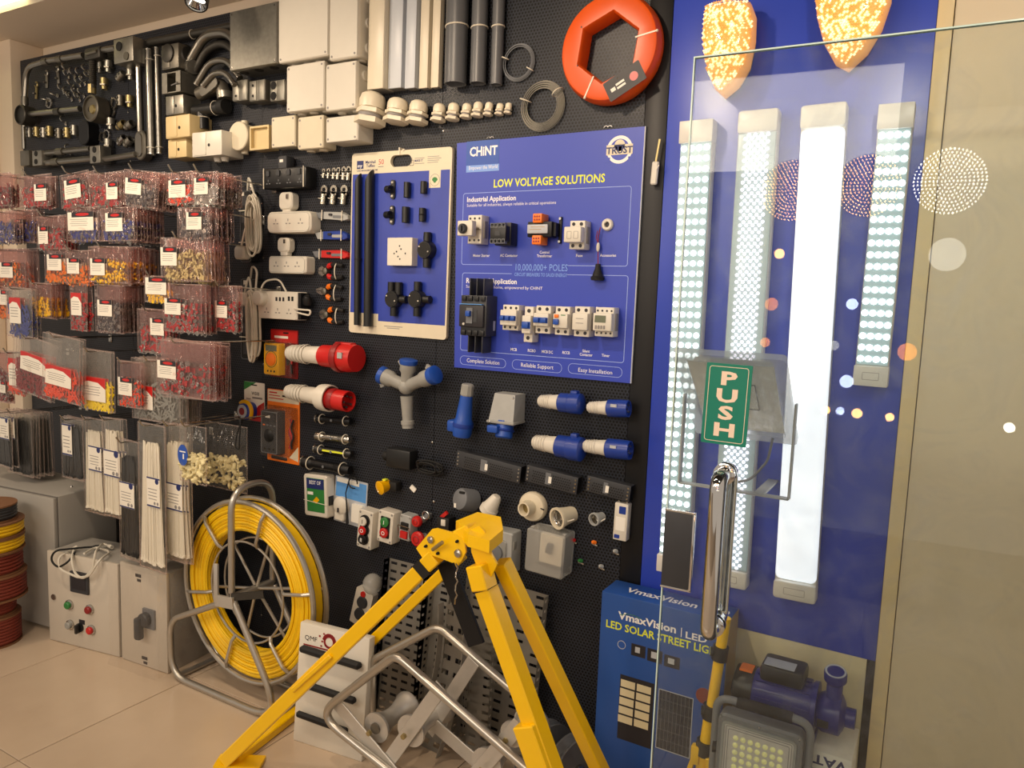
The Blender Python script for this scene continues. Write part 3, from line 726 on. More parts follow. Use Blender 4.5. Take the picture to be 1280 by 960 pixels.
SM = [('strap', 41, 112, 8, 'brass', 'below the upper conduit bend'), ('strap', 54, 98, 4, 'galv', 'below the upper conduit bend'), ('strap', 68, 93, -6, 'galv', 'below the upper conduit bend'),
      ('saddle', 79, 82, 70, 'steel', 'amid the small clips'), ('saddle', 81, 90, 80, 'steel', 'amid the small clips'), ('saddle', 88, 88, 75, 'steel', 'amid the small clips'), ('saddle', 96, 88, 75, 'steel', 'amid the small clips'),
      ('saddle', 86, 102, 65, 'steel', 'amid the small clips'), ('saddle', 95, 99, 78, 'steel', 'amid the small clips'), ('saddle', 101, 97, 78, 'steel', 'amid the small clips'), ('saddle', 74, 108, 70, 'steel', 'amid the small clips'),
      ('saddle', 80, 112, 75, 'steel', 'amid the small clips'), ('saddle', 84, 117, 70, 'steel', 'amid the small clips'), ('saddle', 91, 112, 70, 'steel', 'amid the small clips'), ('saddle', 99, 113, 70, 'steel', 'amid the small clips'), ('saddle', 94, 118, 70, 'steel', 'amid the small clips'),
      ('saddle', 104, 84, 60, 'galv', 'amid the small clips'), ('saddle', 107, 92, 60, 'galv', 'amid the small clips'),
      ('saddle', 54, 124, 10, 'galv', 'above the middle conduit'), ('saddle', 64, 117, 20, 'galv', 'above the middle conduit'), ('locknut', 58, 128, 0, 'steel', 'above the middle conduit'),
      ('coupling', 37, 166, 0, 'galv', 'in the row under the middle conduit'), ('coupling', 46, 165, 0, 'brass', 'in the row under the middle conduit'), ('coupling', 55, 166, 0, 'galv', 'in the row under the middle conduit'), ('coupling', 62, 164, 0, 'brass', 'in the row under the middle conduit'),
      ('coupling', 74, 167, 0, 'cast_metal', 'in the row under the middle conduit'), ('coupling', 84, 166, 0, 'brass', 'in the row under the middle conduit'), ('coupling', 93, 163, 0, 'galv', 'in the row under the middle conduit'),
      ('saddle', 77, 148, 80, 'steel', 'under the middle conduit on its own'), ('saddle', 83, 184, 80, 'steel', 'above the lower twin conduits'),
      ('connector', 125, 84, 5, 'galv', 'right under the square junction box'), ('connector', 136, 83, 5, 'galv', 'right under the square junction box'), ('connector', 131, 105, 0, 'brass', 'beside the flexible conduit'),
      ('coupling', 151, 95, 60, 'galv', 'left of the upright conduit'), ('connector', 164, 93, 0, 'galv', 'left of the upright conduit'), ('coupling', 151, 126, 0, 'cast_metal', 'left of the upright conduit'), ('connector', 163, 127, 0, 'brass', 'left of the upright conduit'),
      ('locknut', 139, 128, 0, 'steel', 'beside the round box'), ('locknut', 136, 138, 0, 'steel', 'beside the round box'), ('locknut', 130, 168, 0, 'steel', 'amid the lower connectors'), ('locknut', 125, 171, 0, 'dark_cast', 'amid the lower connectors'),
      ('connector', 139, 155, 0, 'galv', 'amid the lower connectors'), ('connector', 152, 157, 70, 'brass', 'amid the lower connectors'), ('connector', 162, 157, 70, 'galv', 'amid the lower connectors'), ('connector', 136, 181, 0, 'galv', 'amid the lower connectors'),
      ('connector', 153, 176, 60, 'steel', 'amid the lower connectors'), ('connector', 161, 178, 60, 'galv', 'amid the lower connectors')]
MN = dict(galv='grey', steel='bright', brass='brassy', cast_metal='dull', dark_cast='dark')
for k, px, py, tilt, m, where in SM:
    fn, nm, ct, desc = KIND[k]
    fn(wthing(nm, MN[m] + ' ' + desc.replace('bright ', '').replace('steel ', '') + ', ' + where, ct, px, py, 0.02, tilt, MN[m] + ' ' + ct + 's ' + where), m)

# ================================================================== junction boxes
def jbox(rect, d, label, m='white_plastic', lid=True, knocks=True, r=0.006, scr='print_grey', group=None, name='junction_box', opened=False):
    c, w, h = wr(*rect, d)
    t = thing(name, label, 'box', (c.x, 0, c.z), (0, 0, 0), group)
    ld = min(0.016, d * 0.25)
    obj('body', MB().plate(0, 0, w * 0.965, h * 0.965, 0, -d + ld + 0.002, r, 0.0), m, t)
    if opened:
        fm = MB().frame(0, 0, w, h, w * 0.07, -d + ld, -d, r); fm.plate(0, 0, w * 0.9, h * 0.9, -d + ld + 0.03, -d + ld + 0.012, 0.001)
        obj('rim', fm, m, t); obj('slot', MB().plate(-w * 0.05, -h * 0.1, w * 0.1, h * 0.3, -d + ld + 0.012, -d + ld + 0.009, 0.001), 'hole_dark', t)
    elif lid:
        l = obj('lid', MB().plate(0, 0, w, h, -d + ld, -d, r, 0.004), m, t)
        for sx in (-1, 1):
            for sz in (-1, 1): obj('screw', MB().disc(sx * (w / 2 - 0.011), sz * (h / 2 - 0.011), 0.0038, -d, -d - 0.001, 8), scr, l)
    if knocks:
        for k in range(max(1, int(w / 0.055))):
            x = -w / 2 + (k + 0.5) * w / max(1, int(w / 0.055))
            obj('knockout', MB().lathe([(0.017, 0), (0.015, 0.006), (0.006, 0.007)], (x, -d * 0.45, -h * 0.48), (0, 0, -1), 12), m, t)
        for k in range(max(1, int(h / 0.06))):
            z = -h / 2 + (k + 0.5) * h / max(1, int(h / 0.06))
            obj('knockout', MB().lathe([(0.017, 0), (0.015, 0.006), (0.006, 0.007)], (w * 0.48, -d * 0.45, z), (1, 0, 0), 12), m, t)
    return t
JL = 'white plastic junction boxes'
t = jbox((287, 8, 346, 84), 0.102, 'large galvanised steel box with screwed lid beside the white boxes', 'galv', True, False, 0.002, 'steel', None, 'steel_box')
for k in range(3): obj('knockout', MB().lathe([(0.016, 0), (0.016, 0.002)], (-0.09 + 0.075 * k, -0.06, -wr(287, 8, 346, 84, 0.102)[2] * 0.4825), (0, 0, -1), 14), 'dark_cast', t)
jbox((348, -22, 410, 74), 0.10, 'largest white junction box, next to the galvanised steel box', group=JL)
jbox((412, -22, 447, 73), 0.10, 'tall white junction box beside the wide cable trunking', group=JL)
jbox((358, 79, 405, 138), 0.085, 'square white junction box below the largest white box', group=JL)
jbox((407, 78, 445, 137), 0.085, 'white junction box with bulging side knockouts beside the biggest cable gland', group=JL)
jbox((339, 145, 369, 184), 0.05, 'cream square blanking box between the open box and a white box', 'cream_plastic', True, False, 0.003, group=JL)
jbox((372, 145, 404, 186), 0.065, 'small cream junction box with four dark screws in bottom row', 'cream_plastic', group=JL)
jbox((407, 145, 447, 177), 0.08, 'low wide white junction box in wrinkled film in bottom row', 'white_plastic', group=JL, knocks=False)
t = wthing('round_junction_box', 'round cream junction box lid between white box and open box', 'box', 298, 170, 0.05)
obj('body', MB().lathe([(0.048, 0), (0.048, 0.04), (0.044, 0.04)], (0, 0, 0), (0, -1, 0), 32), 'cream_plastic', t)
obj('lid', MB().lathe([(0.052, 0.04), (0.052, 0.05), (0.049, 0.053), (0.0, 0.054)], (0, 0, 0), (0, -1, 0), 32), 'cream_plastic', t)
for a in (0, 90, 270): obj('spout', MB().cyl((0.045 * cos(R(a)), -0.02, 0.045 * sin(R(a))), (0.06 * cos(R(a)), -0.02, 0.06 * sin(R(a))), 0.013), 'cream_plastic', t)
jbox((312, 157, 336, 187), 0.05, 'open cream back box with slotted base beside the round lid', 'old_cream', False, False, 0.002, opened=True, name='back_box')
# stack beside the conduits
def stackbox(rect, d, label, m, extra=None):
    c, w, h = wr(*rect, d); t = thing('switch_box', label, 'box', (c.x, 0, c.z), (0, 0, 0))
    obj('shell', MB().box(-w / 2, w / 2, -d, 0, -h / 2, h / 2, 0.003), m, t)
    obj('face_panel', MB().box(-w * 0.46, -w * 0.02, -d - 0.002, -d, -h * 0.45, h * 0.45, 0.001), m, t)
    obj('hole', MB().disc(w * 0.08, -h * 0.06, 0.006, -d, -d - 0.0012, 10), 'hole_dark', t)
    return t, w, h
t, w, h = stackbox((202, 55, 223, 86), 0.09, 'cast weatherproof box with round cover at the top of the box stack', 'cast_metal')
obj('round_cover', MB().lathe([(0.034, 0), (0.034, 0.006), (0.03, 0.008)], (-w * 0.1, -0.09, 0.012), (0, -1, 0), 22), 'dark_cast', t)
obj('hub', MB().lathe([(0.026, 0), (0.026, 0.03), (0.02, 0.03)], (w / 2, -0.04, -0.03), (1, -0.2, -0.2), 16), 'galv', t)
obj('dome', MB().lathe([(0.040, 0), (0.040, 0.025), (0.03, 0.034)], (w * 0.2, -0.045, h * 0.1), (1, 0, 0.1), 20), 'dark_cast', t)
c, w, h = wr(203, 90, 226, 116, 0.09); t = thing('switch_box', 'open galvanised switch box showing its dark inside, second in the stack', 'box', (c.x, 0, c.z))
obj('shell', MB().frame(0, 0, w, h, 0.004, 0, -0.09, 0.002).plate(0, 0, w * 0.97, h * 0.97, 0, -0.006), 'galv', t)
obj('ear', MB().box(-w / 2, -w * 0.22, -0.092, -0.088, -h / 2, h / 2), 'galv', t); obj('ear', MB().box(w * 0.26, w / 2, -0.092, -0.088, -h / 2, h / 2), 'galv', t)
obj('knockout', MB().disc(-0.005, -0.01, 0.014, -0.006, -0.009, 12), 'hole_dark', t); obj('screw', MB().cyl((0.0, -0.09, -0.01), (0.05, -0.10, -0.008), 0.003, n=6), 'steel', t)
stackbox((207, 119, 229, 143), 0.08, 'weathered grey steel switch box third in the stack', 'galv')
stackbox((207, 144, 237, 172), 0.10, 'cream coated steel box fourth in the stack', 'old_cream')
stackbox((210, 174, 233, 197), 0.08, 'small cream steel box at the bottom of the stack', 'old_cream')
t, w, h = stackbox((240, 164, 277, 195), 0.10, 'pinkish white box with rounded spouts beside the bottom of the stack', 'white_plastic')
for x in (0.0, 0.04): obj('spout', MB().lathe([(0.016, 0), (0.012, 0.014)], (x, -0.05, -h / 2), (0, 0, -1), 12), 'white_plastic', t)
for i, (x0, x1, desc) in enumerate(((291, 309, 'left of the three, next to the cast elbow'), (312, 331, 'in the middle of three steel boxes'), (338, 356, 'with two round knockouts, next to the square white box'))):
    c, w, h = wr(x0, 100, x1, 126, 0.055); t = thing('steel_switch_box', 'small galvanised switch box ' + desc, 'box', (c.x, 0, c.z), (0, 0, 0), 'small steel switch boxes')
    obj('shell', MB().box(-w / 2, w / 2, -0.055, 0, -h / 2, h / 2, 0.003), 'galv', t)
    obj('face_panel', MB().box(-w * 0.48, -w * 0.04, -0.0575, -0.055, -h * 0.46, h * 0.46, 0.001), 'galv', t)
    obj('face_panel', MB().box(w * 0.04, w * 0.48, -0.0575, -0.055, -h * 0.46, h * 0.46, 0.001), 'galv', t)
    for z in (-h * 0.25, h * 0.25): obj('knockout', MB().disc(-w * 0.24, z, w * (0.2 if i == 2 else 0.06), -0.0575, -0.0590, 12), 'hole_dark', t)

# ================================================================== trunking, pipes, glands
def trunk(x0, x1, ybot, d, label, m):
    c, w, h = wr(x0, -60, x1, ybot, d); t = thing('cable_trunking', label, 'trunking', (c.x, 0, c.z), (0, R(0.6), 0), 'cable trunking lengths')
    obj('base', MB().frame(0, 0, 1, 1, 0.1, 0, 0).box(-w / 2, w / 2, -d * 0.8, -d * 0.02, -h / 2, h / 2, 0.001) if False else MB().box(-w / 2, w / 2, -d * 0.8, -0.001, -h / 2, h / 2, 0.001), m, t)
    obj('cover', MB().box(-w / 2 - 0.001, w / 2 + 0.001, -d, -d * 0.8, -h / 2 - 0.002, h / 2, 0.0025), m, t)
    obj('hollow', MB().box(-w / 2 + 0.003, w / 2 - 0.003, -d + 0.004, -0.004, -h / 2 - 0.0025, -h / 2 - 0.0005), 'print_grey', t)
    return t
trunk(461, 480, 110, 0.062, 'widest cream cable trunking, beside the tall white box', 'trunk_white')
trunk(487, 503, 109, 0.04, 'bluish white trunking with a tie, beside the widest cream trunking', 'trunk_cool')
trunk(508, 520, 109, 0.035, 'narrower bluish white trunking, second of the bluish pair', 'trunk_cool')
trunk(526, 536, 109, 0.03, 'narrow cream trunking next to the bluish pair', 'trunk_white')
trunk(541, 550, 108, 0.025, 'narrowest cream trunking beside the grey pipes', 'trunk_white')
for (x0, x1, yb, desc, tie) in ((561, 584, 105, 'widest grey plastic pipe beside the narrow trunking', 34), (590, 607, 103, 'middle width grey plastic pipe of three', 34), (614, 627, 104, 'narrowest grey plastic pipe of three', 32)):
    c, w, h = wr(x0, -60, x1, yb, 0.03); t = thing('grey_pipe', desc, 'pipe', (c.x, 0, c.z), (0, 0, 0), 'grey plastic pipes')
    r = w / 2
    obj('pipe', MB().lathe([(r, -h / 2), (r, h / 2)], (0, -r, 0), (0, 0, 1), 24, False), 'pvc_grey', t)
    obj('rim', MB().lathe([(r, 0), (r, -0.001), (r * 0.85, -0.001), (r * 0.85, 0.02)], (0, -r, -h / 2), (0, 0, 1), 24, False), 'mid_grey', t)
    zt = Wp((x0 + x1) / 2, tie, 0.03).z - c.z
    obj('cable_tie', MB().tube(arc((0, -r, zt), r + 0.001, 0, 360, 20, (1, 0, 0.05), (0, 1, 0))[:-1], 0.0022, 5, True), 'tie_white', t)
GL = [(453, 120, 484, 161), (485, 126, 511, 157), (511, 128, 534, 157), (538, 130, 554, 153), (556, 129, 571, 151), (573, 129, 586, 148), (587, 127, 600, 146), (601, 127, 612, 144), (615, 128, 625, 143), (626, 127, 635, 141)]
ORD = ['biggest cream cable gland, beside the white box', 'second biggest cream cable gland', 'third biggest cream cable gland', 'fourth cable gland in the size row', 'fifth cable gland in the size row', 'sixth cable gland in the size row', 'seventh cable gland in the size row', 'eighth cable gland in the size row', 'ninth cable gland in the size row', 'smallest cable gland, at the end of the size row']
for (x0, y0, x1, y1), lab in zip(GL, ORD):
    c, w, h = wr(x0, y0, x1, y1, 0.035); r = w / 2
    t = thing('cable_gland', lab, 'cable gland', (c.x, 0, c.z), (R(-6), R(5), 0), 'cream cable glands in a size row')
    y = -r * 0.98
    obj('dome_nut', MB().lathe([(r * 0.80, 0.02 * h), (r * 0.82, h * 0.26), (r * 0.72, h * 0.42), (r * 0.5, h * 0.5), (r * 0.3, h * 0.5)], (0, y, 0), (0, 0, 1), 16), 'trunk_white', t, 25)
    obj('hex_collar', MB().lathe([(r * 0.78, -h * 0.17), (r * 0.93, -h * 0.15), (r * 0.93, -h * 0.02), (r * 0.78, 0.02 * h)], (0, y, 0), (0, 0, 1), 6, True), 'trunk_white', t, 25)
    obj('seal', MB().lathe([(r * 0.76, -h * 0.27), (r * 0.76, -h * 0.17)], (0, y, 0), (0, 0, 1), 18), 'print_grey', t)
    obj('lock_nut', MB().lathe([(r * 0.7, -h * 0.5), (r, -h * 0.46), (r, -h * 0.3), (r * 0.8, -h * 0.27)], (0, y, 0), (0, 0, 1), 6), 'trunk_white', t, 25)
# coils
def coil(px, py, rx, rz, turns, wt_, label, m):
    t = wthing('wire_coil', label, 'coil', px, py, 0.01)
    e = Wp(px + rx, py, 0.01).x - Wp(px, py, 0.01).x; f = Wp(px, py - rz, 0.01).z - Wp(px, py, 0.01).z
    r = (e + f) / 2; mb = MB()
    for k in range(turns):
        rr = r - k * wt_ * 0.9; mb.tube(arc((0, -0.008 - 0.003 * (k % 3), 0), rr, 0, 360, 40)[:-1], wt_ / 2, 5, True)
    obj('strands', mb, m, t)['kind'] = 'stuff'
    for a in (35, 160) if turns > 8 else (160, 330):
        p = V((cos(R(a)), 0, sin(R(a)))); q = r - turns * wt_ * 0.45
        obj('cable_tie', MB().tube(arc(V((0, -0.011, 0)) + p * q, turns * wt_ * 0.45 + 0.006, 0, 360, 14, p, (0, 1, 0))[:-1], 0.0016, 5, True), 'tie_white', t)
    return t
coil(648, 78, 19.5, 23.5, 5, 0.0024, 'small coil of thin grey wire beside the narrowest grey pipe', 'mid_grey')
coil(678, 132.5, 27, 32, 12, 0.0022, 'flat coil of steel fish tape below the small wire coil', 'cast_metal')
# orange fish tape reel
c, w, h = wr(697, -8, 826, 124, 0.055)
t = thing('fish_tape', 'round orange fish tape reel with hexagonal opening and black label', 'fish tape', (c.x, 0, c.z), (0, R(8), 0))
Ro = (w + h) / 4 * 1.0; n = 60
hexa = []
for k in range(n):
    a = 2 * pi * k / n; s_ = (a + pi / 6) % (pi / 3) - pi / 6; hexa.append((Ro * 0.545 / cos(s_) * cos(a), Ro * 0.545 / cos(s_) * sin(a)))
circ = [(Ro * cos(2 * pi * k / n), Ro * sin(2 * pi * k / n)) for k in range(n)]
ci = lambda f: [(x * f, z * f) for x, z in circ]; hi = lambda f: [(x * f, z * f) for x, z in hexa]
rings = [(ci(0.97), 0.0), (ci(1.0), -0.014), (ci(1.0), -0.036), (ci(0.95), -0.052), (ci(0.90), -0.055), (hi(1.06), -0.055), (hi(1.0), -0.048), (hi(1.0), 0.0)]
m = MB(); m.add([(x, y, z) for pl, y in rings for x, z in pl], [(i * n + k, i * n + (k + 1) % n, ((i + 1) % 8) * n + (k + 1) % n, ((i + 1) % 8) * n + k) for i in range(8) for k in range(n)])
obj('case', m, 'orange', t)
lb = thing  # label plate
a = R(-52); q = Ro * 0.76
o = obj('label_plate', MB().plate(0, 0, 0.112, 0.056, 0, -0.0008, 0.003), 'print_dark', t); o.location = (q * cos(a), -0.0552, q * sin(a)); o.rotation_euler = (0, R(-36), 0)
obj('red_badge', MB().disc(0.028, -0.003, 0.012, -0.0008, -0.0012, 16), 'red', o)
obj('printed_lines', MB().plate(-0.012, 0.004, 0.026, 0.006, -0.0008, -0.0012).plate(-0.012, -0.006, 0.026, 0.006, -0.0008, -0.0012).plate(-0.036, -0.002, 0.014, 0.010, -0.0008, -0.0012), 'paper', o)
for a in (18, 252):
    p = V((cos(R(a)), 0, sin(R(a)))); obj('cable_tie', MB().bar(p * Ro * 0.56 + V((0, -0.057, 0)), p * Ro * 0.985 + V((0, -0.054, 0)), 0.004, 0.002, (0, 1, 0)).ball(p * Ro * 0.97 + V((0, -0.053, 0)), 0.004, 6, 4), 'tie_white', t)
for a, f in ((150, 0.7), (212, 0.66), (300, 0.64)):
    p = V((cos(R(a)), 0, sin(R(a)))) * Ro * f; obj('rivet', MB().ball(p + V((0, -0.0555, 0)), 0.003, 6, 4), 'steel', t)
# ================================================================== power strips, adapters and tools
def wbox(name, label, cat, rect, d, tilt=0, group=None):
    c, w, h = wr(*rect, d); return thing(name, label, cat, (c.x, 0, c.z), (0, R(tilt), 0), group), w, h
def pins(par, x, z, y, s_=0.004, m='print_grey'):                # one three pin outlet
    obj('socket', MB().plate(x, z + s_ * 1.4, s_ * 0.7, s_ * 1.5, y, y - 0.0006).plate(x - s_ * 1.5, z - s_ * 0.9, s_ * 1.5, s_ * 0.7, y, y - 0.0006).plate(x + s_ * 1.5, z - s_ * 0.9, s_ * 1.5, s_ * 0.7, y, y - 0.0006), m, par)
def plug(par, x, z, y, m, w=0.05, h=0.05):                       # three pin plug body lying flat
    o = obj('plug', MB().plate(x, z, w, h, y, y - 0.03, w * 0.3, 0.006), m, par)
    obj('plug_pin', MB().box(x - 0.004, x + 0.004, y - 0.012, y - 0.006, z + h / 2, z + h / 2 + 0.018), 'steel', o)
    return o
def bundle(par, cx, cz, rx, rz, n, r, y, m, seed=1):
    rnd = random.Random(seed); mb = MB()
    for k in range(n):
        ox, oz = rnd.uniform(-0.008, 0.008), rnd.uniform(-0.015, 0.015); fx = rx * rnd.uniform(0.55, 1.0)
        pts = [V((cx + ox + fx * cos(t) * (0.75 + 0.25 * abs(sin(t))), y - 0.006 - 0.0035 * k - 0.004 * sin(t), cz + oz + rz * sin(t))) for t in [2 * pi * i / 28 for i in range(28)]]
        mb.tube(pts, r, 6, True)
    return obj('coiled_cord', mb, m, par)

# black four way adapter with flat plug
t, w, h = wbox('extension_socket', 'black four way socket adapter with switches and flat plug on top', 'adapter', (328, 209, 382, 235), 0.055)
obj('body', MB().box(-w / 2, w / 2, -0.055, 0, -h / 2, h / 2, 0.008), 'black_plastic', t)
obj('plug_block', MB().plate(-w * 0.08, h * 0.72, w * 0.2, h * 0.75, -0.01, -0.045, 0.004, 0.003), 'dark_grey', t)
for k in range(4):
    x = (-0.36 + 0.24 * k) * w
    obj('switch', MB().plate(x, h * 0.24, w * 0.075, h * 0.28, -0.055, -0.059, 0.002, 0.001), 'dark_grey', t)
    pins(t, x, -h * 0.2, -0.055, 0.0045, 'mid_grey')
for s_ in (-1, 1): obj('cable_tie', MB().bar((s_ * w * 0.46, -0.057, -h / 2), (s_ * w * 0.46, -0.057, h / 2), 0.0035, 0.002, (0, 1, 0)), 'tie_white', t)
obj('price_tag', MB().plate(-w * 0.1, h * 0.85, w * 0.08, h * 0.14, -0.045, -0.046), 'paper', t)

# white three way adapters
def adapter(rect, d, label, plugrect, tilt=0, rr=0.3):
    t, w, h = wbox('socket_adapter', label, 'adapter', rect, d, tilt, 'white three way adapters')
    obj('body', MB().plate(0, 0, w, h, 0, -d, h * rr, 0.006, 6), 'white_plastic', t)
    c, pw, ph = wr(*plugrect, d * 0.8); x, z = c.x - t.location.x, c.z - t.location.z
    obj('hinged_plug', MB().plate(x, z, pw, ph, -0.008, -d * 0.8, pw * 0.25, 0.005), 'white_plastic', t)
    obj('neck', MB().box(x - pw * 0.3, x + pw * 0.3, -d * 0.7, -0.008, z - ph * 0.75, z - ph * 0.3, 0.003), 'white_plastic', t)
    obj('plug_pin', MB().box(x + pw * 0.1, x + pw * 0.25, -d * 0.8 - 0.004, -d * 0.75, z + ph * 0.1, z + ph * 0.38), 'steel', t)
    for k in range(3): pins(t, (-0.28 + 0.28 * k) * w, 0.0, -d, 0.0055)
    obj('seam', MB().frame(0, 0, w * 0.94, h * 0.84, 0.0008, -d, -d - 0.0005, h * 0.2), 'print_grey', t)
    return t
adapter((333, 264, 388, 291), 0.05, 'white three way adapter with flip up plug, below the black adapter', (348, 240, 365, 262))
adapter((335, 320, 382, 342), 0.045, 'smaller white three way adapter with round angled plug', (346, 297, 361, 315), 0, 0.2)

# white power block with usb ports and cord
t, w, h = wbox('power_strip', 'white power block with usb ports, round plug and short cord', 'power strip', (323, 364, 371, 399), 0.05)
obj('body', MB().plate(0, 0, w, h, 0, -0.05, 0.006, 0.004), 'white_plastic', t)
obj('side_strip', MB().plate(w * 0.53, 0, w * 0.08, h * 0.94, -0.002, -0.044, 0.004), 'black_plastic', t)
for k in range(3): obj('usb_port', MB().plate((-0.02 + 0.09 * k) * w, h * 0.22, w * 0.045, h * 0.14, -0.05, -0.0508), 'print_dark', t)
for k in range(2): obj('usb_port', MB().plate((0.30 + 0.09 * k) * w, h * 0.25, w * 0.05, h * 0.16, -0.05, -0.0508), 'hole_dark', t)
for k in range(3): pins(t, (-0.28 + 0.29 * k) * w, -h * 0.22, -0.05, 0.0055)
obj('plug', MB().lathe([(0.028, 0), (0.028, 0.022), (0.022, 0.03)], (-w * 0.38, -0.05, h * 0.24), (0, -1, 0), 20), 'white_plastic', t)
obj('cord', MB().tube(fillet([(-w * 0.38, -0.065, h * 0.42), (-w * 0.34, -0.05, h * 0.86), (0, -0.04, h * 0.95), (w * 0.12, -0.03, h * 0.5)], 0.04), 0.0035, 6), 'cord_white', t)
obj('cord', MB().tube(fillet([(w * 0.45, -0.052, -h * 0.1), (w * 0.85, -0.05, -h * 0.12), (w * 0.82, -0.05, -h * 0.3), (w * 0.5, -0.052, -h * 0.22)], 0.02), 0.0035, 6), 'cord_white', t)
obj('spare_plug', MB().lathe([(0.02, 0), (0.016, 0.02), (0.008, 0.03)], (w * 0.62, -0.02, h * 0.15), (0.3, -0.4, 0.6), 14), 'black_plastic', t)

# two flat black extension strips with white cord bundles
def strip(rect, label, cordc, plugc, seed):
    t, w, h = wbox('extension_lead', label, 'extension lead', rect, 0.035, 0, 'black extension leads with white cord')
    obj('body', MB().plate(0, 0, w, h, 0, -0.035, 0.012, 0.004), 'black_plastic', t)
    obj('edge_line', MB().frame(0, 0, w * 0.97, h * 0.985, 0.0015, -0.035, -0.0357, 0.01), 'mid_grey', t)
    for k in range(4): 
        z = (0.36 - 0.24 * k) * h
        obj('socket', MB().plate(-w * 0.1, z, w * 0.5, h * 0.14, -0.035, -0.037, 0.004, 0.001), 'dark_grey', t)
    obj('switch', MB().plate(-w * 0.2, h * 0.45, w * 0.2, h * 0.05, -0.035, -0.038, 0.001), 'white_plastic', t)
    for z in (h * 0.22, -h * 0.22): obj('cable_tie', MB().bar((-w * 0.55, -0.0375, z), (w * 0.55, -0.0375, z), 0.003, 0.002, (0, 1, 0)), 'tie_white', t)
    q = LC(t, *cordc[:2], 0.05); e = Wp(cordc[0] + cordc[2], cordc[1], 0.05).x - Wp(cordc[0], cordc[1], 0.05).x
    f = Wp(cordc[0], cordc[1] - cordc[3], 0.05).z - Wp(cordc[0], cordc[1], 0.05).z
    bundle(t, q.x, q.z, e, f, 9, 0.004, -0.036, 'cord_white', seed)
    p = LC(t, *plugc, 0.05); pl = obj('plug', MB().plate(p.x, p.z, 0.055, 0.05, -0.036, -0.068, 0.014, 0.006), 'white_plastic', t)
    obj('cord', MB().tube(fillet([(p.x, -0.055, p.z + 0.022), (p.x + 0.02, -0.05, p.z + 0.1), (q.x, -0.05, q.z + f * 0.3)], 0.05), 0.004, 6), 'cord_white', t)
    obj('cord', MB().tube(fillet([(-w * 0.1, -0.02, h * 0.5), (0.01, -0.03, h * 0.5 + 0.05), (w * 0.55, -0.04, h * 0.5 + 0.03), (q.x, -0.045, q.z + f * 0.8)], 0.03), 0.004, 6), 'cord_white', t)
    return t
strip((300, 238, 314, 328), 'black extension lead with long bundle of white cord, beside the terminal bags', (320, 282, 9, 34), (303, 316), 3)
strip((301, 348, 322, 450), 'wider black extension lead with hanging white cord loop, beside the white power block', (317, 408, 7, 40), (307, 374), 5)

# crimp lugs
def lug(px, py, l, label, group):
    t = wthing('cable_lug', label, 'cable lug', px, py, 0.01, 6, group); r = l * 0.17
    obj('barrel', MB().cyl((0, -0.012, -l * 0.5), (0, -0.012, l * 0.05), r, n=12), 'skin_lug', t)
    obj('palm', MB().ring(0, l * 0.3, r * 1.5, r * 0.7, -0.009, -0.013, 16).box(-r * 1.2, r * 1.2, -0.013, -0.009, 0, l * 0.2), 'skin_lug', t)
    obj('cable_tie', MB().bar((-r * 1.3, -0.0125 - r, -l * 0.2), (r * 1.3, -0.0125 - r, -l * 0.2), 0.002, 0.0015, (0, 1, 0)), 'tie_white', t)
for k, x in enumerate((405, 411, 417.5, 423, 430, 436)): lug(x, 217, 0.030 + 0.003 * k, ['smallest', 'second smallest', 'third', 'fourth', 'fifth', 'largest'][k] + ' tinned cable lug in the upper row of six', 'small cable lugs in the upper row')
for k, x in enumerate((405, 417, 430)): lug(x, 244, 0.062, ['long tinned cable lug, next to the white adapter', 'long tinned cable lug, between its two neighbours', 'long tinned cable lug, next to the cable management board'][k], 'long cable lugs')

# utility knives
def knife(rect, m1, m2, label, tilt):
    t, w, h = wbox('utility_knife', label, 'knife', rect, 0.02, tilt, 'utility knives')
    obj('handle', MB().prism([(-w * 0.25, -h * 0.42), (w * 0.42, -h * 0.5), (w * 0.5, -h * 0.3), (w * 0.47, h * 0.1), (w * 0.3, h * 0.46), (-w * 0.25, h * 0.42)], 0, -0.02, 0.003), m1, t)
    obj('nose', MB().prism([(-w * 0.5, h * 0.28), (-w * 0.42, -h * 0.38), (-w * 0.25, -h * 0.40), (-w * 0.25, h * 0.40)], -0.003, -0.018, 0.001), m2, t)
    obj('slider', MB().plate(-w * 0.02, h * 0.1, w * 0.1, h * 0.25, -0.02, -0.024, 0.002), 'print_dark', t)
    for x in (-w * 0.28, w * 0.33): obj('cable_tie', MB().bar((x, -0.0225, -h * 0.6), (x, -0.0225, h * 0.6), 0.003, 0.002, (0, 1, 0)), 'tie_white', t)
    obj('grip', MB().plate(w * 0.2, -h * 0.1, w * 0.3, h * 0.3, -0.02, -0.0215, 0.002), m2 if m2 != 'steel' else 'mid_grey', t)
knife((394, 264, 435, 275), 'light_grey', 'mid_grey', 'grey metal utility knife tied to the pegboard', 3)
knife((393, 288, 434, 300), 'deep_blue', 'light_grey', 'blue utility knife between the grey and the red one', 0)
knife((390, 312, 435, 323), 'red', 'mid_grey', 'red and grey snap blade knife above the pliers', 0)

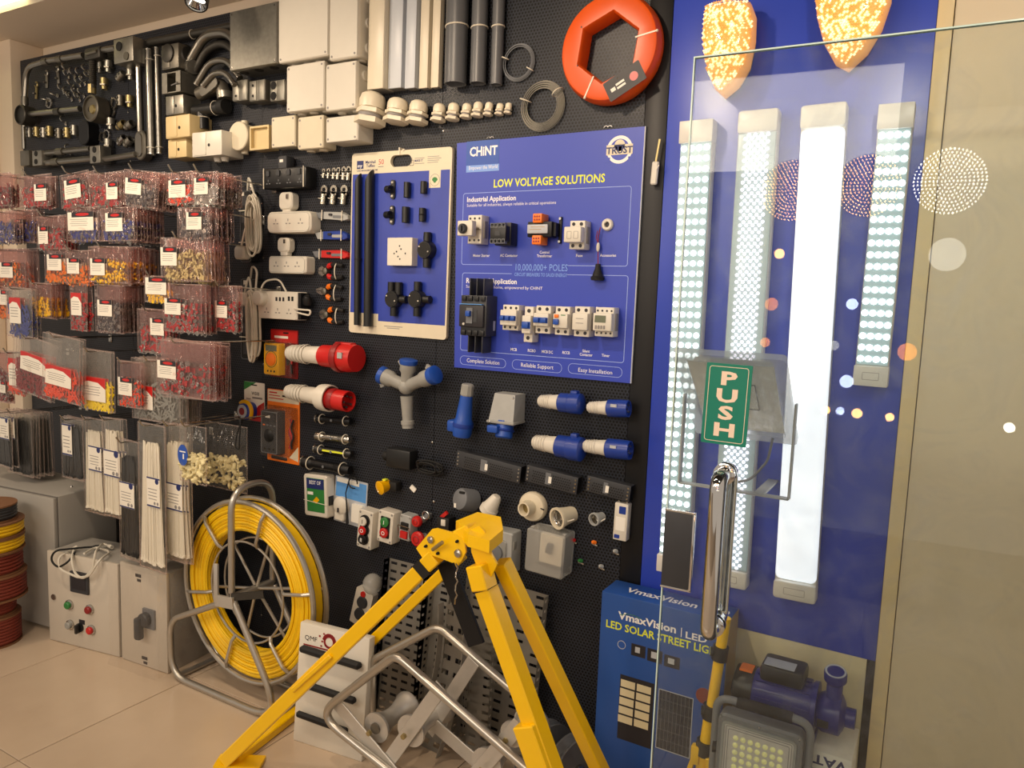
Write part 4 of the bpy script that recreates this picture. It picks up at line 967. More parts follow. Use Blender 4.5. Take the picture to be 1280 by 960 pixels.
# pliers
def pliers(cx, cy, label, jaw, grip, tilt):
    t = wthing('pliers', label, 'pliers', cx, cy, 0.015, tilt, 'pliers tied in a column'); s_ = 0.12
    j = MB()
    if jaw == 'cut':
        for q in (1, -1): j.prism([(-0.24 * s_, 0), (-0.46 * s_, q * 0.01 * s_), (-0.42 * s_, q * 0.10 * s_), (-0.30 * s_, q * 0.15 * s_), (-0.2 * s_, q * 0.1 * s_)], -0.004, -0.016, 0.001)
    else:
        for q in (1, -1): j.prism([(-0.22 * s_, 0), (-0.52 * s_, q * 0.012 * s_), (-0.50 * s_, q * 0.05 * s_), (-0.3 * s_, q * 0.12 * s_), (-0.2 * s_, q * 0.1 * s_)], -0.004, -0.016, 0.001)
    obj('jaws', j, 'steel', t)
    obj('pivot', MB().lathe([(0.012, 0), (0.012, 0.018), (0.005, 0.02)], (-0.19 * s_, 0, 0), (0, -1, 0), 14), 'cast_metal', t)
    for q in (1, -1):
        g = obj('handle', MB().tube([(-0.16 * s_, -0.01, q * 0.05 * s_), (-0.05 * s_, -0.01, q * 0.16 * s_), (0.2 * s_, -0.01, q * 0.2 * s_), (0.48 * s_, -0.01, q * 0.16 * s_)], [0.005, 0.008, 0.0085, 0.007], 8), 'black_rubber', t)
        obj('grip_accent', MB().tube([(-0.10 * s_, -0.01, q * 0.10 * s_), (-0.05 * s_, -0.01, q * 0.16 * s_), (0.06 * s_, -0.01, q * 0.185 * s_)], [0.007, 0.0095, 0.0088], 8), grip, g)
    obj('cable_tie', MB().tube(arc((0.26 * s_, -0.01, 0), 0.24 * s_, 0, 360, 16, (0, 0, 1), (0, 0.5, 0))[:-1], 0.002, 5, True), 'tie_white', t)
pliers(412, 339, 'side cutting pliers with red and black grips, top of three', 'cut', 'red', 0)
pliers(411, 365, 'combination pliers with long jaws and orange grip accents, middle of three', 'long', 'bright_orange', 4)
pliers(413, 394, 'diagonal pliers with orange accents, bottom of three, beside the white power block', 'cut', 'bright_orange', 2)

# blister packed multimeters
t, w, h = wbox('multimeter_pack', 'yellow multimeter with leads on a red blister card', 'multimeter', (338, 412, 372, 472), 0.004)
obj('card', MB().plate(0, 0, w, h, 0, -0.003, 0.004), 'deep_red', t)
obj('card_header', MB().plate(0, h * 0.36, w * 0.96, h * 0.26, -0.003, -0.0036, 0.002), 'red', t)
obj('hang_hole', MB().plate(0.01, h * 0.43, w * 0.2, h * 0.03, -0.0036, -0.0042, 0.003), 'hole_dark', t)
mm = obj('meter', MB().plate(-w * 0.24, -h * 0.12, w * 0.56, h * 0.66, -0.003, -0.034, 0.004, 0.004), 'yellow', t)
obj('display', MB().plate(-w * 0.24, h * 0.11, w * 0.40, h * 0.12, -0.034, -0.035), 'screen_grey', mm)
obj('dial', MB().lathe([(w * 0.17, 0), (w * 0.17, 0.004), (w * 0.1, 0.006)], (-w * 0.24, -0.034, -h * 0.12), (0, -1, 0), 20), 'bright_orange', mm)
obj('dial_marks', MB().ring(-w * 0.24, -h * 0.12, w * 0.22, w * 0.205, -0.034, -0.0345, 24), 'print_dark', mm)
for k in range(3): obj('jack', MB().disc(-w * (0.36 - 0.12 * k), -h * 0.37, 0.004, -0.034, -0.035, 8), 'hole_dark', mm)
obj('leads', MB().tube(fillet([(w * 0.16, -0.012, h * 0.15), (w * 0.2, -0.014, -h * 0.3), (w * 0.28, -0.014, h * 0.05), (w * 0.36, -0.012, -h * 0.4)], 0.01), 0.0035, 6), 'black_rubber', t)
obj('leads', MB().tube(fillet([(w * 0.3, -0.012, h * 0.1), (w * 0.36, -0.014, -h * 0.25), (w * 0.42, -0.014, h * 0.0)], 0.01), 0.003, 6), 'red', t)
obj('blister', MB().plate(0, -h * 0.1, w * 0.97, h * 0.76, -0.003, -0.037, 0.006, 0.006), 'bag_film', t)
obj('price_label', MB().plate(-w * 0.1, h * 0.34, w * 0.5, h * 0.05, -0.0036, -0.0041), 'paper', t)

t, w, h = wbox('multimeter_pack', 'black multimeter with red leads on an orange blister card', 'multimeter', (334, 488, 374, 578), 0.004)
obj('card', MB().plate(0, 0, w, h, 0, -0.003, 0.004), 'bright_orange', t)
obj('card_header', MB().plate(0, h * 0.41, w * 0.97, h * 0.16, -0.003, -0.0036, 0.002), 'cream_plastic', t)
obj('printed_lines', MB().plate(-w * 0.31, h * 0.455, w * 0.24, h * 0.018, -0.0036, -0.004).plate(-w * 0.27, h * 0.415, w * 0.34, h * 0.012, -0.0036, -0.004).plate(-w * 0.22, h * 0.375, w * 0.46, h * 0.012, -0.0036, -0.004), 'red', t)
obj('hang_hole', MB().plate(w * 0.08, h * 0.42, w * 0.22, h * 0.022, -0.0036, -0.0042, 0.003), 'hole_dark', t)
mm = obj('meter', MB().plate(-w * 0.2, -h * 0.08, w * 0.52, h * 0.60, -0.003, -0.04, 0.006, 0.005), 'dark_grey', t)
obj('display', MB().plate(-w * 0.2, h * 0.12, w * 0.4, h * 0.11, -0.04, -0.041, 0.002), 'print_dark', mm)
obj('price_tag', MB().plate(-w * 0.24, h * 0.14, w * 0.14, h * 0.035, -0.041, -0.0418), 'paper', mm)
obj('bezel', MB().frame(-w * 0.2, -h * 0.08, w * 0.5, h * 0.58, 0.003, -0.04, -0.0415, 0.006), 'mid_grey', mm)
obj('dial', MB().lathe([(w * 0.15, 0), (w * 0.15, 0.004), (w * 0.09, 0.009)], (-w * 0.2, -0.04, -h * 0.12), (0, -1, 0), 20), 'black_plastic', mm)
for k in range(4): obj('button', MB().plate(-w * (0.36 - 0.11 * k), h * 0.02, w * 0.06, h * 0.018, -0.04, -0.042, 0.001), 'bright_orange' if k == 0 else 'mid_grey', mm)
for k in range(3): obj('jack', MB().disc(-w * (0.34 - 0.14 * k), -h * 0.31, 0.005, -0.04, -0.041, 10), 'hole_dark', mm)
for s_, mt in ((0, 'deep_red'), (1, 'red'), (2, 'black_rubber')):
    obj('leads', MB().tube([(w * (0.26 + 0.05 * s_ + 0.04 * sin(k * 1.3 + s_)), -0.010 - 0.003 * s_, h * (0.12 - 0.05 * k)) for k in range(9)], 0.0035, 6), mt, t)
obj('bottom_print', MB().plate(-w * 0.12, -h * 0.45, w * 0.5, h * 0.045, -0.003, -0.0036, 0.004), 'print_dark', t)
obj('card_flash', MB().prism([(w * 0.2, -h * 0.42), (w * 0.47, -h * 0.46), (w * 0.47, -h * 0.25)], -0.003, -0.0036), 'cream_plastic', t)
obj('blister', MB().plate(0, -h * 0.07, w * 0.96, h * 0.7, -0.003, -0.044, 0.008, 0.006), 'bag_film', t)

# measuring tape on a card
t, w, h = wbox('tape_measure_pack', 'measuring tape on a green and red card', 'tape measure', (305, 478, 330, 526), 0.004)
obj('card', MB().plate(0, 0, w, h, 0, -0.003, 0.004), 'paper', t)
obj('green_corner', MB().prism([(-w * 0.5, h * 0.5), (w * 0.1, h * 0.5), (-w * 0.5, h * 0.28)], -0.003, -0.0036), 'green', t)
obj('red_band', MB().prism([(-w * 0.2, -h * 0.5), (w * 0.5, -h * 0.5), (w * 0.5, h * 0.02), (w * 0.2, -h * 0.1)], -0.003, -0.0036), 'red', t)
obj('lettering', MB().text('W500', -w * 0.12, h * 0.17, h * 0.085, -0.0032, 'LEFT', 0.03, 0.9), 'print_dark', t)
obj('printed_lines', MB().plate(w * 0.16, h * 0.10, w * 0.5, h * 0.05, -0.003, -0.0034).plate(-w * 0.28, h * 0.06, w * 0.22, h * 0.02, -0.003, -0.0034), 'print_grey', t)
obj('case', MB().plate(-w * 0.18, -h * 0.24, w * 0.66, h * 0.44, -0.003, -0.04, w * 0.24, 0.008), 'deep_blue', t)
obj('badge', MB().lathe([(w * 0.23, 0), (w * 0.23, 0.003)], (-w * 0.2, -0.04, -h * 0.24), (0, -1, 0), 20), 'silver_print', t)
obj('badge_centre', MB().disc(-w * 0.2, -h * 0.24, w * 0.13, -0.043, -0.044, 16), 'deep_red', t)
obj('bumper', MB().tube(arc((-w * 0.18, -0.03, -h * 0.24), w * 0.33, -40, 130, 12), 0.008, 8), 'yellow', t)
obj('hang_hole', MB().plate(0, h * 0.43, w * 0.3, h * 0.03, -0.003, -0.0038, 0.002), 'hole_dark', t)

# industrial red plugs with white bodies
def indplug(name, label, p0, p1, d, r, prof_w, prof_c, mw, mc, pinsn=0, flap=None, group=None, ribs=True):
    mx_, my_ = (p0[0] + p1[0]) / 2, (p0[1] + p1[1]) / 2
    t = wthing(name, label, 'plug', mx_, my_, d, 0, group); t.location.y = 0
    a, b = LC(t, *p0, d), LC(t, *p1, d); L_ = (b - a).length; ax = (b - a).normalized()
    obj('body', MB().lathe([(r * q, L_ * s_) for q, s_ in prof_w], a, ax, 28), mw, t, 30)
    obj('head', MB().lathe([(r * q, L_ * s_) for q, s_ in prof_c], a, ax, 28), mc, t, 30)
    if ribs:
        for k in range(5):
            s_ = prof_w[0][1] + 0.04 + 0.055 * k
            obj('rib', MB().lathe([(r * (prof_w[1][0] + 0.02 + 0.03 * k), L_ * s_), (r * (prof_w[1][0] + 0.06 + 0.03 * k), L_ * (s_ + 0.012)), (r * (prof_w[1][0] + 0.02 + 0.03 * k), L_ * (s_ + 0.024))], a, ax, 24, False), mw, t)
    return t, a, ax, L_, r
t, a, ax, L_, r = indplug('industrial_socket', 'white bodied industrial connector with closed red flap, above the open red plug', (362, 441), (446, 448), 0.06, 0.048,
        [(0.5, 0.0), (0.56, 0.03), (0.62, 0.3), (0.66, 0.48), (0.6, 0.5)], [(0.66, 0.5), (0.78, 0.52), (0.82, 0.72), (1.0, 0.78), (1.04, 0.9), (0.95, 1.0), (0.3, 1.0)], 'white_plastic', 'red')
obj('flap_lip', MB().lathe([(r * 1.08, L_ * 0.74), (r * 1.12, L_ * 0.78), (r * 1.08, L_ * 0.82)], a, ax, 28, False), 'deep_red', t)
q = a + ax * L_ * 0.9 + V((0.0, -r * 1.03, 0.01)); obj('badge', MB().box(q.x - 0.010, q.x + 0.010, q.y - 0.002, q.y + 0.004, q.z - 0.010, q.z + 0.010), 'light_grey', t)
obj('latch', MB().box(a.x + ax.x * L_ * 0.72, a.x + ax.x * L_ * 0.95, a.y - 0.015, a.y + 0.015, a.z + r * 0.9, a.z + r * 1.12, 0.004), 'red', t)
t, a, ax, L_, r = indplug('industrial_plug', 'white bodied industrial plug with open red pins, below the closed connector', (360, 489), (436, 502), 0.06, 0.045,
        [(0.5, 0.0), (0.56, 0.03), (0.62, 0.3), (0.7, 0.52), (1.0, 0.56), (1.06, 0.62), (1.06, 0.72), (0.96, 0.72), (0.9, 0.6)], [(0.78, 0.6), (0.80, 1.0), (0.72, 1.0), (0.70, 0.9), (0.0, 0.9)], 'white_plastic', 'red')
u = ax.cross(V((0, 0, 1))).normalized(); v_ = ax.cross(u)
for k in range(5):
    p = a + ax * L_ * 0.9 + (u * cos(k * 2 * pi / 5) + v_ * sin(k * 2 * pi / 5)) * r * 0.45
    obj('pin', MB().cyl(p, p + ax * L_ * 0.09, 0.004, n=8), 'steel', t)
obj('collar', MB().lathe([(r * 0.82, L_ * 0.74), (r * 0.87, L_ * 0.78), (r * 0.82, L_ * 0.82)], a, ax, 28, False), 'deep_red', t)

# flashlights
def torch(p0, p1, d, r, label, m, extra=None, hl=0.0):
    t = wthing('flashlight', label, 'flashlight', (p0[0] + p1[0]) / 2, (p0[1] + p1[1]) / 2, d, 0, 'flashlights tied in a column'); t.location.y = 0
    a, b = LC(t, *p0, d), LC(t, *p1, d); L_ = (b - a).length; ax = (b - a).normalized()
    obj('barrel', MB().lathe([(r * 0.72, L_ * 0.2), (r * 0.72, L_ * 0.72)], a, ax, 18), m, t)
    obj('head', MB().lathe([(r * 0.8, 0), (r, 0.004), (r, L_ * 0.14), (r * 0.72, L_ * 0.22)], a, ax, 20), m if extra != 'chrome' else 'steel', t)
    obj('tail', MB().lathe([(r * 0.72, L_ * 0.7), (r * 0.84, L_ * 0.74), (r * 0.84, L_ * 0.97), (r * 0.7, L_)], a, ax, 18), m, t)
    obj('bezel', MB().lathe([(r * 1.03, 0.002), (r * 1.03, 0.008)], a, ax, 20), 'steel', t)
    if extra == 'yellow': obj('light_strip', MB().bar(a + ax * L_ * 0.26 + V((0, -r * 0.7, 0.002)), a + ax * L_ * 0.86 + V((0, -r * 0.74, 0.002)), 0.006, 0.004, (0, 1, 0)), 'text_yellow', t)
    obj('button', MB().lathe([(0.005, 0), (0.005, 0.003)], a + ax * L_ * 0.5 + V((0, -r * 0.72, 0)), (0, -1, 0), 10), 'mid_grey', t)
    for f in (0.16, 0.85):
        q = a + ax * L_ * f; u = ax.cross(V((0, 1, 0))).normalized()
        obj('cable_tie', MB().tube(arc(q, r * 1.06, 0, 360, 18, u, (0, 1, 0))[:-1], 0.002, 5, True), 'tie_white', t)
torch((396, 523), (439, 527), 0.025, 0.016, 'slim black flashlight, topmost of four', 'black_metal')
torch((396, 545), (438, 550), 0.025, 0.016, 'silver metal flashlight, second of four', 'steel')
torch((394, 561), (440, 568), 0.025, 0.016, 'black work light with yellow light strip, third of four', 'black_plastic', 'yellow')
torch((379, 577), (438, 588), 0.03, 0.022, 'longest and thickest black flashlight, lowest of four', 'black_metal')

# boxed best-of pack and earphone card
t, w, h = wbox('tester_pack', 'white plastic pack with green and purple BEST OF cover', 'pack', (380, 594, 409, 646), 0.04, -3)
obj('shell', MB().plate(0, 0, w, h, 0, -0.04, 0.008, 0.004), 'white_plastic', t)
cv = obj('cover', MB().plate(0.001, h * 0.02, w * 0.74, h * 0.80, -0.04, -0.0412, 0.002), 'green', t)
obj('cover_top', MB().plate(0.001, h * 0.29, w * 0.74, h * 0.24, -0.0412, -0.0418), 'text_navy', cv)
obj('lettering', MB().text('BEST OF', 0.001, h * 0.28, h * 0.085, -0.0418, 'CENTER', 0.01, 0.82), 'text_white', cv)
obj('diamond', MB().prism([(-0.012, -h * 0.12), (0.004, -h * 0.18), (0.020, -h * 0.08), (0.006, -h * 0.01)], -0.0412, -0.0418), 'yellow', cv)
obj('price_label', MB().plate(-w * 0.2, h * 0.06, w * 0.24, h * 0.07, -0.0418, -0.0424), 'paper', cv)
obj('cable_tie', MB().bar((-w * 0.5, -0.042, -h * 0.12), (w * 0.5, -0.042, -h * 0.18), 0.002, 0.002, (0, 1, 0)), 'tie_white', t)
obj('clip', MB().box(w * 0.5, w * 0.53, -0.035, -0.01, -h * 0.2, h * 0.02, 0.003), 'black_plastic', t)
t, w, h = wbox('earphone_card', 'pale blue blister card with white detector and black strap', 'blister card', (418, 599, 458, 656), 0.004, 3)
obj('card', MB().plate(0, 0, w, h, 0, -0.003, 0.004), 'silver_print', t)
obj('card_top', MB().plate(0, h * 0.26, w * 0.94, h * 0.40, -0.003, -0.0036), 'light_blue', t)
obj('card_header', MB().plate(-w * 0.1, h * 0.43, w * 0.7, h * 0.1, -0.0036, -0.0042), 'paper', t)
obj('detector', MB().lathe([(w * 0.22, 0), (w * 0.22, 0.012), (w * 0.14, 0.02), (0.0, 0.022)], (-w * 0.24, -0.003, -h * 0.12), (0, -1, 0), 24), 'white_plastic', t)
obj('detector_tail', MB().plate(-w * 0.26, -h * 0.33, w * 0.3, h * 0.24, -0.003, -0.016, 0.006, 0.003), 'white_plastic', t)
obj('side_pack', MB().plate(w * 0.27, -h * 0.2, w * 0.34, h * 0.4, -0.003, -0.012, 0.004), 'paper', t)
obj('slot', MB().plate(-w * 0.24, -h * 0.2, w * 0.05, h * 0.1, -0.0255, -0.026, 0.001), 'print_dark', t)
obj('strap', MB().tube([(w * 0.02, -0.02, h * 0.48), (-w * 0.06, -0.02, h * 0.2), (w * 0.0, -0.02, -h * 0.1), (w * 0.04, -0.02, -h * 0.45)], [0.003, 0.002, 0.003, 0.006], 6), 'black_rubber', t)
obj('hook', MB().tube(arc((w * 0.15, -0.02, h * 0.47), 0.02, 0, 300, 12), 0.0025, 6), 'black_rubber', t)

# push button stations
def station(rect, label, m, btns, d=0.045):
    t, w, h = wbox('push_button_station', label, 'switch', rect, d, 4, 'push button stations')
    obj('box', MB().plate(0, 0, w, h, 0, -d, 0.005, 0.003), m, t)
    for z in (-h * 0.43, h * 0.43):
        for x in (-w * 0.38, w * 0.38): obj('screw', MB().disc(x, z, 0.004, -d, -d - 0.001, 8), 'print_grey', t)
    return t, w, h, d
t, w, h, d = station((447, 638, 465, 686), 'white push button box with white, red and black round buttons', 'white_plastic', 3)
for z, mb_, mt in ((0.24, 'white_plastic', 'I'), (0.0, 'red', 'O'), (-0.24, 'black_plastic', 'II')):
    b = obj('button', MB().lathe([(w * 0.32, 0), (w * 0.32, 0.006), (w * 0.26, 0.006), (w * 0.26, 0.012), (w * 0.2, 0.014)], (0, -d, z * h), (0, -1, 0), 20), 'black_plastic', t)
    obj('button_cap', MB().lathe([(w * 0.25, 0), (w * 0.22, 0.004)], (0, -d - 0.013, z * h), (0, -1, 0), 18), mb_, b)
    obj('mark', MB().text(mt, 0, z * h - w * 0.1, w * 0.2, -d - 0.0172, 'CENTER', 0.03), 'print_dark' if mb_ == 'white_plastic' else 'text_white', b)
t, w, h, d = station((472, 639, 491, 679), 'white push button box with green and red buttons on a black plate', 'white_plastic', 2)
obj('inset', MB().plate(0, 0, w * 0.6, h * 0.66, -d, -d - 0.002, 0.003), 'black_plastic', t)
for z, mt, ch in ((0.17, 'green', 'I'), (-0.17, 'red', 'O')):
    b = obj('button', MB().lathe([(w * 0.26, 0), (w * 0.26, 0.006), (w * 0.2, 0.008)], (0, -d - 0.002, z * h), (0, -1, 0), 20), mt, t)
    obj('mark', MB().text(ch, 0, z * h - w * 0.1, w * 0.2, -d - 0.0102, 'CENTER', 0.03), 'text_white', b)
t, w, h, d = station((499, 644, 513, 676), 'small grey switch box with black and red rockers beside the red stop buttons', 'light_grey', 2, 0.04)
for z, mt in ((0.08, 'black_plastic'), (-0.26, 'red')):
    obj('rocker', MB().plate(0, z * h, w * 0.62, h * 0.28, -d, -d - 0.008, 0.002, 0.002), mt, t)
obj('bail', MB().tube(fillet([(-w * 0.5, -d, -h * 0.35), (-w * 0.5, -d - 0.01, h * 0.1), (w * 0.5, -d - 0.01, h * 0.1), (w * 0.5, -d, -h * 0.35)], 0.004, 3), 0.0015, 5), 'steel', t)
for (px, py, rr, nm) in ((521, 652, 0.019, 'upper'), (522, 674, 0.026, 'lower')):
    t = wthing('stop_button', nm + ' red mushroom stop button beside the small grey switch box', 'button', px, py, 0.04, 0, 'red stop buttons')
    obj('stem', MB().lathe([(0.012, 0), (0.012, 0.03)], (0, 0, 0), (0, -1, 0), 14), 'light_grey', t)
    obj('cap', MB().lathe([(rr * 0.8, 0.028), (rr, 0.034), (rr, 0.042), (rr * 0.8, 0.048), (0.0, 0.05)], (0, 0, 0), (0, -1, 0), 24), 'red', t)
    obj('ring', MB().lathe([(rr * 0.5, 0.0495), (rr * 0.4, 0.0505)], (0, 0, 0), (0, -1, 0), 16, False), 'deep_red', t)
t = wthing('rotary_switch', 'clear metal selector switch head above the upper stop button', 'switch', 530, 645, 0.03)
obj('ring', MB().tube(arc((0, -0.02, 0), 0.013, 0, 360, 16)[:-1], 0.003, 6, True), 'steel', t)
obj('block', MB().box(-0.008, 0.014, -0.018, 0, -0.012, 0.006, 0.002), 'mid_grey', t)
t = wthing('terminal_switch', 'small black limit switch with red and white terminals beside the tripod head', 'switch', 556, 652, 0.03)
obj('body', MB().box(-0.024, 0.022, -0.04, 0, -0.03, 0.015, 0.003), 'black_plastic', t)
obj('lever', MB().bar((-0.015, -0.03, 0.01), (0.012, -0.036, 0.034), 0.012, 0.008, (0, 1, 0)), 'red', t)
obj('terminal', MB().box(-0.005, 0.012, -0.046, -0.04, -0.01, 0.01, 0.001), 'white_plastic', t)
# ================================================================== display boards
def twidth(t, off=0.0): return max(v[0] for v in text_mesh(t, 'LEFT', off, 0.0)[0])
def ptext(mb, o, t, px, py, wpx, hpx, y, d, off=0.0, al='L'):      # lettering on a board: baseline start (or centre), width and height from the photo
    a = LC(o, px, py, d); w = Wp(px + wpx / 2, py, d).x - Wp(px - wpx / 2, py, d).x; h = Wp(px, py - hpx, d).z - Wp(px, py, d).z
    sx = w / (twidth(t, off) * h); x = a.x - (w / 2 if al == 'C' else 0)
    return mb.text(t, x, a.z, h, y, 'LEFT', off, sx)
def prect(mb, o, x0, y0, x1, y1, y, d, r=0.0, th=0.0004):
    c, w, h = wr(x0, y0, x1, y1, d); return mb.plate(c.x - o.location.x, c.z - o.location.z, w, h, y, y - th, r)

# ---- cable management board
c, w, h, a = quad_frame([(440.3, 190.5), (565.5, 185), (436, 414), (557.5, 426)], 0.012)
t = thing('display_board', 'cream and blue cable management sample board with rounded corners and carry hole', 'display board', (c.x, 0, c.z), (0, 0, 0))
MBD = t; T = 0.012; Y = -T
def rot_poly(pl): return [(x * cos(-a) - z * sin(-a), x * sin(-a) + z * cos(-a)) for x, z in pl]
hz = h * 0.445; outer = rrect(0, 0, w, h, 0.012, 5); hole = rrect(0.004, hz, w * 0.21, h * 0.062, h * 0.03, 5)
n = len(outer); mb = MB()
# outer slab with the carry hole cut through
bm = bmesh.new()
ov = [bm.verts.new((x, 0, z)) for x, z in outer]; hv = [bm.verts.new((x, 0, z)) for x, z in hole]
eds = [bm.edges.new((ov[i], ov[(i + 1) % n])) for i in range(n)] + [bm.edges.new((hv[i], hv[(i + 1) % n])) for i in range(n)]
bmesh.ops.triangle_fill(bm, use_beauty=True, edges=eds)
r = bmesh.ops.extrude_face_region(bm, geom=bm.faces[:])
for e in r['geom']:
    if isinstance(e, bmesh.types.BMVert): e.co.y = Y
mb.bm(bm); 
obj('board', mb, 'cream_plastic', t)
def P5(u, v): return (-w / 2 + u * w, h / 2 - v * h)
def pr(u0, v0, u1, v1, y0=Y, th=0.0004, rr=0.0):
    (x0, z0), (x1, z1) = P5(u0, v0), P5(u1, v1); return MB().plate((x0 + x1) / 2, (z0 + z1) / 2, x1 - x0, z0 - z1, y0, y0 - th, rr)
bl = MB(); pts = [P5(*q) for q in ((0.012, 0.115), (0.79, 0.115), (0.79, 0.205), (0.90, 0.205), (0.90, 0.115), (0.985, 0.115), (0.985, 0.925), (0.315, 0.925), (0.315, 0.885), (0.012, 0.925))]
for (u0, v0, u1, v1) in ((0.012, 0.115, 0.79, 0.205), (0.90, 0.115, 0.985, 0.205), (0.012, 0.205, 0.985, 0.885), (0.315, 0.885, 0.985, 0.925)): bl.merge(pr(u0, v0, u1, v1))
obj('blue_print', bl, 'card_blue', t)
obj('logo_square', pr(0.055, 0.042, 0.125, 0.086), 'text_navy', t)
x, z = P5(0.062, 0.077)
tm = MB().text('my', x, z, h * 0.017, Y - 0.0005, 'LEFT', 0.03, 1.1, 0.2); obj('logo_lettering', tm, 'text_white', t)
tm = MB(); x, z = P5(0.145, 0.059); tm.text('Marshall', x, z, h * 0.0155, Y, 'LEFT', 0.03, 0.98); x, z = P5(0.155, 0.079); tm.text('Tufflex', x, z, h * 0.0155, Y, 'LEFT', 0.03, 0.98)
x, z = P5(0.055, 0.100); tm.text('CABLE MANAGEMENT SYSTEMS', x, z, h * 0.0085, Y, 'LEFT', 0.02, 0.86)
x, z = P5(0.645, 0.066); tm.text('MAKE IT', x, z, h * 0.012, Y, 'LEFT', 0.03, 0.85)
obj('lettering', tm, 'text_navy', t)
x, z = P5(0.28, 0.068); obj('anniversary_mark', MB().text('50', x, z, h * 0.028, Y, 'LEFT', 0.0, 1.0), 'red', t)
obj('printed_lines', pr(0.28, 0.078, 0.335, 0.082).merge(pr(0.645, 0.046, 0.74, 0.049)).merge(pr(0.645, 0.074, 0.74, 0.077)).merge(pr(0.77, 0.042, 0.88, 0.045)).merge(pr(0.77, 0.052, 0.9, 0.055)).merge(pr(0.77, 0.062, 0.88, 0.065)).merge(pr(0.77, 0.072, 0.87, 0.075)).merge(pr(0.38, 0.948, 0.57, 0.952)).merge(pr(0.41, 0.958, 0.54, 0.962)).merge(pr(0.06, 0.955, 0.30, 0.958)), 'print_grey', t)
x, z = P5(0.60, 0.058); obj('square_mark', MB().frame(x, z, w * 0.04, h * 0.03, 0.0016, Y, Y - 0.0005, 0.002).frame(x + 0.007, z - 0.007, w * 0.04, h * 0.03, 0.0014, Y, Y - 0.0004, 0.002), 'print_dark', t)
x, z = P5(0.845, 0.165)
obj('leaf_mark', MB().prism([(x + 0.011 * (cos(k) * (1 if k < 3.2 else 0.6)), z + 0.009 * sin(k)) for k in [i * 2 * pi / 12 for i in range(12)]], Y, Y - 0.0005), 'green', t)
obj('leaf_ring', MB().ring(x, z, 0.019, 0.0178, Y, Y - 0.0005, 24), 'print_grey', t)
obj('cable_tie', MB().box(-0.004, 0.0, Y - 0.003, 0, h * 0.475, h * 0.515).ball((0.014, Y, h * 0.5), 0.005, 6, 4), 'tie_white', t)
t.rotation_euler = (0, a, 0)

def bfit(name, label, cat, px, py, group=None, tilt=0):
    p = Wp(px, py, T); o = thing(name, label, cat, (p.x, 0, p.z), (0, R(tilt), 0), group); return o
for px0, px1, y0, y1, r, desc in ((448, 446.5, 224, 406, 0.0115, 'thinner black conduit sample with angled top on the cable board'), (462, 460, 222, 408, 0.0155, 'thicker black conduit sample with angled top on the cable board')):
    o = bfit('conduit_sample', desc, 'conduit', (px0 + px1) / 2, (y0 + y1) / 2, 'black conduit samples')
    pa, pb_ = LC(o, px1, y1, T + r), LC(o, px0, y0, T + r); pa.y = pb_.y = Y - r
    mbx = MB().lathe([(r, 0), (r, (pb_ - pa).length)], pa, pb_ - pa, 18, False)
    v = mbx.v; mbx.v = v[:18] + [(q[0], q[1], q[2] + (q[0] - pb_.x) * 1.6) for q in v[18:]]
    obj('pipe', mbx, 'black_plastic', o)
    obj('inside', MB().add([(pb_.x + (q[0] - pb_.x) * 0.85, pb_.y + (q[1] - pb_.y) * 0.85, q[2] - 0.004) for q in mbx.v[18:]], [tuple(range(18))]), 'mid_grey', o)
    if r < 0.013: obj('coupling_ring', MB().cyl((pa.x + 0.0, pa.y, pa.z + 0.22), (pa.x, pa.y, pa.z + 0.225), r * 1.12, n=16), 'black_rubber', o)
for k, (px, py) in enumerate(((492, 237), (491, 269))):
    o = bfit('pipe_saddle', ['upper', 'lower'][k] + ' black plastic saddle with two white screws on the cable board', 'saddle', px, py, 'black board saddles')
    obj('base', MB().plate(0, 0, 0.018, 0.062, Y, Y - 0.006, 0.008), 'black_plastic', o)
    obj('ring', MB().lathe([(0.012, -0.012), (0.012, 0.012), (0.008, 0.012), (0.008, -0.012)], (-0.008, Y - 0.014, 0), (1, -0.3, 0), 16, False), 'black_plastic', o)
    for z in (-0.022, 0.022): obj('screw', MB().ball((0, Y - 0.007, z), 0.0045, 8, 5), 'white_plastic', o)
for k, (px, py, r, l) in enumerate(((511.5, 238, 0.011, 0.048), (532, 235, 0.0105, 0.038), (510, 269, 0.0125, 0.05), (530.5, 269, 0.011, 0.042))):
    o = bfit('pipe_coupler', ['tall straight', 'short upper', 'thick tapered', 'short collared'][k] + ' black pipe coupler on the cable board', 'coupler', px, py, 'black pipe couplers')
    pf = [(r, -l / 2), (r, l / 2), (r * 0.8, l / 2), (r * 0.75, l * 0.3)] if k != 3 else [(r, -l / 2), (r, -l * 0.05), (r * 1.15, 0), (r, l * 0.05), (r, l / 2), (r * 0.8, l / 2)]
    obj('sleeve', MB().lathe(pf, (0, Y - r, 0), (0, 0, 1), 18, False), 'black_plastic', o)
    obj('inside', MB().disc(0, 0, 0.001, Y, Y - 0.001, 6).lathe([(r * 0.78, l * 0.42), (0.0, l * 0.42)], (0, Y - r, 0), (0, 0, 1), 14, False), 'hole_dark', o)
c2, w2, h2 = wr(484, 297, 515, 332, T + 0.03); o = thing('back_box', 'white square outlet box with screw holes on the cable board', 'box', (c2.x, 0, c2.z))
obj('shell', MB().plate(0, 0, w2, h2, Y, Y - 0.03, 0.002, 0.001), 'white_plastic', o)
for (x, z) in ((0.0, 0.018), (0.006, 0.008), (0.024, -0.006), (-0.012, 0.0), (-0.022, -0.006), (0.002, -0.024), (-0.006, -0.016)): obj('hole', MB().disc(x, z, 0.0028, Y - 0.03, Y - 0.0306, 8), 'print_dark', o)
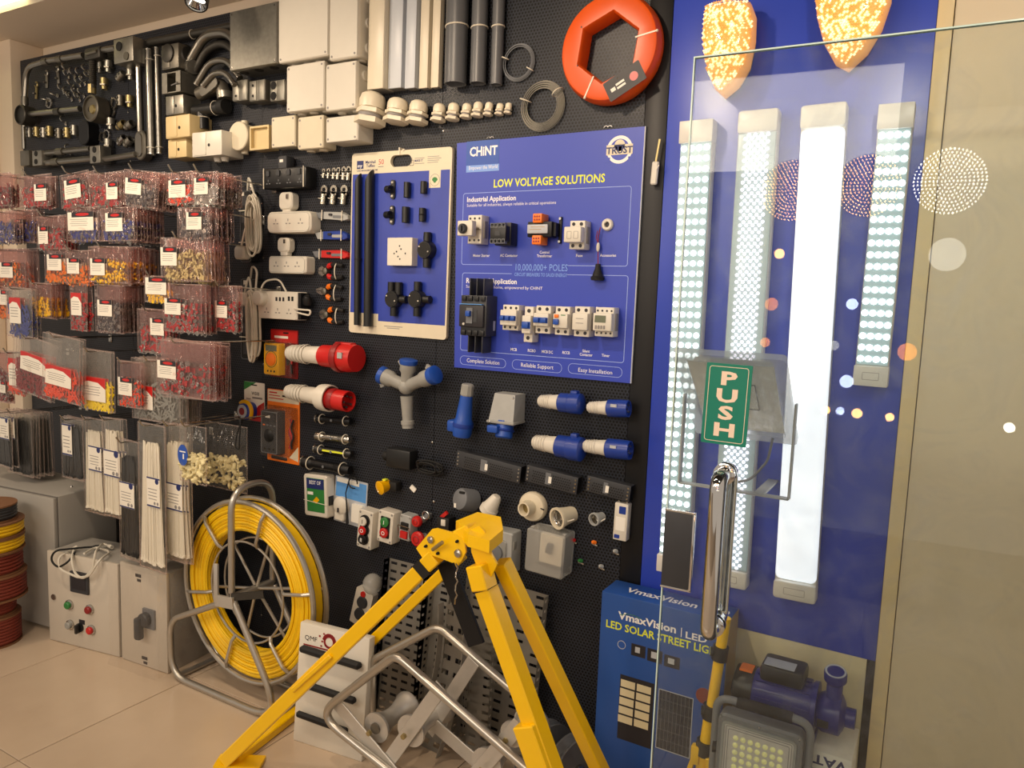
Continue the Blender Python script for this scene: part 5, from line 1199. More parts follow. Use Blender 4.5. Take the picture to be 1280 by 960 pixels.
for k, (px, py, dirs) in enumerate(((537, 313, ((0, 1), (0, -1))), (496, 374, ((-0.3, 1), (0.45, 1), (0, -1), (1, 0))), (525, 374, ((0, 1), (0, -1), (1, 0.02))))):
    o = bfit('conduit_junction', ['two way round black conduit box, beside the white outlet box', 'four way round black conduit box, under the white outlet box', 'three way round black conduit box with side spout'][k], 'junction', px, py, 'round black conduit boxes')
    obj('box', MB().lathe([(0.028, 0), (0.028, 0.028), (0.026, 0.031), (0.0, 0.031)], (0, Y, 0), (0, -1, 0), 26), 'black_plastic', o)
    obj('lid', MB().lathe([(0.024, 0.031), (0.023, 0.0325), (0.0, 0.0325)], (0, Y, 0), (0, -1, 0), 26), 'black_rubber', o)
    for (dx_, dz_) in dirs:
        if abs(dx_) < 0.6 and abs(dz_) == 1: a0, a1 = V((dx_ * 0.04, Y - 0.014, 0.015 * dz_)), V((dx_ * 0.04, Y - 0.014, 0.056 * dz_))
        else: a0, a1 = V((0.02, Y - 0.014, 0)), V((0.052, Y - 0.014, 0.0))
        obj('spout', MB().cyl(a0, a1, 0.0125, n=16), 'black_plastic', o)
    for (x, z) in ((-0.017, 0.010), (0.017, -0.006)): obj('screw', MB().ball((x, Y - 0.033, z), 0.0028, 6, 4), 'white_plastic', o)

# ---- low voltage board
cb = [(571.3, 179), (806.7, 157.8), (567.8, 459), (788.3, 479.2)]; TB = 0.010; YB = -TB
P = [Wp(x, y, TB) for x, y in cb]
c = sum(P, V((0, 0, 0))) / 4
t = thing('display_board', 'blue low voltage solutions sample board with printed panels', 'display board', (c.x, 0, c.z)); VB = t
ql = [LC(t, *q, TB) for q in (cb[2], cb[3], cb[1], cb[0])]
obj('board', MB().prism([(q.x, q.z) for q in ql], 0, YB, 0.0), 'panel_blue', t)
obj('edge_band', MB().bar((ql[1].x, YB / 2, ql[1].z), (ql[2].x, YB / 2, ql[2].z), 0.003, TB * 1.02, (0, 1, 0)), 'silver_print', t)
obj('logo_panel', prect(MB(), t, 583, 175.5, 624, 213, YB, TB), 'blue', t)
obj('slogan_strip', prect(MB(), t, 583, 206, 624, 214.5, YB - 0.0004, TB), 'text_sky', t)
m = MB(); ptext(m, t, 'CHiNT', 587, 195.5, 34, 11, YB - 0.0004, TB, 0.04)
ptext(m, t, 'Empower the World', 586, 212.5, 35, 4.6, YB - 0.0008, TB, 0.0)
ptext(m, t, 'Industrial Application', 583.5, 252.5, 59, 6.0, YB, TB, 0.03); ptext(m, t, 'Suitable for all industries, always reliable in critical operations', 583.5, 258.6, 104, 3.6, YB, TB, 0.0)
ptext(m, t, 'Residential Application', 582.5, 353.5, 61, 6.0, YB, TB, 0.03); ptext(m, t, 'Suitable for every home, empowered by CHINT', 582.5, 359.6, 90, 3.6, YB, TB, 0.0)
for s_, px, py, wpx in (('Motor Starter', 601.5, 321, 21), ('AC Contactor', 636, 321, 22), ('Control', 680.5, 317, 12), ('Transformer', 680.5, 321.5, 19), ('Fuse', 724, 321, 8.5), ('Accessories', 760, 320.8, 20),
                        ('MCB', 642, 438.5, 8), ('RCBO', 664.5, 440, 10), ('MCB DC', 684, 441.5, 14), ('RCCB', 707.5, 442.5, 9.5), ('Silent', 732.5, 440.5, 9), ('Contactor', 732.5, 445, 16), ('Timer', 757, 446, 10)):
    ptext(m, t, s_, px, py, wpx, 3.4, YB, TB, 0.02, 'C')
ptext(m, t, 'Complete Solution', 603.5, 454.3, 41, 5.0, YB, TB, 0.0, 'C'); ptext(m, t, 'Reliable Support', 671, 460, 41, 5.0, YB, TB, 0.0, 'C'); ptext(m, t, 'Easy Installation', 743.5, 466.3, 43, 5.0, YB, TB, 0.0, 'C')
obj('lettering', m, 'text_white', t)
m = MB(); ptext(m, t, 'LOW VOLTAGE SOLUTIONS', 616.6, 234.3, 128, 9.6, YB, TB, 0.03); obj('headline', m, 'text_yellow', t)
m = MB(); ptext(m, t, '10,000,000+ POLES', 643, 338.0, 64, 8.2, YB, TB, 0.0); ptext(m, t, 'CIRCUIT BREAKERS TO SAUDI ENERGY', 643, 345.0, 63.5, 4.2, YB, TB, 0.01); obj('count_lettering', m, 'text_sky', t)
def pframe(x0, y0, x1, y1, r, th, gap=None):
    c3, w3, h3 = wr(x0, y0, x1, y1, TB); return MB().frame(c3.x - t.location.x, c3.z - t.location.z, w3, h3, th, YB, YB - 0.0004, r)
for rc in ((578, 237, 787, 332), (576.5, 342.5, 783, 446)): obj('panel_outline', pframe(*rc, 0.008, 0.0016), 'pale_line', t)
obj('panel_gap', prect(MB(), t, 640, 326.5, 709.5, 347.5, YB - 0.0002, TB, 0, 0.0003), 'panel_blue', t)
t.children[-1].name = 'panel_gap'
m2 = [ch for ch in t.children if ch.name.startswith('count_lettering')][0]; m2.location.y = -0.0006
for rc in ((575, 446.5, 632.5, 458), (640, 451.5, 702.5, 464), (710, 456.5, 778, 469.5)): obj('pill_outline', pframe(*rc, 0.014, 0.0013), 'pale_line', t)
q = LC(t, 774.5, 187, TB); rb = 0.038
obj('badge_ring', MB().ring(q.x, q.z, rb, rb * 0.76, YB, YB - 0.0005, 32), 'text_white', t)
obj('badge_gap', MB().plate(q.x - rb * 0.96, q.z - rb * 0.7, rb * 0.5, rb * 0.35, YB - 0.0005, YB - 0.0008).plate(q.x + rb * 0.96, q.z - rb * 0.7, rb * 0.5, rb * 0.35, YB - 0.0005, YB - 0.0008), 'panel_blue', t)
obj('badge_band', MB().plate(q.x, q.z, rb * 2.05, rb * 0.72, YB - 0.0005, YB - 0.0010, 0.001).disc(q.x, q.z + rb * 0.3, rb * 0.42, YB - 0.0005, YB - 0.0010), 'cream_plastic', t)
obj('badge_lettering', MB().text('TRUST', q.x, q.z - rb * 0.26, rb * 0.45, YB - 0.0010, 'CENTER', 0.04, 1.05).plate(q.x, q.z + rb * 0.28, rb * 0.7, rb * 0.1, YB - 0.001, YB - 0.0012), 'text_navy', t)
for px, py in ((611, 173.5), (758, 160)):
    q = LC(t, px, py, TB); obj('hook', MB().tube(arc((q.x - 0.004, -0.004, q.z), 0.007, 20, 160, 6), 0.0011, 5).tube(arc((q.x + 0.008, -0.004, q.z), 0.007, 20, 160, 6), 0.0011, 5), 'steel', t)

def dev(name, label, cat, rect, d, group=None):
    c, w, h = wr(*rect, TB + d); return thing(name, label, cat, (c.x, 0, c.z), (0, 0, 0), group), w, h
def din(name, label, rect, m, d=0.062, step=0.52, poles=2, lever=None, lw=0.8):
    t, w, h = dev(name, label, 'breaker', rect, d, 'modular devices on the low voltage board')
    obj('base', MB().box(-w / 2, w / 2, YB - d * 0.72, YB, -h / 2, h / 2, 0.002), m, t)
    obj('front', MB().box(-w / 2, w / 2, YB - d, YB - d * 0.70, -h * step / 2, h * step / 2, 0.0025), m, t)
    for k in range(poles):
        x = -w / 2 + (k + 0.5) * w / poles
        for z in (h * 0.38, -h * 0.38): obj('terminal', MB().disc(x, z, min(0.006, w / poles * 0.22), YB - d * 0.72, YB - d * 0.72 - 0.0008, 10), 'print_dark', t)
    if lever:
        for k in range(poles):
            x = -w / 2 + (k + 0.5) * w / poles
            obj('toggle', MB().box(x - w / poles * 0.36, x + w / poles * 0.36, YB - d - 0.009, YB - d, -h * 0.10, h * 0.07, 0.002), lever, t)
        obj('toggle_bed', MB().plate(0, -h * 0.02, w * 0.95, h * 0.2, YB - d, YB - d - 0.0015, 0.001), lever, t)
    obj('clip', MB().box(w * 0.5, w * 0.56, YB - d * 0.5, YB - d * 0.2, -h * 0.3, h * 0.3, 0.001), 'print_grey', t)
    return t, w, h, d
W_ = 'white_plastic'
t, w, h, d = din('motor_starter', 'white motor starter with dark rotary knob on the blue board', (581, 268, 598, 304), W_, 0.06, 0.0, 3)
obj('front_block', MB().box(-w * 0.72, w * 0.36, YB - 0.085, YB - 0.06, -h * 0.26, h * 0.26, 0.003), W_, t)
obj('knob', MB().lathe([(w * 0.3, 0), (w * 0.3, 0.008), (w * 0.24, 0.012)], (-w * 0.26, YB - 0.085, -h * 0.02), (0, -1, 0), 18).box(-w * 0.3, -w * 0.2, YB - 0.103, YB - 0.09, -h * 0.12, h * 0.08), 'dark_grey', t)
t, w, h = dev('contactor', 'black contactor with open terminal rows on the blue board', 'contactor', (612, 277, 632, 306), 0.065)
obj('body', MB().box(-w / 2, w / 2, YB - 0.065, YB, -h * 0.34, h * 0.34, 0.003), 'black_plastic', t)
obj('base', MB().box(-w * 0.46, w * 0.55, YB - 0.04, YB, -h / 2, h / 2, 0.003), 'black_plastic', t)
for k in range(4):
    for z in (h * 0.34, -h * 0.34):
        x = (-0.36 + 0.24 * k) * w; obj('terminal', MB().frame(x, z, w * 0.2, h * 0.2, 0.0018, YB - 0.052, YB - 0.066, 0.001), 'mid_grey', t)
obj('coil_mark', MB().plate(0, 0, w * 0.3, h * 0.2, YB - 0.065, YB - 0.066), 'dark_grey', t)
t, w, h = dev('control_transformer', 'control transformer with orange terminal blocks and black mounting frame', 'transformer', (657, 267, 686, 306), 0.05)
obj('core', MB().box(-w * 0.5, w * 0.55, YB - 0.04, YB - 0.004, -h * 0.24, h * 0.26, 0.003), 'black_metal', t)
obj('nameplate', MB().box(-w * 0.46, w * 0.42, YB - 0.047, YB - 0.04, -h * 0.13, h * 0.16, 0.002), 'silver_print', t)
obj('printed_lines', MB().plate(0, h * 0.08, w * 0.6, h * 0.02, YB - 0.047, YB - 0.0475).plate(-w * 0.1, 0.0, w * 0.5, h * 0.02, YB - 0.047, YB - 0.0475), 'kraft', t)
for z in (0.36, -0.34):
    b = obj('terminal_block', MB().box(-w * 0.22, w * 0.18, YB - 0.05, YB - 0.006, (z - 0.15) * h, (z + 0.15) * h, 0.003), 'bright_orange', t)
    for k in range(3):
        for r_ in (-1, 1): obj('terminal_hole', MB().disc((-0.12 + 0.1 * k) * w, z * h + r_ * h * 0.05, 0.0028, YB - 0.05, YB - 0.0508, 8), 'deep_red', b)
obj('bracket', MB().box(w * 0.62, w * 0.74, YB - 0.006, YB, -h * 0.42, h * 0.44, 0.001).box(w * 0.4, w * 0.66, YB - 0.03, YB, -h * 0.2, h * 0.22), 'black_metal', t)
for z in (-h * 0.36, h * 0.38): obj('bolt', MB().lathe([(0.004, 0), (0.004, 0.004)], (w * 0.68, YB - 0.006, z), (0, -1, 0), 6), 'steel', t)
t, w, h, d = din('fuse_holder', 'two pole white fuse holder beside the transformer', (709, 275, 728, 311), W_, 0.055, 0.0, 2)
obj('drawer', MB().box(-w * 0.62, w * 0.5, YB - 0.066, YB - 0.04, -h * 0.28, h * 0.26, 0.003), W_, t)
for x in (-0.26, 0.18): obj('finger_slot', MB().frame(x * w, -h * 0.03, w * 0.3, h * 0.26, 0.001, YB - 0.066, YB - 0.0665, 0.002), 'print_grey', t)
o = thing('cable_ring', 'small white round grommet ring on the blue board', 'ring', (Wp(760, 281, TB).x, 0, Wp(760, 281, TB).z))
obj('ring', MB().lathe([(0.017, 0), (0.017, 0.006), (0.014, 0.010), (0.008, 0.010), (0.007, 0.004)], (0, YB, 0), (0, -1, 0), 24, False), W_, o); obj('core', MB().disc(0, 0, 0.0072, YB, YB - 0.003, 14), 'print_dark', o)
o = thing('sensor_probe', 'black bell shaped probe hanging on a thin string with white bead', 'probe', (Wp(748, 300, TB).x, 0, Wp(748, 300, TB).z))
q0, q1, q2 = [LC(o, x, y, TB + 0.01) for x, y in ((751, 284), (748, 309), (748, 330))]
for q in (q0, q1, q2): q.y = YB - 0.012
obj('string', MB().tube([q0, (q0.x - 0.006, q0.y, q0.z - 0.03), q1, q2], 0.0014, 5).tube([(q0.x - 0.008, q0.y, q0.z - 0.01), (q0.x - 0.012, q0.y, q0.z - 0.03), (q0.x - 0.004, q0.y, q0.z - 0.045)], 0.0012, 5), 'deep_red', o)
obj('bead', MB().ball(q1, 0.006, 10, 8, (0.9, 0.9, 2.2)), W_, o)
obj('bell', MB().lathe([(0.007, 0), (0.008, -0.012), (0.013, -0.026), (0.015, -0.034), (0.020, -0.038), (0.018, -0.046)], q2, (0, 0, 1), 18), 'black_rubber', o)
# moulded case breaker
t, w, h = dev('case_breaker', 'large dark grey moulded case breaker with phase barriers on the blue board', 'breaker', (574, 369, 606, 420), 0.07)
obj('body', MB().box(-w / 2, w / 2, YB - 0.062, YB, -h / 2, h / 2, 0.003), 'dark_grey', t)
obj('front_cover', MB().box(-w * 0.5, w * 0.44, YB - 0.072, YB - 0.06, -h * 0.28, h * 0.26, 0.003), 'print_dark', t)
obj('blue_line', MB().plate(-w * 0.05, h * 0.28, w * 0.88, h * 0.018, YB - 0.0622, YB - 0.073), 'light_blue', t)
obj('toggle_frame', MB().plate(-w * 0.08, 0, w * 0.24, h * 0.38, YB - 0.072, YB - 0.074, 0.001), 'mid_grey', t)
obj('toggle', MB().box(-w * 0.16, -w * 0.0, YB - 0.086, YB - 0.074, -h * 0.02, h * 0.12, 0.002), 'blue', t)
obj('trip_button', MB().disc(-w * 0.3, -h * 0.21, 0.004, YB - 0.072, YB - 0.074, 10), W_, t)
obj('setting_window', MB().plate(w * 0.14, 0.0, w * 0.14, h * 0.3, YB - 0.072, YB - 0.073), 'dark_grey', t)
obj('side_tag', MB().box(w * 0.5, w * 0.502, YB - 0.02, YB - 0.008, -h * 0.36, -h * 0.12), 'silver_print', t)
for z in (0.42, -0.42):
    for k in range(4): obj('terminal_lug', MB().box((-0.44 + 0.245 * k) * w, (-0.28 + 0.245 * k) * w, YB - 0.068, YB - 0.06, (z - 0.06) * h, (z + 0.06) * h, 0.001), 'black_plastic', t)
for k in range(3):
    x = (-0.22 + 0.27 * k) * w
    for s_ in (1, -1): obj('phase_barrier', MB().box(x - w * 0.02, x + w * 0.02, YB - 0.055, YB - 0.004, s_ * h * 0.46 if s_ > 0 else -h * 0.92, h * 0.92 if s_ > 0 else -h * 0.46, 0.001), 'dark_grey', t)
t, w, h, d = din('circuit_breaker', 'three pole white breaker with blue toggles beside the dark case breaker', (625, 381, 645, 413), W_, 0.055, 0.6, 3, 'blue')
t, w, h, d = din('residual_breaker', 'slim tall white breaker with one blue toggle, hanging lower than its neighbours', (652, 383, 663, 428), W_, 0.055, 0.5, 1, 'blue')
t, w, h, d = din('circuit_breaker', 'two pole white breaker with blue toggles, next to the slim breaker', (666.5, 382, 685, 417), W_, 0.055, 0.46, 2, 'blue')
t, w, h, d = din('residual_breaker', 'white breaker with single blue toggle and orange test button', (691, 383, 709, 419), W_, 0.055, 0.5, 2)
obj('toggle', MB().box(-w * 0.42, -w * 0.06, YB - d - 0.008, YB - d, -h * 0.14, h * 0.06, 0.002), 'blue', t); obj('test_button', MB().box(-w * 0.4, -w * 0.1, YB - d - 0.003, YB - d, h * 0.1, h * 0.22, 0.001), 'bright_orange', t); obj('green_mark', MB().plate(w * 0.2, h * 0.2, w * 0.3, h * 0.03, YB - d, YB - d - 0.0006), 'green', t)
t, w, h, d = din('silent_contactor', 'plain white modular contactor without toggles, beside the timer', (715, 383, 734, 421), W_, 0.055, 0.56, 2)
obj('printed_lines', MB().plate(0, h * 0.1, w * 0.5, h * 0.02, YB - d, YB - d - 0.0005).plate(0, -h * 0.05, w * 0.5, h * 0.02, YB - d, YB - d - 0.0005), 'print_grey', t)
t, w, h, d = din('digital_timer', 'white digital timer with small grey display at the end of the breaker row', (741, 384, 764, 421), W_, 0.055, 0.6, 4)
obj('display', MB().plate(-w * 0.1, h * 0.1, w * 0.6, h * 0.24, YB - d, YB - d - 0.001, 0.001), 'screen_grey', t)
for k in range(4): obj('key', MB().plate((-0.32 + 0.15 * k) * w, -h * 0.18, w * 0.1, h * 0.12, YB - d, YB - d - 0.0015, 0.001), 'print_grey', t)
# ================================================================== lower centre: plugs, power supplies, lamp holders
t = wthing('cable_splitter', 'grey three way industrial splitter with blue caps', 'splitter', 511, 488, 0.05); t.location.y = 0
c0 = LC(t, 508, 483, 0.05)
b = MB().lathe([(0.019, 0), (0.019, 0.012), (0.022, 0.012), (0.022, 0.024), (0.017, 0.026), (0.021, 0.1), (0.022, 0.105)], LC(t, 510, 535, 0.05), c0 - LC(t, 510, 535, 0.05), 20)
obj('stem', b, 'grey_plastic', t)
obj('hub', MB().ball(c0, 0.027, 14, 10), 'grey_plastic', t)
for (px, py, dd, bx_) in ((511, 450, 0.055, 0), (476, 468, 0.06, 1), (545, 468, 0.07, 1)):
    e = LC(t, px, py, dd); ax = e - c0; L_ = ax.length
    a_ = obj('arm', MB().lathe([(0.020, 0), (0.021, L_ * 0.5), (0.027, L_ * 0.6), (0.027, L_ * 0.86), (0.024, L_ * 0.9)], c0, ax, 20), 'grey_plastic', t)
    obj('cap', MB().lathe([(0.028, L_ * 0.84), (0.030, L_ * 0.88), (0.030, L_ * 1.0), (0.022, L_ * 1.03), (0.0, L_ * 1.03)], c0, ax, 20), 'blue', a_)
    u = ax.normalized(); q = c0 + u * L_ * 0.8; sd = u.cross(V((0, 1, 0))).normalized()
    obj('flap_hinge', MB().bar(q + sd * 0.024, q + sd * 0.034 + u * 0.012, 0.02, 0.008, (0, 1, 0)), 'grey_plastic', a_)
# blue plug upright
t = wthing('industrial_plug', 'upright blue industrial plug with grey cable gland on top', 'plug', 580, 512, 0.05); t.location.y = 0
a0, a1 = LC(t, 585, 480, 0.05), LC(t, 577, 545, 0.05); ax = a1 - a0; L_ = ax.length
obj('gland', MB().lathe([(0.016, 0), (0.020, 0.004), (0.021, L_ * 0.2), (0.018, L_ * 0.24)], a0, ax, 10), 'grey_plastic', t, 20)
obj('body', MB().lathe([(0.019, L_ * 0.22), (0.022, L_ * 0.4), (0.026, L_ * 0.66), (0.031, L_ * 0.72), (0.031, L_ * 0.92), (0.028, L_)], a0, ax, 24), 'blue', t)
obj('flap', MB().box(a1.x - 0.045, a1.x - 0.004, a1.y - 0.022, a1.y + 0.022, a1.z + 0.012, a1.z + 0.05, 0.008, 2, None), 'blue', t)
obj('collar', MB().lathe([(0.0325, L_ * 0.74), (0.0335, L_ * 0.78), (0.0325, L_ * 0.82)], a0, ax, 24, False), 'deep_blue', t)
# wall inlet with grey housing
t, w, h = wbox('industrial_inlet', 'grey sloped wall inlet housing with blue socket underneath', 'socket', (611, 493, 642, 528), 0.07)
hs = MB(); hs.add([(-w / 2, -0.07, -h / 2), (w / 2, -0.07, -h / 2), (w * 0.45, -0.055, h / 2), (-w * 0.38, -0.055, h / 2), (-w / 2, 0, -h / 2), (w / 2 + 0.0, 0, -h / 2), (w * 0.5, 0, h / 2), (-w * 0.42, 0, h / 2)],
                  [(0, 1, 2, 3), (7, 6, 5, 4), (0, 4, 5, 1), (1, 5, 6, 2), (2, 6, 7, 3), (3, 7, 4, 0)])
obj('housing', hs, 'light_grey', t, 20); obj('flange', MB().box(-w * 0.56, w * 0.55, -0.075, -0.001, -h * 0.56, -h * 0.46, 0.003), 'grey_plastic', t)
q = V((w * 0.02, -0.042, -h * 0.5)); obj('socket', MB().lathe([(0.030, 0), (0.030, 0.01), (0.026, 0.012), (0.027, 0.048), (0.023, 0.052)], q, (0.03, -0.25, -1), 24), 'blue', t)
obj('latch', MB().box(-w * 0.44, -w * 0.02, -0.088, -0.062, -h * 0.88, -h * 0.62, 0.004), 'blue', t); obj('ring', MB().lathe([(0.0285, 0.024), (0.031, 0.028), (0.0285, 0.032)], q, (0.03, -0.25, -1), 24, False), 'deep_blue', t)
for x in (-w * 0.4, w * 0.5): obj('screw', MB().ball((x, -0.074, h * 0.42 if x > 0 else -h * 0.5), 0.004, 6, 4), 'steel', t)
# four blue and white plugs
PB = 'blue and white industrial plugs'
for (p0, p1, r, lab, kind) in (((674, 501), (726, 505), 0.028, 'white and blue plug with lug on top, above the open socket plug', 1), ((735, 509), (786, 511), 0.025, 'short white and blue plug beside the board corner', 0),
                               ((667, 552), (727, 562), 0.033, 'biggest white and blue connector with hinged flap', 1), ((730, 557), (788, 563), 0.028, 'white and blue plug with pale badge, beside the biggest connector', 0)):
    t, a, ax, L_, r = indplug('industrial_plug', lab, p0, p1, 0.045, r, [(0.45, 0), (0.6, 0.06), (0.8, 0.46), (0.86, 0.5), (0.6, 0.52)], [(0.82, 0.5), (0.98, 0.52), (1.0, 0.8), (0.94, 1.0), (0.8, 1.0), (0.78, 0.95), (0.0, 0.95)], 'white_plastic', 'deep_blue', group=PB)
    if kind:
        q = a + ax * L_ * 0.86; obj('lug', MB().box(q.x - 0.012, q.x + 0.010, q.y - 0.012, q.y + 0.012, q.z + r * 0.8, q.z + r * 1.35, 0.004), 'deep_blue', t)
        obj('flap', MB().lathe([(r * 1.02, L_ * 0.74), (r * 1.08, L_ * 0.78), (r * 1.08, L_ * 1.0), (r * 0.8, L_ * 1.04)], a, ax, 24), 'deep_blue', t)
    else:
        q = a + ax * L_ * 0.7; obj('badge', MB().box(q.x - 0.008, q.x + 0.010, q.y - r * 1.02, q.y - r * 0.9, q.z + 0.006, q.z + 0.014), 'silver_print', t)
        u = ax.cross(V((0, 0, 1))).normalized(); v_ = ax.cross(u)
        for k in range(3): obj('pin', MB().cyl(a + ax * L_ * 0.95 + (u * cos(k * 2.1) + v_ * sin(k * 2.1)) * r * 0.42, a + ax * (L_ * 1.0) + (u * cos(k * 2.1) + v_ * sin(k * 2.1)) * r * 0.42, 0.003, n=8), 'steel', t)
# black adapter with cord, headlamp, tag
t, w, h = wbox('power_adapter', 'black power adapter with coiled black cord', 'adapter', (482, 562, 512, 586), 0.045)
obj('body', MB().box(-w / 2, w / 2, -0.045, 0, -h / 2, h / 2, 0.006), 'black_plastic', t)
obj('plug_nose', MB().lathe([(0.012, 0), (0.018, 0.012), (0.016, 0.02)], (-w * 0.5, -0.025, 0), (-1, 0, 0), 14), 'black_rubber', t)
bundle(t, w * 1.15, -0.008, w * 0.75, h * 0.28, 6, 0.0026, -0.008, 'black_rubber', 9).name = 'coiled_cord'
t = wthing('headlamp', 'yellow rimmed headlamp on black strap', 'headlamp', 477, 608, 0.05); t.location.y = 0
a = LC(t, 477, 609, 0.05); ax = V((-0.25, -0.9, -0.15)).normalized()
obj('housing', MB().lathe([(0.018, -0.03), (0.022, 0), (0.024, 0.008), (0.020, 0.009)], a, ax, 22), 'yellow', t)
obj('reflector', MB().lathe([(0.019, 0.0095), (0.008, 0.0), (0.0, 0.0)], a, ax, 20, False), 'chrome', t)
obj('lens', MB().lathe([(0.006, 0.004), (0.0, 0.008)], a, ax, 12, False), 'white_plastic', t)
obj('strap', MB().box(a.x + 0.005, a.x + 0.05, -0.035, -0.002, a.z - 0.012, a.z + 0.02, 0.006), 'black_rubber', t)
obj('clip', MB().box(a.x - 0.002, a.x + 0.012, -0.045, -0.03, a.z + 0.022, a.z + 0.027), 'text_yellow', t)
t, w, h = wbox('price_tag', 'tiny white price tag alone on the pegboard below the coiled cord', 'tag', (512, 608, 519, 614), 0.006, 35); obj('card', MB().plate(0, 0, w, h, 0, -0.004, 0.001), 'paper', t); obj('hole', MB().disc(-w * 0.35, h * 0.3, 0.001, -0.004, -0.0045, 8), 'print_dark', t)
# power supplies
for (rc, tl, lab, tag_) in (((570, 573, 651, 594), 5, 'longest perforated metal power supply below the blue plugs', 0), ((657, 589, 722, 610), 5, 'middle perforated power supply of three', 1), ((733, 601, 788, 621), 5, 'shortest perforated power supply beside the edge strip', 0)):
    t, w, h = wbox('power_supply', lab, 'power supply', rc, 0.035, tl, 'perforated metal power supplies')
    obj('case', MB().box(-w / 2, w / 2, -0.035, 0, -h / 2, h / 2, 0.001), 'dark_grey', t)
    m = MB()
    for i in range(int(w * 0.36 / 0.0075)):
        for j in range(int(h * 0.8 / 0.0075)):
            for x0 in (-w * 0.36, w * 0.04): m.disc(x0 + i * 0.0075 + (j % 2) * 0.0037, -h * 0.36 + j * 0.0075, 0.0024, -0.035, -0.0353, 6)
    obj('vent_holes', m, 'hole_dark', t)
    for s_ in (-1, 1):
        tb = obj('terminal_block', MB().box(s_ * w * 0.5 - (0.0 if s_ < 0 else 0.014), s_ * w * 0.5 + (0.014 if s_ < 0 else 0.0), -0.034, -0.006, -h * 0.48, h * 0.48, 0.001), 'black_plastic', t)
        for k in range(4): obj('terminal_screw', MB().disc(s_ * (w * 0.5 - 0.007), (-0.33 + 0.22 * k) * h, 0.003, -0.034, -0.0365, 8), 'steel', tb)
    obj('price_tag', MB().plate(-w * 0.02, -h * 0.05, 0.010, 0.02, -0.0355, -0.0362), 'paper', t)
    obj('label', MB().plate(-w * 0.06, 0, w * 0.1, h * 0.7, -0.0352, -0.0356), 'mid_grey', t)
# grey photocell base and white photocell
t = wthing('round_sensor', 'dark grey round sensor housing with slot and price tag', 'sensor', 577, 624, 0.05); t.location.y = 0
a = LC(t, 577, 624, 0.05)
obj('dome', MB().lathe([(0.036, -0.05), (0.036, 0.0), (0.033, 0.008), (0.02, 0.012), (0.0, 0.013)], a, (-0.3, -1, 0.25), 28), 'mid_grey', t)
obj('slot', MB().box(a.x - 0.004, a.x + 0.018, a.y - 0.012, a.y - 0.004, a.z + 0.020, a.z + 0.028, 0.003), 'hole_dark', t)
obj('price_tag', MB().plate(a.x - 0.016, a.z - 0.020, 0.008, 0.014, a.y - 0.012, a.y - 0.0135), 'paper', t)
t = wthing('photocell', 'white cone shaped photocell with two wires behind the tripod head', 'sensor', 618, 625, 0.05); t.location.y = 0
a0, a1 = LC(t, 609, 640, 0.05), LC(t, 628, 610, 0.05)
obj('cone', MB().lathe([(0.020, 0), (0.029, 0.003), (0.029, 0.018), (0.026, 0.02), (0.016, 0.06), (0.011, 0.066), (0.0, 0.067)], a0, a1 - a0, 26), 'white_plastic', t)
for k in (-1, 1): obj('wire', MB().tube([a0 + V((k * 0.006, 0, 0)), a0 + V((-0.014 + k * 0.005, 0.01, -0.02)), a0 + V((-0.025, 0.03, -0.045))], 0.0018, 5), 'cord_white', t)
# ceiling rose lamp holder
t = wthing('lamp_holder', 'large white ceiling rose lamp holder with wide round base', 'lamp holder', 664, 634, 0.02); t.location.y = 0
obj('base', MB().lathe([(0.046, 0), (0.046, 0.014), (0.042, 0.02), (0.026, 0.026)], (0, 0, 0), (0, -1, 0), 36), 'cream_plastic', t)
obj('socket', MB().lathe([(0.024, 0.022), (0.022, 0.055), (0.017, 0.055), (0.016, 0.035), (0.0, 0.035)], (0, 0, 0), (-0.15, -1, 0.0), 28, False), 'cream_plastic', t)
obj('contact', MB().lathe([(0.0155, 0.036), (0.006, 0.037), (0.0, 0.042)], (0, 0, 0), (-0.15, -1, 0), 18, False), 'brass', t)
for x in (-0.038, 0.037): obj('cable_tie', MB().bar((x - 0.01, -0.021, 0.004), (x + 0.009, -0.023, 0.0), 0.003, 0.003, (0, 1, 0)), 'black_rubber', t)
def holder(px, py, r, l, m, lab, ax):
    t = wthing('lamp_holder', lab, 'lamp holder', px, py, 0.05, 0, 'white screw lamp holders'); t.location.y = 0
    a = LC(t, px, py, 0.05); ax = V(ax)
    obj('shell', MB().lathe([(r * 0.7, -l), (r * 0.8, -l * 0.5), (r * 0.92, -0.006), (r, -0.004), (r, 0.004), (r * 0.8, 0.004), (r * 0.76, -l * 0.5)], a, ax, 28, False), m, t)
    obj('thread', MB().lathe([(r * 0.78, -0.004), (r * 0.7, -0.008), (r * 0.75, -0.012), (r * 0.68, -0.016), (r * 0.72, -l * 0.5), (0.0, -l * 0.55)], a, ax, 22, False), 'steel', t)
    obj('contact', MB().lathe([(r * 0.2, -l * 0.54), (r * 0.12, -l * 0.42)], a, ax, 10), 'brass', t)
    obj('cable_tie', MB().bar(a + V((r * 0.8, 0, -0.006)), a + V((r * 1.5, 0.01, 0.004)), 0.003, 0.002, (0, 1, 0)), 'tie_white', t)
holder(697, 648, 0.033, 0.06, 'cream_plastic', 'white screw lamp holder showing its metal thread, above the clear box', (-0.42, -1, -0.1))
holder(743, 649, 0.019, 0.035, 'light_grey', 'small grey white lamp holder between the big holder and the white module', (-0.3, -1, -0.05))
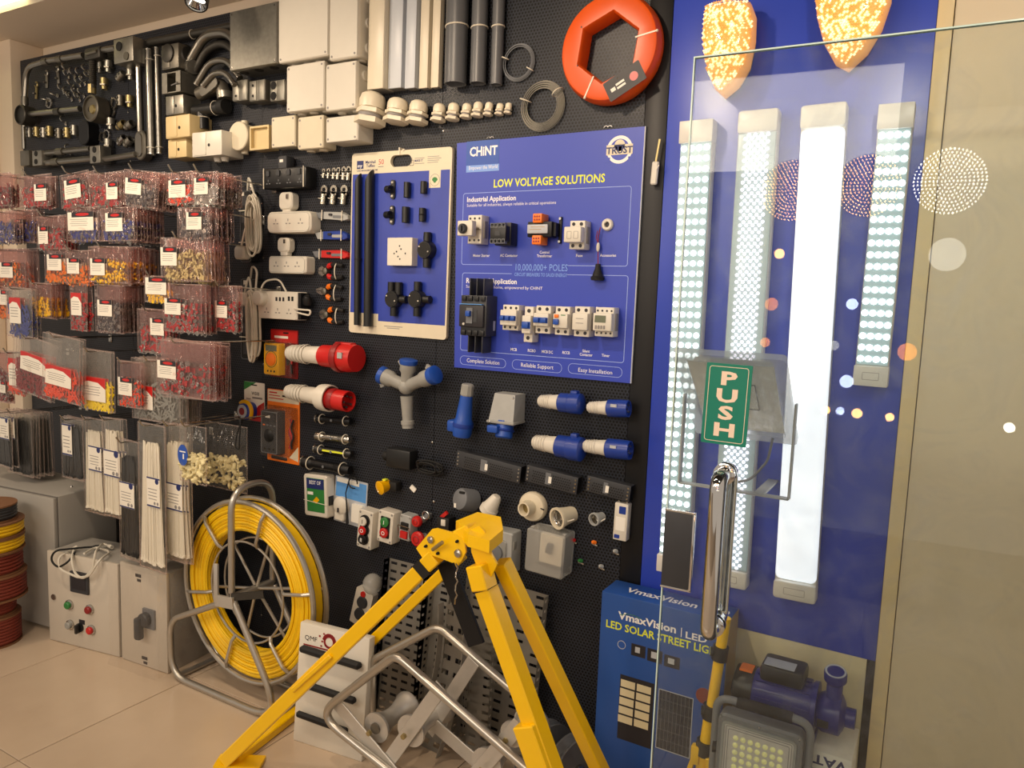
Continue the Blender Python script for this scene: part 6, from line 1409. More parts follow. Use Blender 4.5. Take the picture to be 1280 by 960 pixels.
# tall white module
t, w, h = wbox('relay_module', 'tall slim white module with dark openings beside the edge strip', 'module', (767, 629, 784, 676), 0.03, 1)
obj('body', MB().box(-w / 2, w / 2, -0.03, 0, -h / 2, h / 2, 0.003), 'white_plastic', t)
obj('window', MB().plate(w * 0.1, h * 0.32, w * 0.5, h * 0.2, -0.03, -0.0308, 0.002), 'deep_blue', t); obj('window', MB().plate(-w * 0.2, -h * 0.4, w * 0.4, h * 0.1, -0.03, -0.0308, 0.002), 'deep_blue', t)
obj('label', MB().plate(0, -h * 0.05, w * 0.7, h * 0.36, -0.03, -0.0305), 'paper', t)
for x in (-w * 0.3, w * 0.3): obj('prong', MB().box(x - 0.003, x + 0.003, -0.02, -0.01, h * 0.5, h * 0.54), 'steel', t)
# grey enclosure with knob and clear enclosure
t, w, h = wbox('isolator_box', 'grey isolator enclosure with round dark knob behind the tripod', 'enclosure', (607, 664, 640, 716), 0.055)
obj('body', MB().plate(0, 0, w, h, 0, -0.055, 0.006, 0.004), 'light_grey', t)
obj('window', MB().plate(-w * 0.06, 0, w * 0.74, h * 0.62, -0.055, -0.062, 0.01, 0.004), 'clear_box', t)
obj('knob', MB().lathe([(w * 0.26, 0), (w * 0.25, 0.012), (w * 0.1, 0.014)], (-w * 0.06, -0.056, 0), (0, -1, 0), 24), 'mid_grey', t)
obj('latch', MB().box(w * 0.46, w * 0.53, -0.05, -0.03, h * 0.1, h * 0.3, 0.002), 'grey_plastic', t)
t, w, h = wbox('clear_enclosure', 'clear plastic enclosure with cream plate and dark switch inside', 'enclosure', (656, 665, 704, 720), 0.075, 2)
obj('back_plate', MB().plate(0, 0, w * 0.98, h * 0.98, 0, -0.012, 0.006), 'light_grey', t)
obj('insert', MB().plate(0, 0, w * 0.6, h * 0.68, -0.012, -0.03, 0.003, 0.002), 'cream_plastic', t)
obj('switch', MB().box(-0.012, 0.006, -0.044, -0.03, -0.01, 0.022, 0.003, 2, Matrix.Rotation(R(12), 4, 'Y')), 'print_dark', t)
obj('cover', MB().plate(0, 0, w, h, -0.012, -0.075, 0.008, 0.006), 'clear_box', t)
for x in (-1, 1): obj('catch', MB().box(x * w * 0.42 - 0.005, x * w * 0.42 + 0.005, -0.06, -0.045, h * 0.48, h * 0.52, 0.002), 'clear_box', t)
# small pilot lamps and terminals
for (px, py, m, lab) in ((717, 676, 'red', 'tiny red pilot lamp beside the clear enclosure'), (743, 679, 'bright_orange', 'tiny orange pilot lamp under the small lamp holder'), (770, 690, 'light_grey', 'tiny grey terminal under the white module'),
                         (726, 702, 'green', 'tiny green tipped terminal below the red pilot lamp'), (752, 709, 'light_grey', 'tiny silver terminal lowest of the small parts')):
    t = wthing('pilot_lamp', lab, 'lamp', px, py, 0.01, 12, 'tiny pilot lamps and terminals')
    obj('cap', MB().lathe([(0.006, 0), (0.006, 0.008), (0.004, 0.012)], (0, -0.004, 0), (-0.6, -1, 0.3), 12), m, t)
    obj('body', MB().box(-0.010, 0.010, -0.008, 0, -0.008, -0.003, 0.001), 'steel', t)
# slim white tester beside the board
t = wthing('voltage_tester', 'slim white tester pen hanging beside the blue board', 'tester', 819, 210, 0.02); t.location.y = 0
a0, a1 = LC(t, 817, 231, 0.02), LC(t, 820, 202, 0.02)
obj('handle', MB().bar(a0, a1, 0.018, 0.012, (0, 1, 0), 0.003), 'white_plastic', t); obj('blade', MB().bar(a1, LC(t, 825, 174, 0.02), 0.005, 0.004, (0, 1, 0)), 'brass', t)
obj('tie', MB().bar(LC(t, 820, 212, 0.028), LC(t, 824, 206, 0.028), 0.002, 0.002, (0, 1, 0)), 'tie_white', t)
# ================================================================== bags on long peg hooks
def film(w, h, t, seed, flat=0.25):
    rnd = random.Random(seed); nx, nz = 7, 9; vs = []; fs = []
    for s_ in (-1, 1):
        for j in range(nz):
            v = j / (nz - 1)
            for i in range(nx):
                u = i / (nx - 1)
                p = (4 * u * (1 - u)) ** 0.5 * (0 if v < flat * 0.3 else min(1, (v - flat * 0.3) / flat) * (1 - max(0, v - 0.86) / 0.14) ** 0.5 if v < 1 else 0)
                jit = 0 if i in (0, nx - 1) or j in (0, nz - 1) else rnd.uniform(-0.12, 0.12) * t
                vs.append(((u - 0.5) * w * (1 - 0.05 * p) + rnd.uniform(-1, 1) * w * 0.006, s_ * (t * p * 0.5 + 0.0006) + jit, -v * h + rnd.uniform(-1, 1) * h * 0.004))
    n = nx * nz
    for s_ in (0, 1):
        for j in range(nz - 1):
            for i in range(nx - 1):
                a = s_ * n + j * nx + i; fs.append((a, a + 1, a + nx + 1, a + nx))
    mb = MB().add(vs, fs); mb.m = 1
    for sx in (-1, 1): mb.box(sx * w * 0.5 - 0.0012, sx * w * 0.5 + 0.0012, -0.0008, 0.0008, -h, 0)
    mb.box(-w * 0.5, w * 0.5, -0.0008, 0.0008, -h - 0.001, -h + 0.004); mb.box(-w * 0.5, w * 0.5, -0.0008, 0.0008, -0.003, 0.001)
    return mb
def piece(mb, kind, c, s_, rot):
    q = MB()
    if kind == 'ring':
        q.m = 1; q.ring(0, s_ * 0.55, s_ * 0.34, s_ * 0.17, s_ * 0.05, -s_ * 0.05, 8)
        q.m = 0; q.cyl((0, 0, -s_ * 0.6), (0, 0, s_ * 0.15), s_ * 0.2, n=6)
    elif kind == 'fork':
        q.m = 1; q.box(-s_ * 0.25, -s_ * 0.08, -s_ * 0.04, s_ * 0.04, s_ * 0.1, s_ * 0.8); q.box(s_ * 0.08, s_ * 0.25, -s_ * 0.04, s_ * 0.04, s_ * 0.1, s_ * 0.8)
        q.m = 0; q.cyl((0, 0, -s_ * 0.7), (0, 0, s_ * 0.15), s_ * 0.2, s_ * 0.17, n=6)
    elif kind == 'tube':
        q.m = 0; q.cyl((0, 0, -s_ * 0.9), (0, 0, s_ * 0.9), s_ * 0.2, n=6)
    else:
        q.m = 0; q.cyl((0, 0, -s_ * 0.6), (0, 0, 0), s_ * 0.24, n=6); q.m = 1; q.cyl((0, 0, 0), (0, 0, s_ * 0.6), s_ * 0.15, s_ * 0.1, n=6)
    q.xf(Matrix.Translation(c) @ Euler(rot).to_matrix().to_4x4()); mb.merge(q)
def fill(kind, w, h, t, seed, top=0.48, n=44, s_=0.011):
    rnd = random.Random(seed); mb = MB()
    if kind == 'tie':
        k = max(12, int(w / 0.0034))
        for i in range(k):
            x = (-0.42 + 0.84 * (i + rnd.random() * 0.6) / k) * w; y = rnd.uniform(-0.4, 0.4) * t; z0 = -h * 0.965 + rnd.uniform(0, 0.012); z1 = -h * rnd.uniform(0.12, 0.17)
            mb.bar((x, y, z0), (x * 0.7 + rnd.uniform(-0.006, 0.006), y * 0.6, z1), 0.0062, 0.0018, (0, 1, 0))
            mb.box(x - 0.004, x + 0.004, y - 0.003, y + 0.003, z0 - 0.002, z0 + 0.006)
        return mb
    for i in range(n):
        v = 1 - (rnd.random() ** 1.3) * (1 - top)
        c = V((rnd.uniform(-0.41, 0.41) * w, rnd.uniform(-0.36, 0.36) * t, -h * (v * 0.95)))
        piece(mb, kind, c, s_ * rnd.uniform(0.8, 1.15), (rnd.uniform(-0.2, 0.2), rnd.uniform(-3, 3), rnd.uniform(-0.5, 0.5)))
    return mb
def card(w, h, style):                                            # printed label, origin at its centre
    m = MB(); m.m = 0; m.plate(0, 0, w, h, 0, -0.0008)
    if style == 'dark':
        m.m = 1; m.plate(w * 0.08, h * 0.36, w * 0.84, h * 0.28, -0.0008, -0.0011); m.m = 2; m.prism([(w * 0.08 + w * 0.27 * cos(k * pi / 5), h * 0.37 + h * 0.085 * sin(k * pi / 5)) for k in range(10)], -0.0011, -0.0014)
    elif style == 'red':
        m.m = 2; m.prism([(-w / 2, h * 0.5), (-w / 2, h * 0.22), (-w * 0.2, h * 0.34), (w * 0.2, h * 0.30), (w / 2, h * 0.05), (w / 2, h * 0.5)], -0.0008, -0.0011)
    elif style == 'tie':
        m.m = 3; m.plate(0, h * 0.47, w, h * 0.05, -0.0008, -0.0011).plate(0, -h * 0.47, w, h * 0.05, -0.0008, -0.0011); m.disc(w * 0.28, h * 0.38, w * 0.14, -0.0008, -0.0011, 10); m.m = 4
        m.disc(w * 0.1, -h * 0.36, w * 0.08, -0.0008, -0.0011, 8).disc(w * 0.32, -h * 0.36, w * 0.08, -0.0008, -0.0011, 8)
    m.m = 4
    for k in range(4): m.plate(-w * 0.06, h * (0.10 - 0.11 * k), w * (0.7 - 0.08 * (k % 2)), h * 0.025, -0.0008, -0.0010)
    return m
CARD_M = ['label_white', 'print_dark', 'red', 'text_navy', 'print_grey']
for k_, c_, m_ in (('red', 'a81f24', 0), ('orange', 'e8760f', 0), ('yellow', 'f0c21a', 0), ('blue', '2b3a86', 0), ('darkred', '7f1a20', 0), ('grey', '8b8b86', 0), ('dark', '3a3a40', 0), ('beige', 'cdbf84', 0), ('hotor', 'e0421a', 0), ('lemon', 'f3d50c', 0)):
    mat('term_' + k_, c_, 0.4)
HOOKS = []
def hook(p, d, label):
    t = thing('peg_hook', label, 'hook', (p.x, 0, p.z))
    obj('rod', MB().tube(fillet([(0, 0.0, 0), (0, -d - 0.03, 0.004), (0, -d - 0.045, 0.026)], 0.012, 4), 0.0026, 6), 'steel', t)
    obj('back_plate', MB().box(-0.012, 0.012, -0.003, 0.0, -0.02, 0.012, 0.001), 'steel', t)
    return t
def peg(rect, n, kind, col, where, desc, lab=None, style='dark', d=0.30, tilt=0.0, met='steel', top=0.42, bag='bag_pink', s_=0.019, ds=0.0088, np_=95, thick=0.0074, seed=None):
    c, w, h = wr(*rect, d); seed = int(rect[0] * 7 + rect[1] * 3) if seed is None else seed; rnd = random.Random(seed)
    px, pz = c.x, c.z + h / 2
    hook(V((px, 0, pz - 0.008)), d, 'peg hook holding ' + desc + ', ' + where)
    mf = mesh('pouch', film(w, h, thick, seed), [bag, 'bag_seam']); fb = fill(kind, w, h, thick, seed, top, np_, s_); ym = max(abs(v[1]) for v in fb.v); fb.v = [(v[0], v[1] * min(1, thick * 0.5 / ym), v[2]) for v in fb.v]; mc = mesh('contents', fb, [col, met], 30)
    ml = None
    if lab:
        lc, lw, lh = wr(*lab, d + thick * 0.5); ml = mesh('label_card', card(lw, lh, style), CARD_M); lx, lz = lc.x - px, lc.z - pz
    for k in range(n):
        txt = ('front bag of ' if k == 0 else 'rear bag of ') + desc + ', ' + where
        if len(txt.replace(',', '').split()) > 16: print('LONG', txt)
        t = thing('terminal_bag' if kind != 'tie' else 'cable_tie_bag', txt, 'bag', (px + (rnd.uniform(-0.010, 0.012) if k else 0), -d + k * ds, pz + (rnd.uniform(-0.006, 0.002) if k else 0)),
                  (0, R(tilt) + (rnd.uniform(-0.05, 0.05) if k else 0), 0), None if k == 0 else 'bags of ' + desc + ', ' + where)
        obj('pouch', mf, None, t); o = obj('contents', mc, None, t); o['kind'] = 'stuff'
        if ml: o = obj('label_card', ml, None, t); o.location = (lx, -thick * 0.5 - 0.0004, lz)
TR = 'top bag row'; R2 = 'second bag row'; R3 = 'third bag row'; R4 = 'fourth bag row'; R5 = 'fifth bag row'; RT = 'cable tie row'
peg((-22, 217, 14, 258), 5, 'fork', 'term_darkred', TR + ' by the beige wall', 'dark red terminals')
peg((24, 219, 63, 258), 5, 'fork', 'term_red', TR + ' second hook from the beige wall', 'red fork terminals', (43, 230, 58, 251))
peg((75, 216, 111, 258), 5, 'ring', 'term_red', TR + ' third hook from the beige wall', 'red ring terminals', (80, 224, 100, 248), tilt=-4)
peg((112, 216, 152, 258), 5, 'fork', 'term_red', TR + ' beside the tilted label bag', 'bright red terminals', (133, 228, 147, 249))
peg((156, 213, 196, 258), 12, 'ring', 'term_dark', TR + ' between red and orange bags', 'dark grey ring terminals', (158, 224, 178, 244), tilt=6, np_=70)
peg((209, 215, 241, 255), 4, 'fork', 'term_hotor', TR + ' beside the dark ring bags', 'orange red terminals', (211, 225, 232, 247))
peg((241, 215, 272, 256), 11, 'ring', 'term_grey', TR + ' next to the black extension lead', 'grey terminals', (243, 222, 260, 243))
peg((-15, 264, 18, 302), 4, 'fork', 'term_blue', R2 + ' by the beige wall', 'dark blue terminals', d=0.345)
peg((8, 262, 43, 303), 5, 'fork', 'term_blue', R2 + ' second hook from the beige wall', 'blue fork terminals', (12, 274, 29, 294))
peg((46, 270, 80, 311), 8, 'ring', 'term_red', R2 + ' between two blue bags', 'red ring terminals', (48, 283, 60, 305))
peg((84, 259, 124, 301), 4, 'fork', 'term_blue', R2 + ' with a double white label', 'blue terminals', (85, 265, 117, 288))
peg((127, 259, 168, 301), 15, 'ring', 'term_blue', R2 + ' deepest blue stack', 'blue ring terminals', (132, 266, 153, 289))
peg((222, 259, 262, 299), 12, 'ring', 'term_dark', R2 + ' next to the black extension lead', 'dark ring terminals', (233, 265, 252, 287))
peg((-30, 311, 32, 360), 6, 'pin', 'term_orange', R3 + ' by the beige wall', 'orange terminals', (0, 328, 16, 347), met='brass', np_=70, ds=0.0108)
peg((56, 311, 84, 353), 3, 'pin', 'term_orange', R3 + ' first of three close together', 'orange pin terminals', (59, 318, 77, 338), met='brass')
peg((83, 313, 111, 356), 3, 'pin', 'term_orange', R3 + ' second of three close together', 'orange bullet terminals', (84, 323, 99, 342), met='brass')
peg((111, 308, 160, 353), 15, 'pin', 'term_yellow', R3 + ' deep stack beside the beige ring bags', 'amber yellow terminals', (113, 323, 131, 344), met='brass')
peg((201, 297, 260, 351), 10, 'ring', 'term_beige', R3 + ' next to the black extension lead', 'beige and gold lugs', (201, 309, 221, 332), met='brass', np_=110, top=0.36)
peg((-8, 358, 14, 398), 3, 'pin', 'term_orange', R4 + ' by the beige wall', 'amber terminals', (0, 363, 9, 381), met='brass')
peg((38, 354, 64, 397), 9, 'pin', 'term_yellow', R4 + ' without a front label', 'brown yellow terminals', None, met='brass')
peg((8, 360, 40, 421), 5, 'tube', 'term_blue', R4 + ' below the amber terminals', 'blue and red sleeves', (12, 372, 26, 404), 'red', d=0.33, met='red', bag='bag_clear')
peg((88, 354, 108, 413), 3, 'fork', 'term_red', R4 + ' narrow bag with red header', 'deep red terminals', (89, 366, 102, 394), 'red')
peg((119, 356, 150, 415), 12, 'ring', 'term_dark', R4 + ' beside the red header bag', 'black and silver lugs', (122, 375, 140, 395))
peg((181, 345, 213, 378), 2, 'pin', 'term_yellow', R4 + ' small bag just under the beige lugs', 'yellow terminals', (182, 347, 208, 368))
peg((172, 387, 212, 441), 5, 'ring', 'term_red', R4 + ' tucked below its neighbour', 'red rings', (188, 398, 205, 419), d=0.28)
peg((204, 355, 252, 415), 8, 'ring', 'term_red', R4 + ' full of red rings', 'large red ring terminals', (206, 373, 226, 393), s_=0.020)
peg((268, 357, 296, 414), 4, 'ring', 'term_red', R4 + ' next to the wider extension lead', 'red ring terminals', (269, 376, 284, 397), d=0.24, s_=0.018)
peg((-12, 440, 10, 502), 4, 'ring', 'term_darkred', R5 + ' by the beige wall', 'dark red rings', (0, 477, 7, 491))
peg((8, 440, 30, 491), 3, 'tube', 'term_hotor', R5 + ' with a red and white print', 'orange sleeves', (11, 448, 23, 482), 'red', bag='bag_clear')
peg((19, 422, 66, 494), 4, 'tube', 'term_darkred', R5 + ' tilted wide bag', 'dark red sleeves', (28, 443, 60, 466), 'red', tilt=7, bag='bag_clear', d=0.33, ds=0.0108, np_=150, top=0.5)
peg((55, 420, 101, 501), 3, 'tube', 'term_hotor', R5 + ' beside the tilted dark red bag', 'orange red sleeves', (59, 459, 91, 483), 'red', tilt=4, bag='bag_clear', d=0.375, ds=0.0108, np_=150, top=0.55)
peg((101, 438, 139, 513), 3, 'tube', 'term_lemon', R5 + ' between orange bags', 'lemon yellow sleeves', (102, 472, 132, 501), 'red', bag='bag_clear', d=0.33, np_=150, top=0.6)
peg((147, 452, 176, 509), 3, 'ring', 'term_hotor', R5 + ' small dark label bag', 'orange ring terminals', (148, 472, 165, 494), d=0.33)
peg((165, 450, 225, 527), 11, 'tube', 'term_grey', R5 + ' long stack under the red rings', 'grey tubular sleeves', (168, 482, 191, 511), 'red', bag='bag_clear', top=0.4, np_=110)
peg((196, 427, 262, 496), 10, 'ring', 'term_red', R5 + ' largest rings beside the tape measure', 'big red ring terminals', (197, 451, 220, 473), d=0.40, s_=0.023, np_=55)
peg((-12, 515, 15, 582), 4, 'tie', 'tie_black', RT + ' by the beige wall', 'short black cable ties', (0, 522, 11, 549), 'tie', bag='bag_film', d=0.345)
peg((8, 515, 40, 593), 11, 'tie', 'tie_black', RT + ' deepest black stack', 'black cable ties', (8, 535, 18, 563), 'tie', bag='bag_film')
peg((77, 523, 104, 599), 5, 'tie', 'tie_black', RT + ' between black stack and white ties', 'black cable ties', (78, 530, 90, 569), 'tie', bag='bag_film')
peg((105, 523, 130, 641), 3, 'tie', 'tie_white', RT + ' next to the short black ties', 'white cable ties', (111, 558, 127, 589), 'tie', bag='bag_film')
peg((129, 523, 152, 646), 3, 'tie', 'tie_white', RT + ' second bag of mid length', 'white cable ties', (130, 563, 150, 596), 'tie', bag='bag_film', d=0.335)
peg((149, 551, 174, 699), 2, 'tie', 'tie_black', RT + ' only long black bag', 'long black cable ties', (150, 603, 168, 635), 'tie', bag='bag_film', d=0.36)
peg((174, 530, 207, 712), 2, 'tie', 'tie_white', RT + ' longest bag', 'extra long white cable ties', (184, 597, 200, 634), 'tie', bag='bag_film', d=0.37)
peg((206, 530, 232, 701), 4, 'tie', 'tie_white', RT + ' beside the yellow cable reel', 'long white cable ties', (208, 604, 228, 638), 'tie', bag='bag_film', d=0.33)
# two larger bags of pale yellow pieces
def yellow_bag(rect, d, label, oval, seed):
    c, w, h = wr(*rect, d); t = thing('parts_bag', label, 'bag', (c.x, -d, c.z + h / 2), (0, 0, 0), 'bags of pale yellow pieces')
    obj('pouch', film(w, h, 0.05, seed), ['bag_film', 'bag_seam'], t)
    rnd = random.Random(seed); m = MB()
    for k in range(60):
        x = rnd.uniform(-0.40, 0.40) * w; z = -h * rnd.uniform(0.5, 0.93); y = rnd.uniform(-0.014, 0.014)
        q = MB().box(-0.012, 0.012, -0.005, 0.005, -0.008, 0.008, 0.003, 1).cyl((0, 0, 0.006), (0, 0, 0.02), 0.004, n=6)
        m.merge(q.xf(Matrix.Translation((x, y, z)) @ Euler((rnd.uniform(-1, 1), rnd.uniform(-3, 3), rnd.uniform(-1, 1))).to_matrix().to_4x4()))
    obj('contents', m, 'glove', t)['kind'] = 'stuff'
    if oval:
        o = obj('oval_sticker', MB().prism([(0.026 * cos(k * pi / 12), 0.036 * sin(k * pi / 12)) for k in range(24)], 0, -0.001), 'blue', t); o.location = (-w * 0.12, -0.027, -h * 0.5)
        obj('sticker_print', MB().plate(0, 0.012, 0.03, 0.004, -0.001, -0.0014).plate(0.004, -0.004, 0.006, 0.018, -0.001, -0.0014), 'paper', o)
    return t
yellow_bag((225, 532, 258, 604), 0.370, 'clear bag of pale yellow plastic pieces with blue oval sticker', True, 4)
yellow_bag((257, 530, 309, 612), 0.20, 'larger clear bag of pale yellow pieces with a black strap loop', False, 6)
hook(Wp(240, 533, 0.370), 0.370, 'steel peg hook holding the two bags of pale yellow pieces')
t = wthing('strap_loop', 'black strap loop hanging in front of the larger yellow bag', 'strap', 298, 545, 0.235)
t.location.y = -0.235
obj('loop', MB().tube(fillet([(0.012, 0, 0.05), (-0.012, 0, -0.01), (-0.016, 0, -0.045), (0.004, 0, -0.05), (0.006, 0, 0.0), (0.012, 0, 0.05)], 0.012, 4), 0.0022, 6), 'black_rubber', t)
obj('clasp', MB().box(0.007, 0.017, -0.004, 0.004, 0.045, 0.06, 0.001), 'black_plastic', t)
# ================================================================== things standing on the floor
def place(o, px, py, yaw=0): p = Fp(px, py); o.location = (p.x, p.y, 0); o.rotation_euler = (0, 0, R(yaw))
# large grey cabinet
t = thing('steel_cabinet', 'large grey steel cabinet behind the stacked cable spools', 'cabinet', (-3.045, -0.345, 0), (0, 0, R(7)))
obj('body', MB().box(-0.75, 0, 0.004, 0.27, 0.012, 0.572, 0.004), 'enclosure', t)
obj('door', MB().box(-0.75, -0.004, -0.014, 0.003, 0.016, 0.566, 0.004), 'enclosure', t)
obj('gasket', MB().box(-0.75, -0.002, 0.001, 0.006, 0.014, 0.570), 'enclosure_edge', t)
for x, y in ((-0.05, 0.03), (-0.05, 0.24), (-0.7, 0.03), (-0.7, 0.24)): obj('foot', MB().cyl((x, y, 0), (x, y, 0.014), 0.014), 'black_rubber', t)
obj('bolt', MB().lathe([(0.006, 0), (0.004, 0.006)], (-0.09, 0.13, 0.572), (0, 0, 1), 10), 'steel', t)
# control panel box
t = thing('control_box', 'beige control panel box with small screen and coloured push buttons', 'control panel', (-3.018, -0.406, 0), (0, 0, R(10)))
W, Hh = 0.372, 0.372
obj('body', MB().box(0, W, 0.016, 0.20, 0, Hh - 0.004, 0.003), 'enclosure', t)
dr = obj('door', MB().box(0, W - 0.003, 0, 0.014, 0.002, Hh, 0.003), 'enclosure_light', t)
obj('seam', MB().box(W - 0.006, W - 0.001, 0.010, 0.018, 0.0, Hh - 0.006), 'enclosure_edge', t)
def cp(px, py):
    n = V((sin(R(10)), -cos(R(10)), 0)); p0 = V(t.location); r = ray(px, py); q = CAM + r * ((p0 - CAM).dot(n) / r.dot(n)) - p0
    return q.x * cos(R(10)) + q.y * sin(R(10)), q.z
x, z = cp(100.5, 728); s_ = obj('screen', MB().plate(x, z, 0.095, 0.085, 0, -0.008, 0.004, 0.002), 'dark_grey', t); obj('display', MB().plate(x, z, 0.072, 0.055, -0.008, -0.009, 0.002), 'print_dark', s_)
x, z = cp(67.5, 746); obj('lock', MB().lathe([(0.012, 0), (0.012, 0.004), (0.006, 0.004)], (x, 0, z), (0, -1, 0), 16), 'steel', t)
for px, py, m in ((87.5, 755.5, 'green'), (113, 761.5, 'deep_red'), (88.5, 780.5, 'grey_plastic'), (115, 787, 'red')):
    x, z = cp(px, py); b = obj('push_button', MB().lathe([(0.020, 0), (0.020, 0.006), (0.016, 0.008)], (x, 0, z), (0, -1, 0), 20), 'steel', t)
    obj('button_cap', MB().lathe([(0.0145, 0.006), (0.0145, 0.016), (0.011, 0.019)], (x, 0, z), (0, -1, 0), 18), m, b)
x, z = cp(100.5, 784); b = obj('selector', MB().lathe([(0.018, 0), (0.018, 0.008)], (x, 0, z), (0, -1, 0), 20), 'black_plastic', t); obj('selector_lever', MB().box(x - 0.006, x + 0.006, -0.024, -0.006, z - 0.02, z + 0.016, 0.003), 'black_plastic', b)
x, z = cp(102.5, 777.5); obj('legend_plate', MB().plate(x, z, 0.03, 0.018, 0, -0.001), 'print_dark', t)
CPT = t
# wrapped enclosure
t = thing('wrapped_enclosure', 'beige enclosure with grey rotary handle wrapped in clear film', 'enclosure', (-2.640, -0.338, 0), (0, 0, R(5)))
W, Hh = 0.248, 0.388
obj('body', MB().box(0, W, 0.012, 0.215, 0.0, Hh - 0.004, 0.003), 'enclosure', t)
obj('door', MB().box(0, W, -0.004, 0.011, 0.002, Hh, 0.003), 'enclosure_light', t)
def we(px, py):
    n = V((sin(R(5)), -cos(R(5)), 0)); p0 = V(t.location); r = ray(px, py); q = CAM + r * ((p0 - CAM).dot(n) / r.dot(n)) - p0; return q.x * cos(R(5)) + q.y * sin(R(5)), q.z
x, z = we(184, 775); obj('handle_plate', MB().plate(x + 0.02, z + 0.012, 0.062, 0.075, -0.004, -0.012, 0.003), 'mid_grey', t)
obj('rotary_handle', MB().lathe([(0.026, 0.012), (0.026, 0.03), (0.022, 0.034)], (x + 0.012, 0, z + 0.012), (0, -1, 0), 20).box(x - 0.022, x + 0.008, -0.045, -0.018, z - 0.065, z + 0.02, 0.008), 'dark_grey', t)
for px, py in ((174, 719), (182, 822)): x, z = we(px, py); obj('print_mark', MB().plate(x, z, 0.03, 0.012, -0.004, -0.005).plate(x + 0.004, z - 0.018, 0.02, 0.010, -0.004, -0.005), 'print_dark', t)
wrp = MB(); rnd = random.Random(5); nx, nz = 10, 14; vs = []
for j in range(nz):
    for i in range(nx): vs.append((-0.004 + (W + 0.008) * i / (nx - 1), -0.052 + rnd.uniform(-0.003, 0.003) - 0.012 * (j == 0), 0.004 + (Hh + 0.004) * j / (nz - 1)))
wrp.add(vs, [(j * nx + i, j * nx + i + 1, (j + 1) * nx + i + 1, (j + 1) * nx + i) for j in range(nz - 1) for i in range(nx - 1)])
wrp.add([(-0.004, -0.05, Hh + 0.006), (W + 0.004, -0.05, Hh + 0.006), (W + 0.004, 0.2, Hh + 0.006), (-0.004, 0.2, Hh + 0.006)], [(0, 1, 2, 3)]); wrp.add([(W + 0.004, -0.05, 0.004), (W + 0.004, 0.21, 0.004), (W + 0.004, 0.21, Hh + 0.006), (W + 0.004, -0.05, Hh + 0.006)], [(0, 1, 2, 3)])
obj('film_wrap', wrp, 'bag_clear', t)
# black device and loose cords on the control panel
t = thing('desk_phone', 'small black desk device lying on the control panel box', 'device', (-2.80, -0.235, 0.370), (0, 0, R(10)))
obj('base', MB().box(0, 0.13, 0, 0.10, 0, 0.03, 0.006), 'black_plastic', t); obj('upright', MB().box(0.03, 0.13, 0.055, 0.095, 0.03, 0.11, 0.004), 'black_plastic', t)
for k in range(3): obj('key', MB().box(0.02 + 0.032 * k, 0.042 + 0.032 * k, 0.012, 0.028, 0.03, 0.034, 0.001), 'mid_grey', t)
def cord(name, label, pts, r, m):
    P_ = [V(p) for p in pts]; c = P_[0]; t = thing(name, label, 'cord', (c.x, c.y, c.z))
    obj('cable', MB().tube(fillet([p - c for p in P_], 0.06, 6), r, 7), m, t)
    obj('end_plug', MB().lathe([(r * 1.8, 0), (r * 1.8, 0.02), (r, 0.03)], (0, 0, 0), P_[1] - P_[0], 10), m, t); return t
ct = 0.379; fy = lambda px, py, off=0.03: CAM + ray(px, py) * (((V((-3.018, -0.406, 0)) + V((sin(R(10)), -cos(R(10)), 0)) * off - CAM).dot(V((sin(R(10)), -cos(R(10)), 0)))) / ray(px, py).dot(V((sin(R(10)), -cos(R(10)), 0))))
tp = lambda px, py: Fp(px, py, ct + 0.004)
cord('white_cord', 'loose white cord looped over the front of the control panel', [tp(96, 684), fy(72, 697), fy(75, 712), fy(98, 722), fy(112, 720), fy(124, 700), tp(138, 690), tp(120, 683), tp(105, 692)], 0.0045, 'cord_white')
cord('white_cord', 'second white cord hanging in a loop below the control panel top', [tp(140, 684), tp(128, 679), fy(119, 690), fy(116, 712), fy(104, 724), fy(94, 718), fy(89, 700), tp(92, 688)], 0.0045, 'cord_white')
cord('black_cord', 'black cord running from the desk device over the panel edge', [tp(126, 683), tp(108, 684), fy(68, 688), fy(63, 700), fy(72, 710), fy(85, 703), tp(94, 690)], 0.004, 'black_rubber')

# stacked cable spools
SP = [(0.0, 'spool_red', 0.10, 0.12, 'bottom spool of red cable on the floor'), (0.12, 'spool_red', 0.085, 0.07, 'small bright red spool second from the floor'), (0.19, 'spool_red', 0.125, 0.10, 'wide spool of dark red cable in mid stack'), (0.29, 'spool_red', 0.115, 0.09, 'spool of dark red cable under the yellow spools'),
      (0.38, 'yellow_cable', 0.122, 0.06, 'lower spool of yellow cable'), (0.44, 'yellow_cable', 0.122, 0.06, 'upper spool of yellow cable'), (0.50, 'dark_grey', 0.10, 0.065, 'top spool with kraft disc and dark cable')]
for z0, m, r, h_, lab in SP:
    t = thing('cable_spool', lab + ', in front of the grey cabinet', 'cable spool', (-3.185, -0.535, z0), (0, 0, 0), 'stacked cable spools')
    obj('flange', MB().cyl((0, 0, 0), (0, 0, 0.006), r, n=32), 'spool_kraft', t); obj('flange', MB().cyl((0, 0, h_ - 0.007), (0, 0, h_ - 0.001), r, n=32), 'spool_kraft', t)
    mm = MB(); n = max(3, int(h_ / 0.013))
    for k in range(n - 1): mm.tube(arc((0, 0, 0.012 + (h_ - 0.02) * (k + 0.5) / (n - 1)), r * 0.93, 0, 360, 28, (1, 0, 0), (0, 1, 0))[:-1], 0.0065, 6, True)
    obj('windings', mm, m, t); obj('core', MB().cyl((0, 0, 0.005), (0, 0, h_ - 0.006), r * 0.9, n=24), m, t)

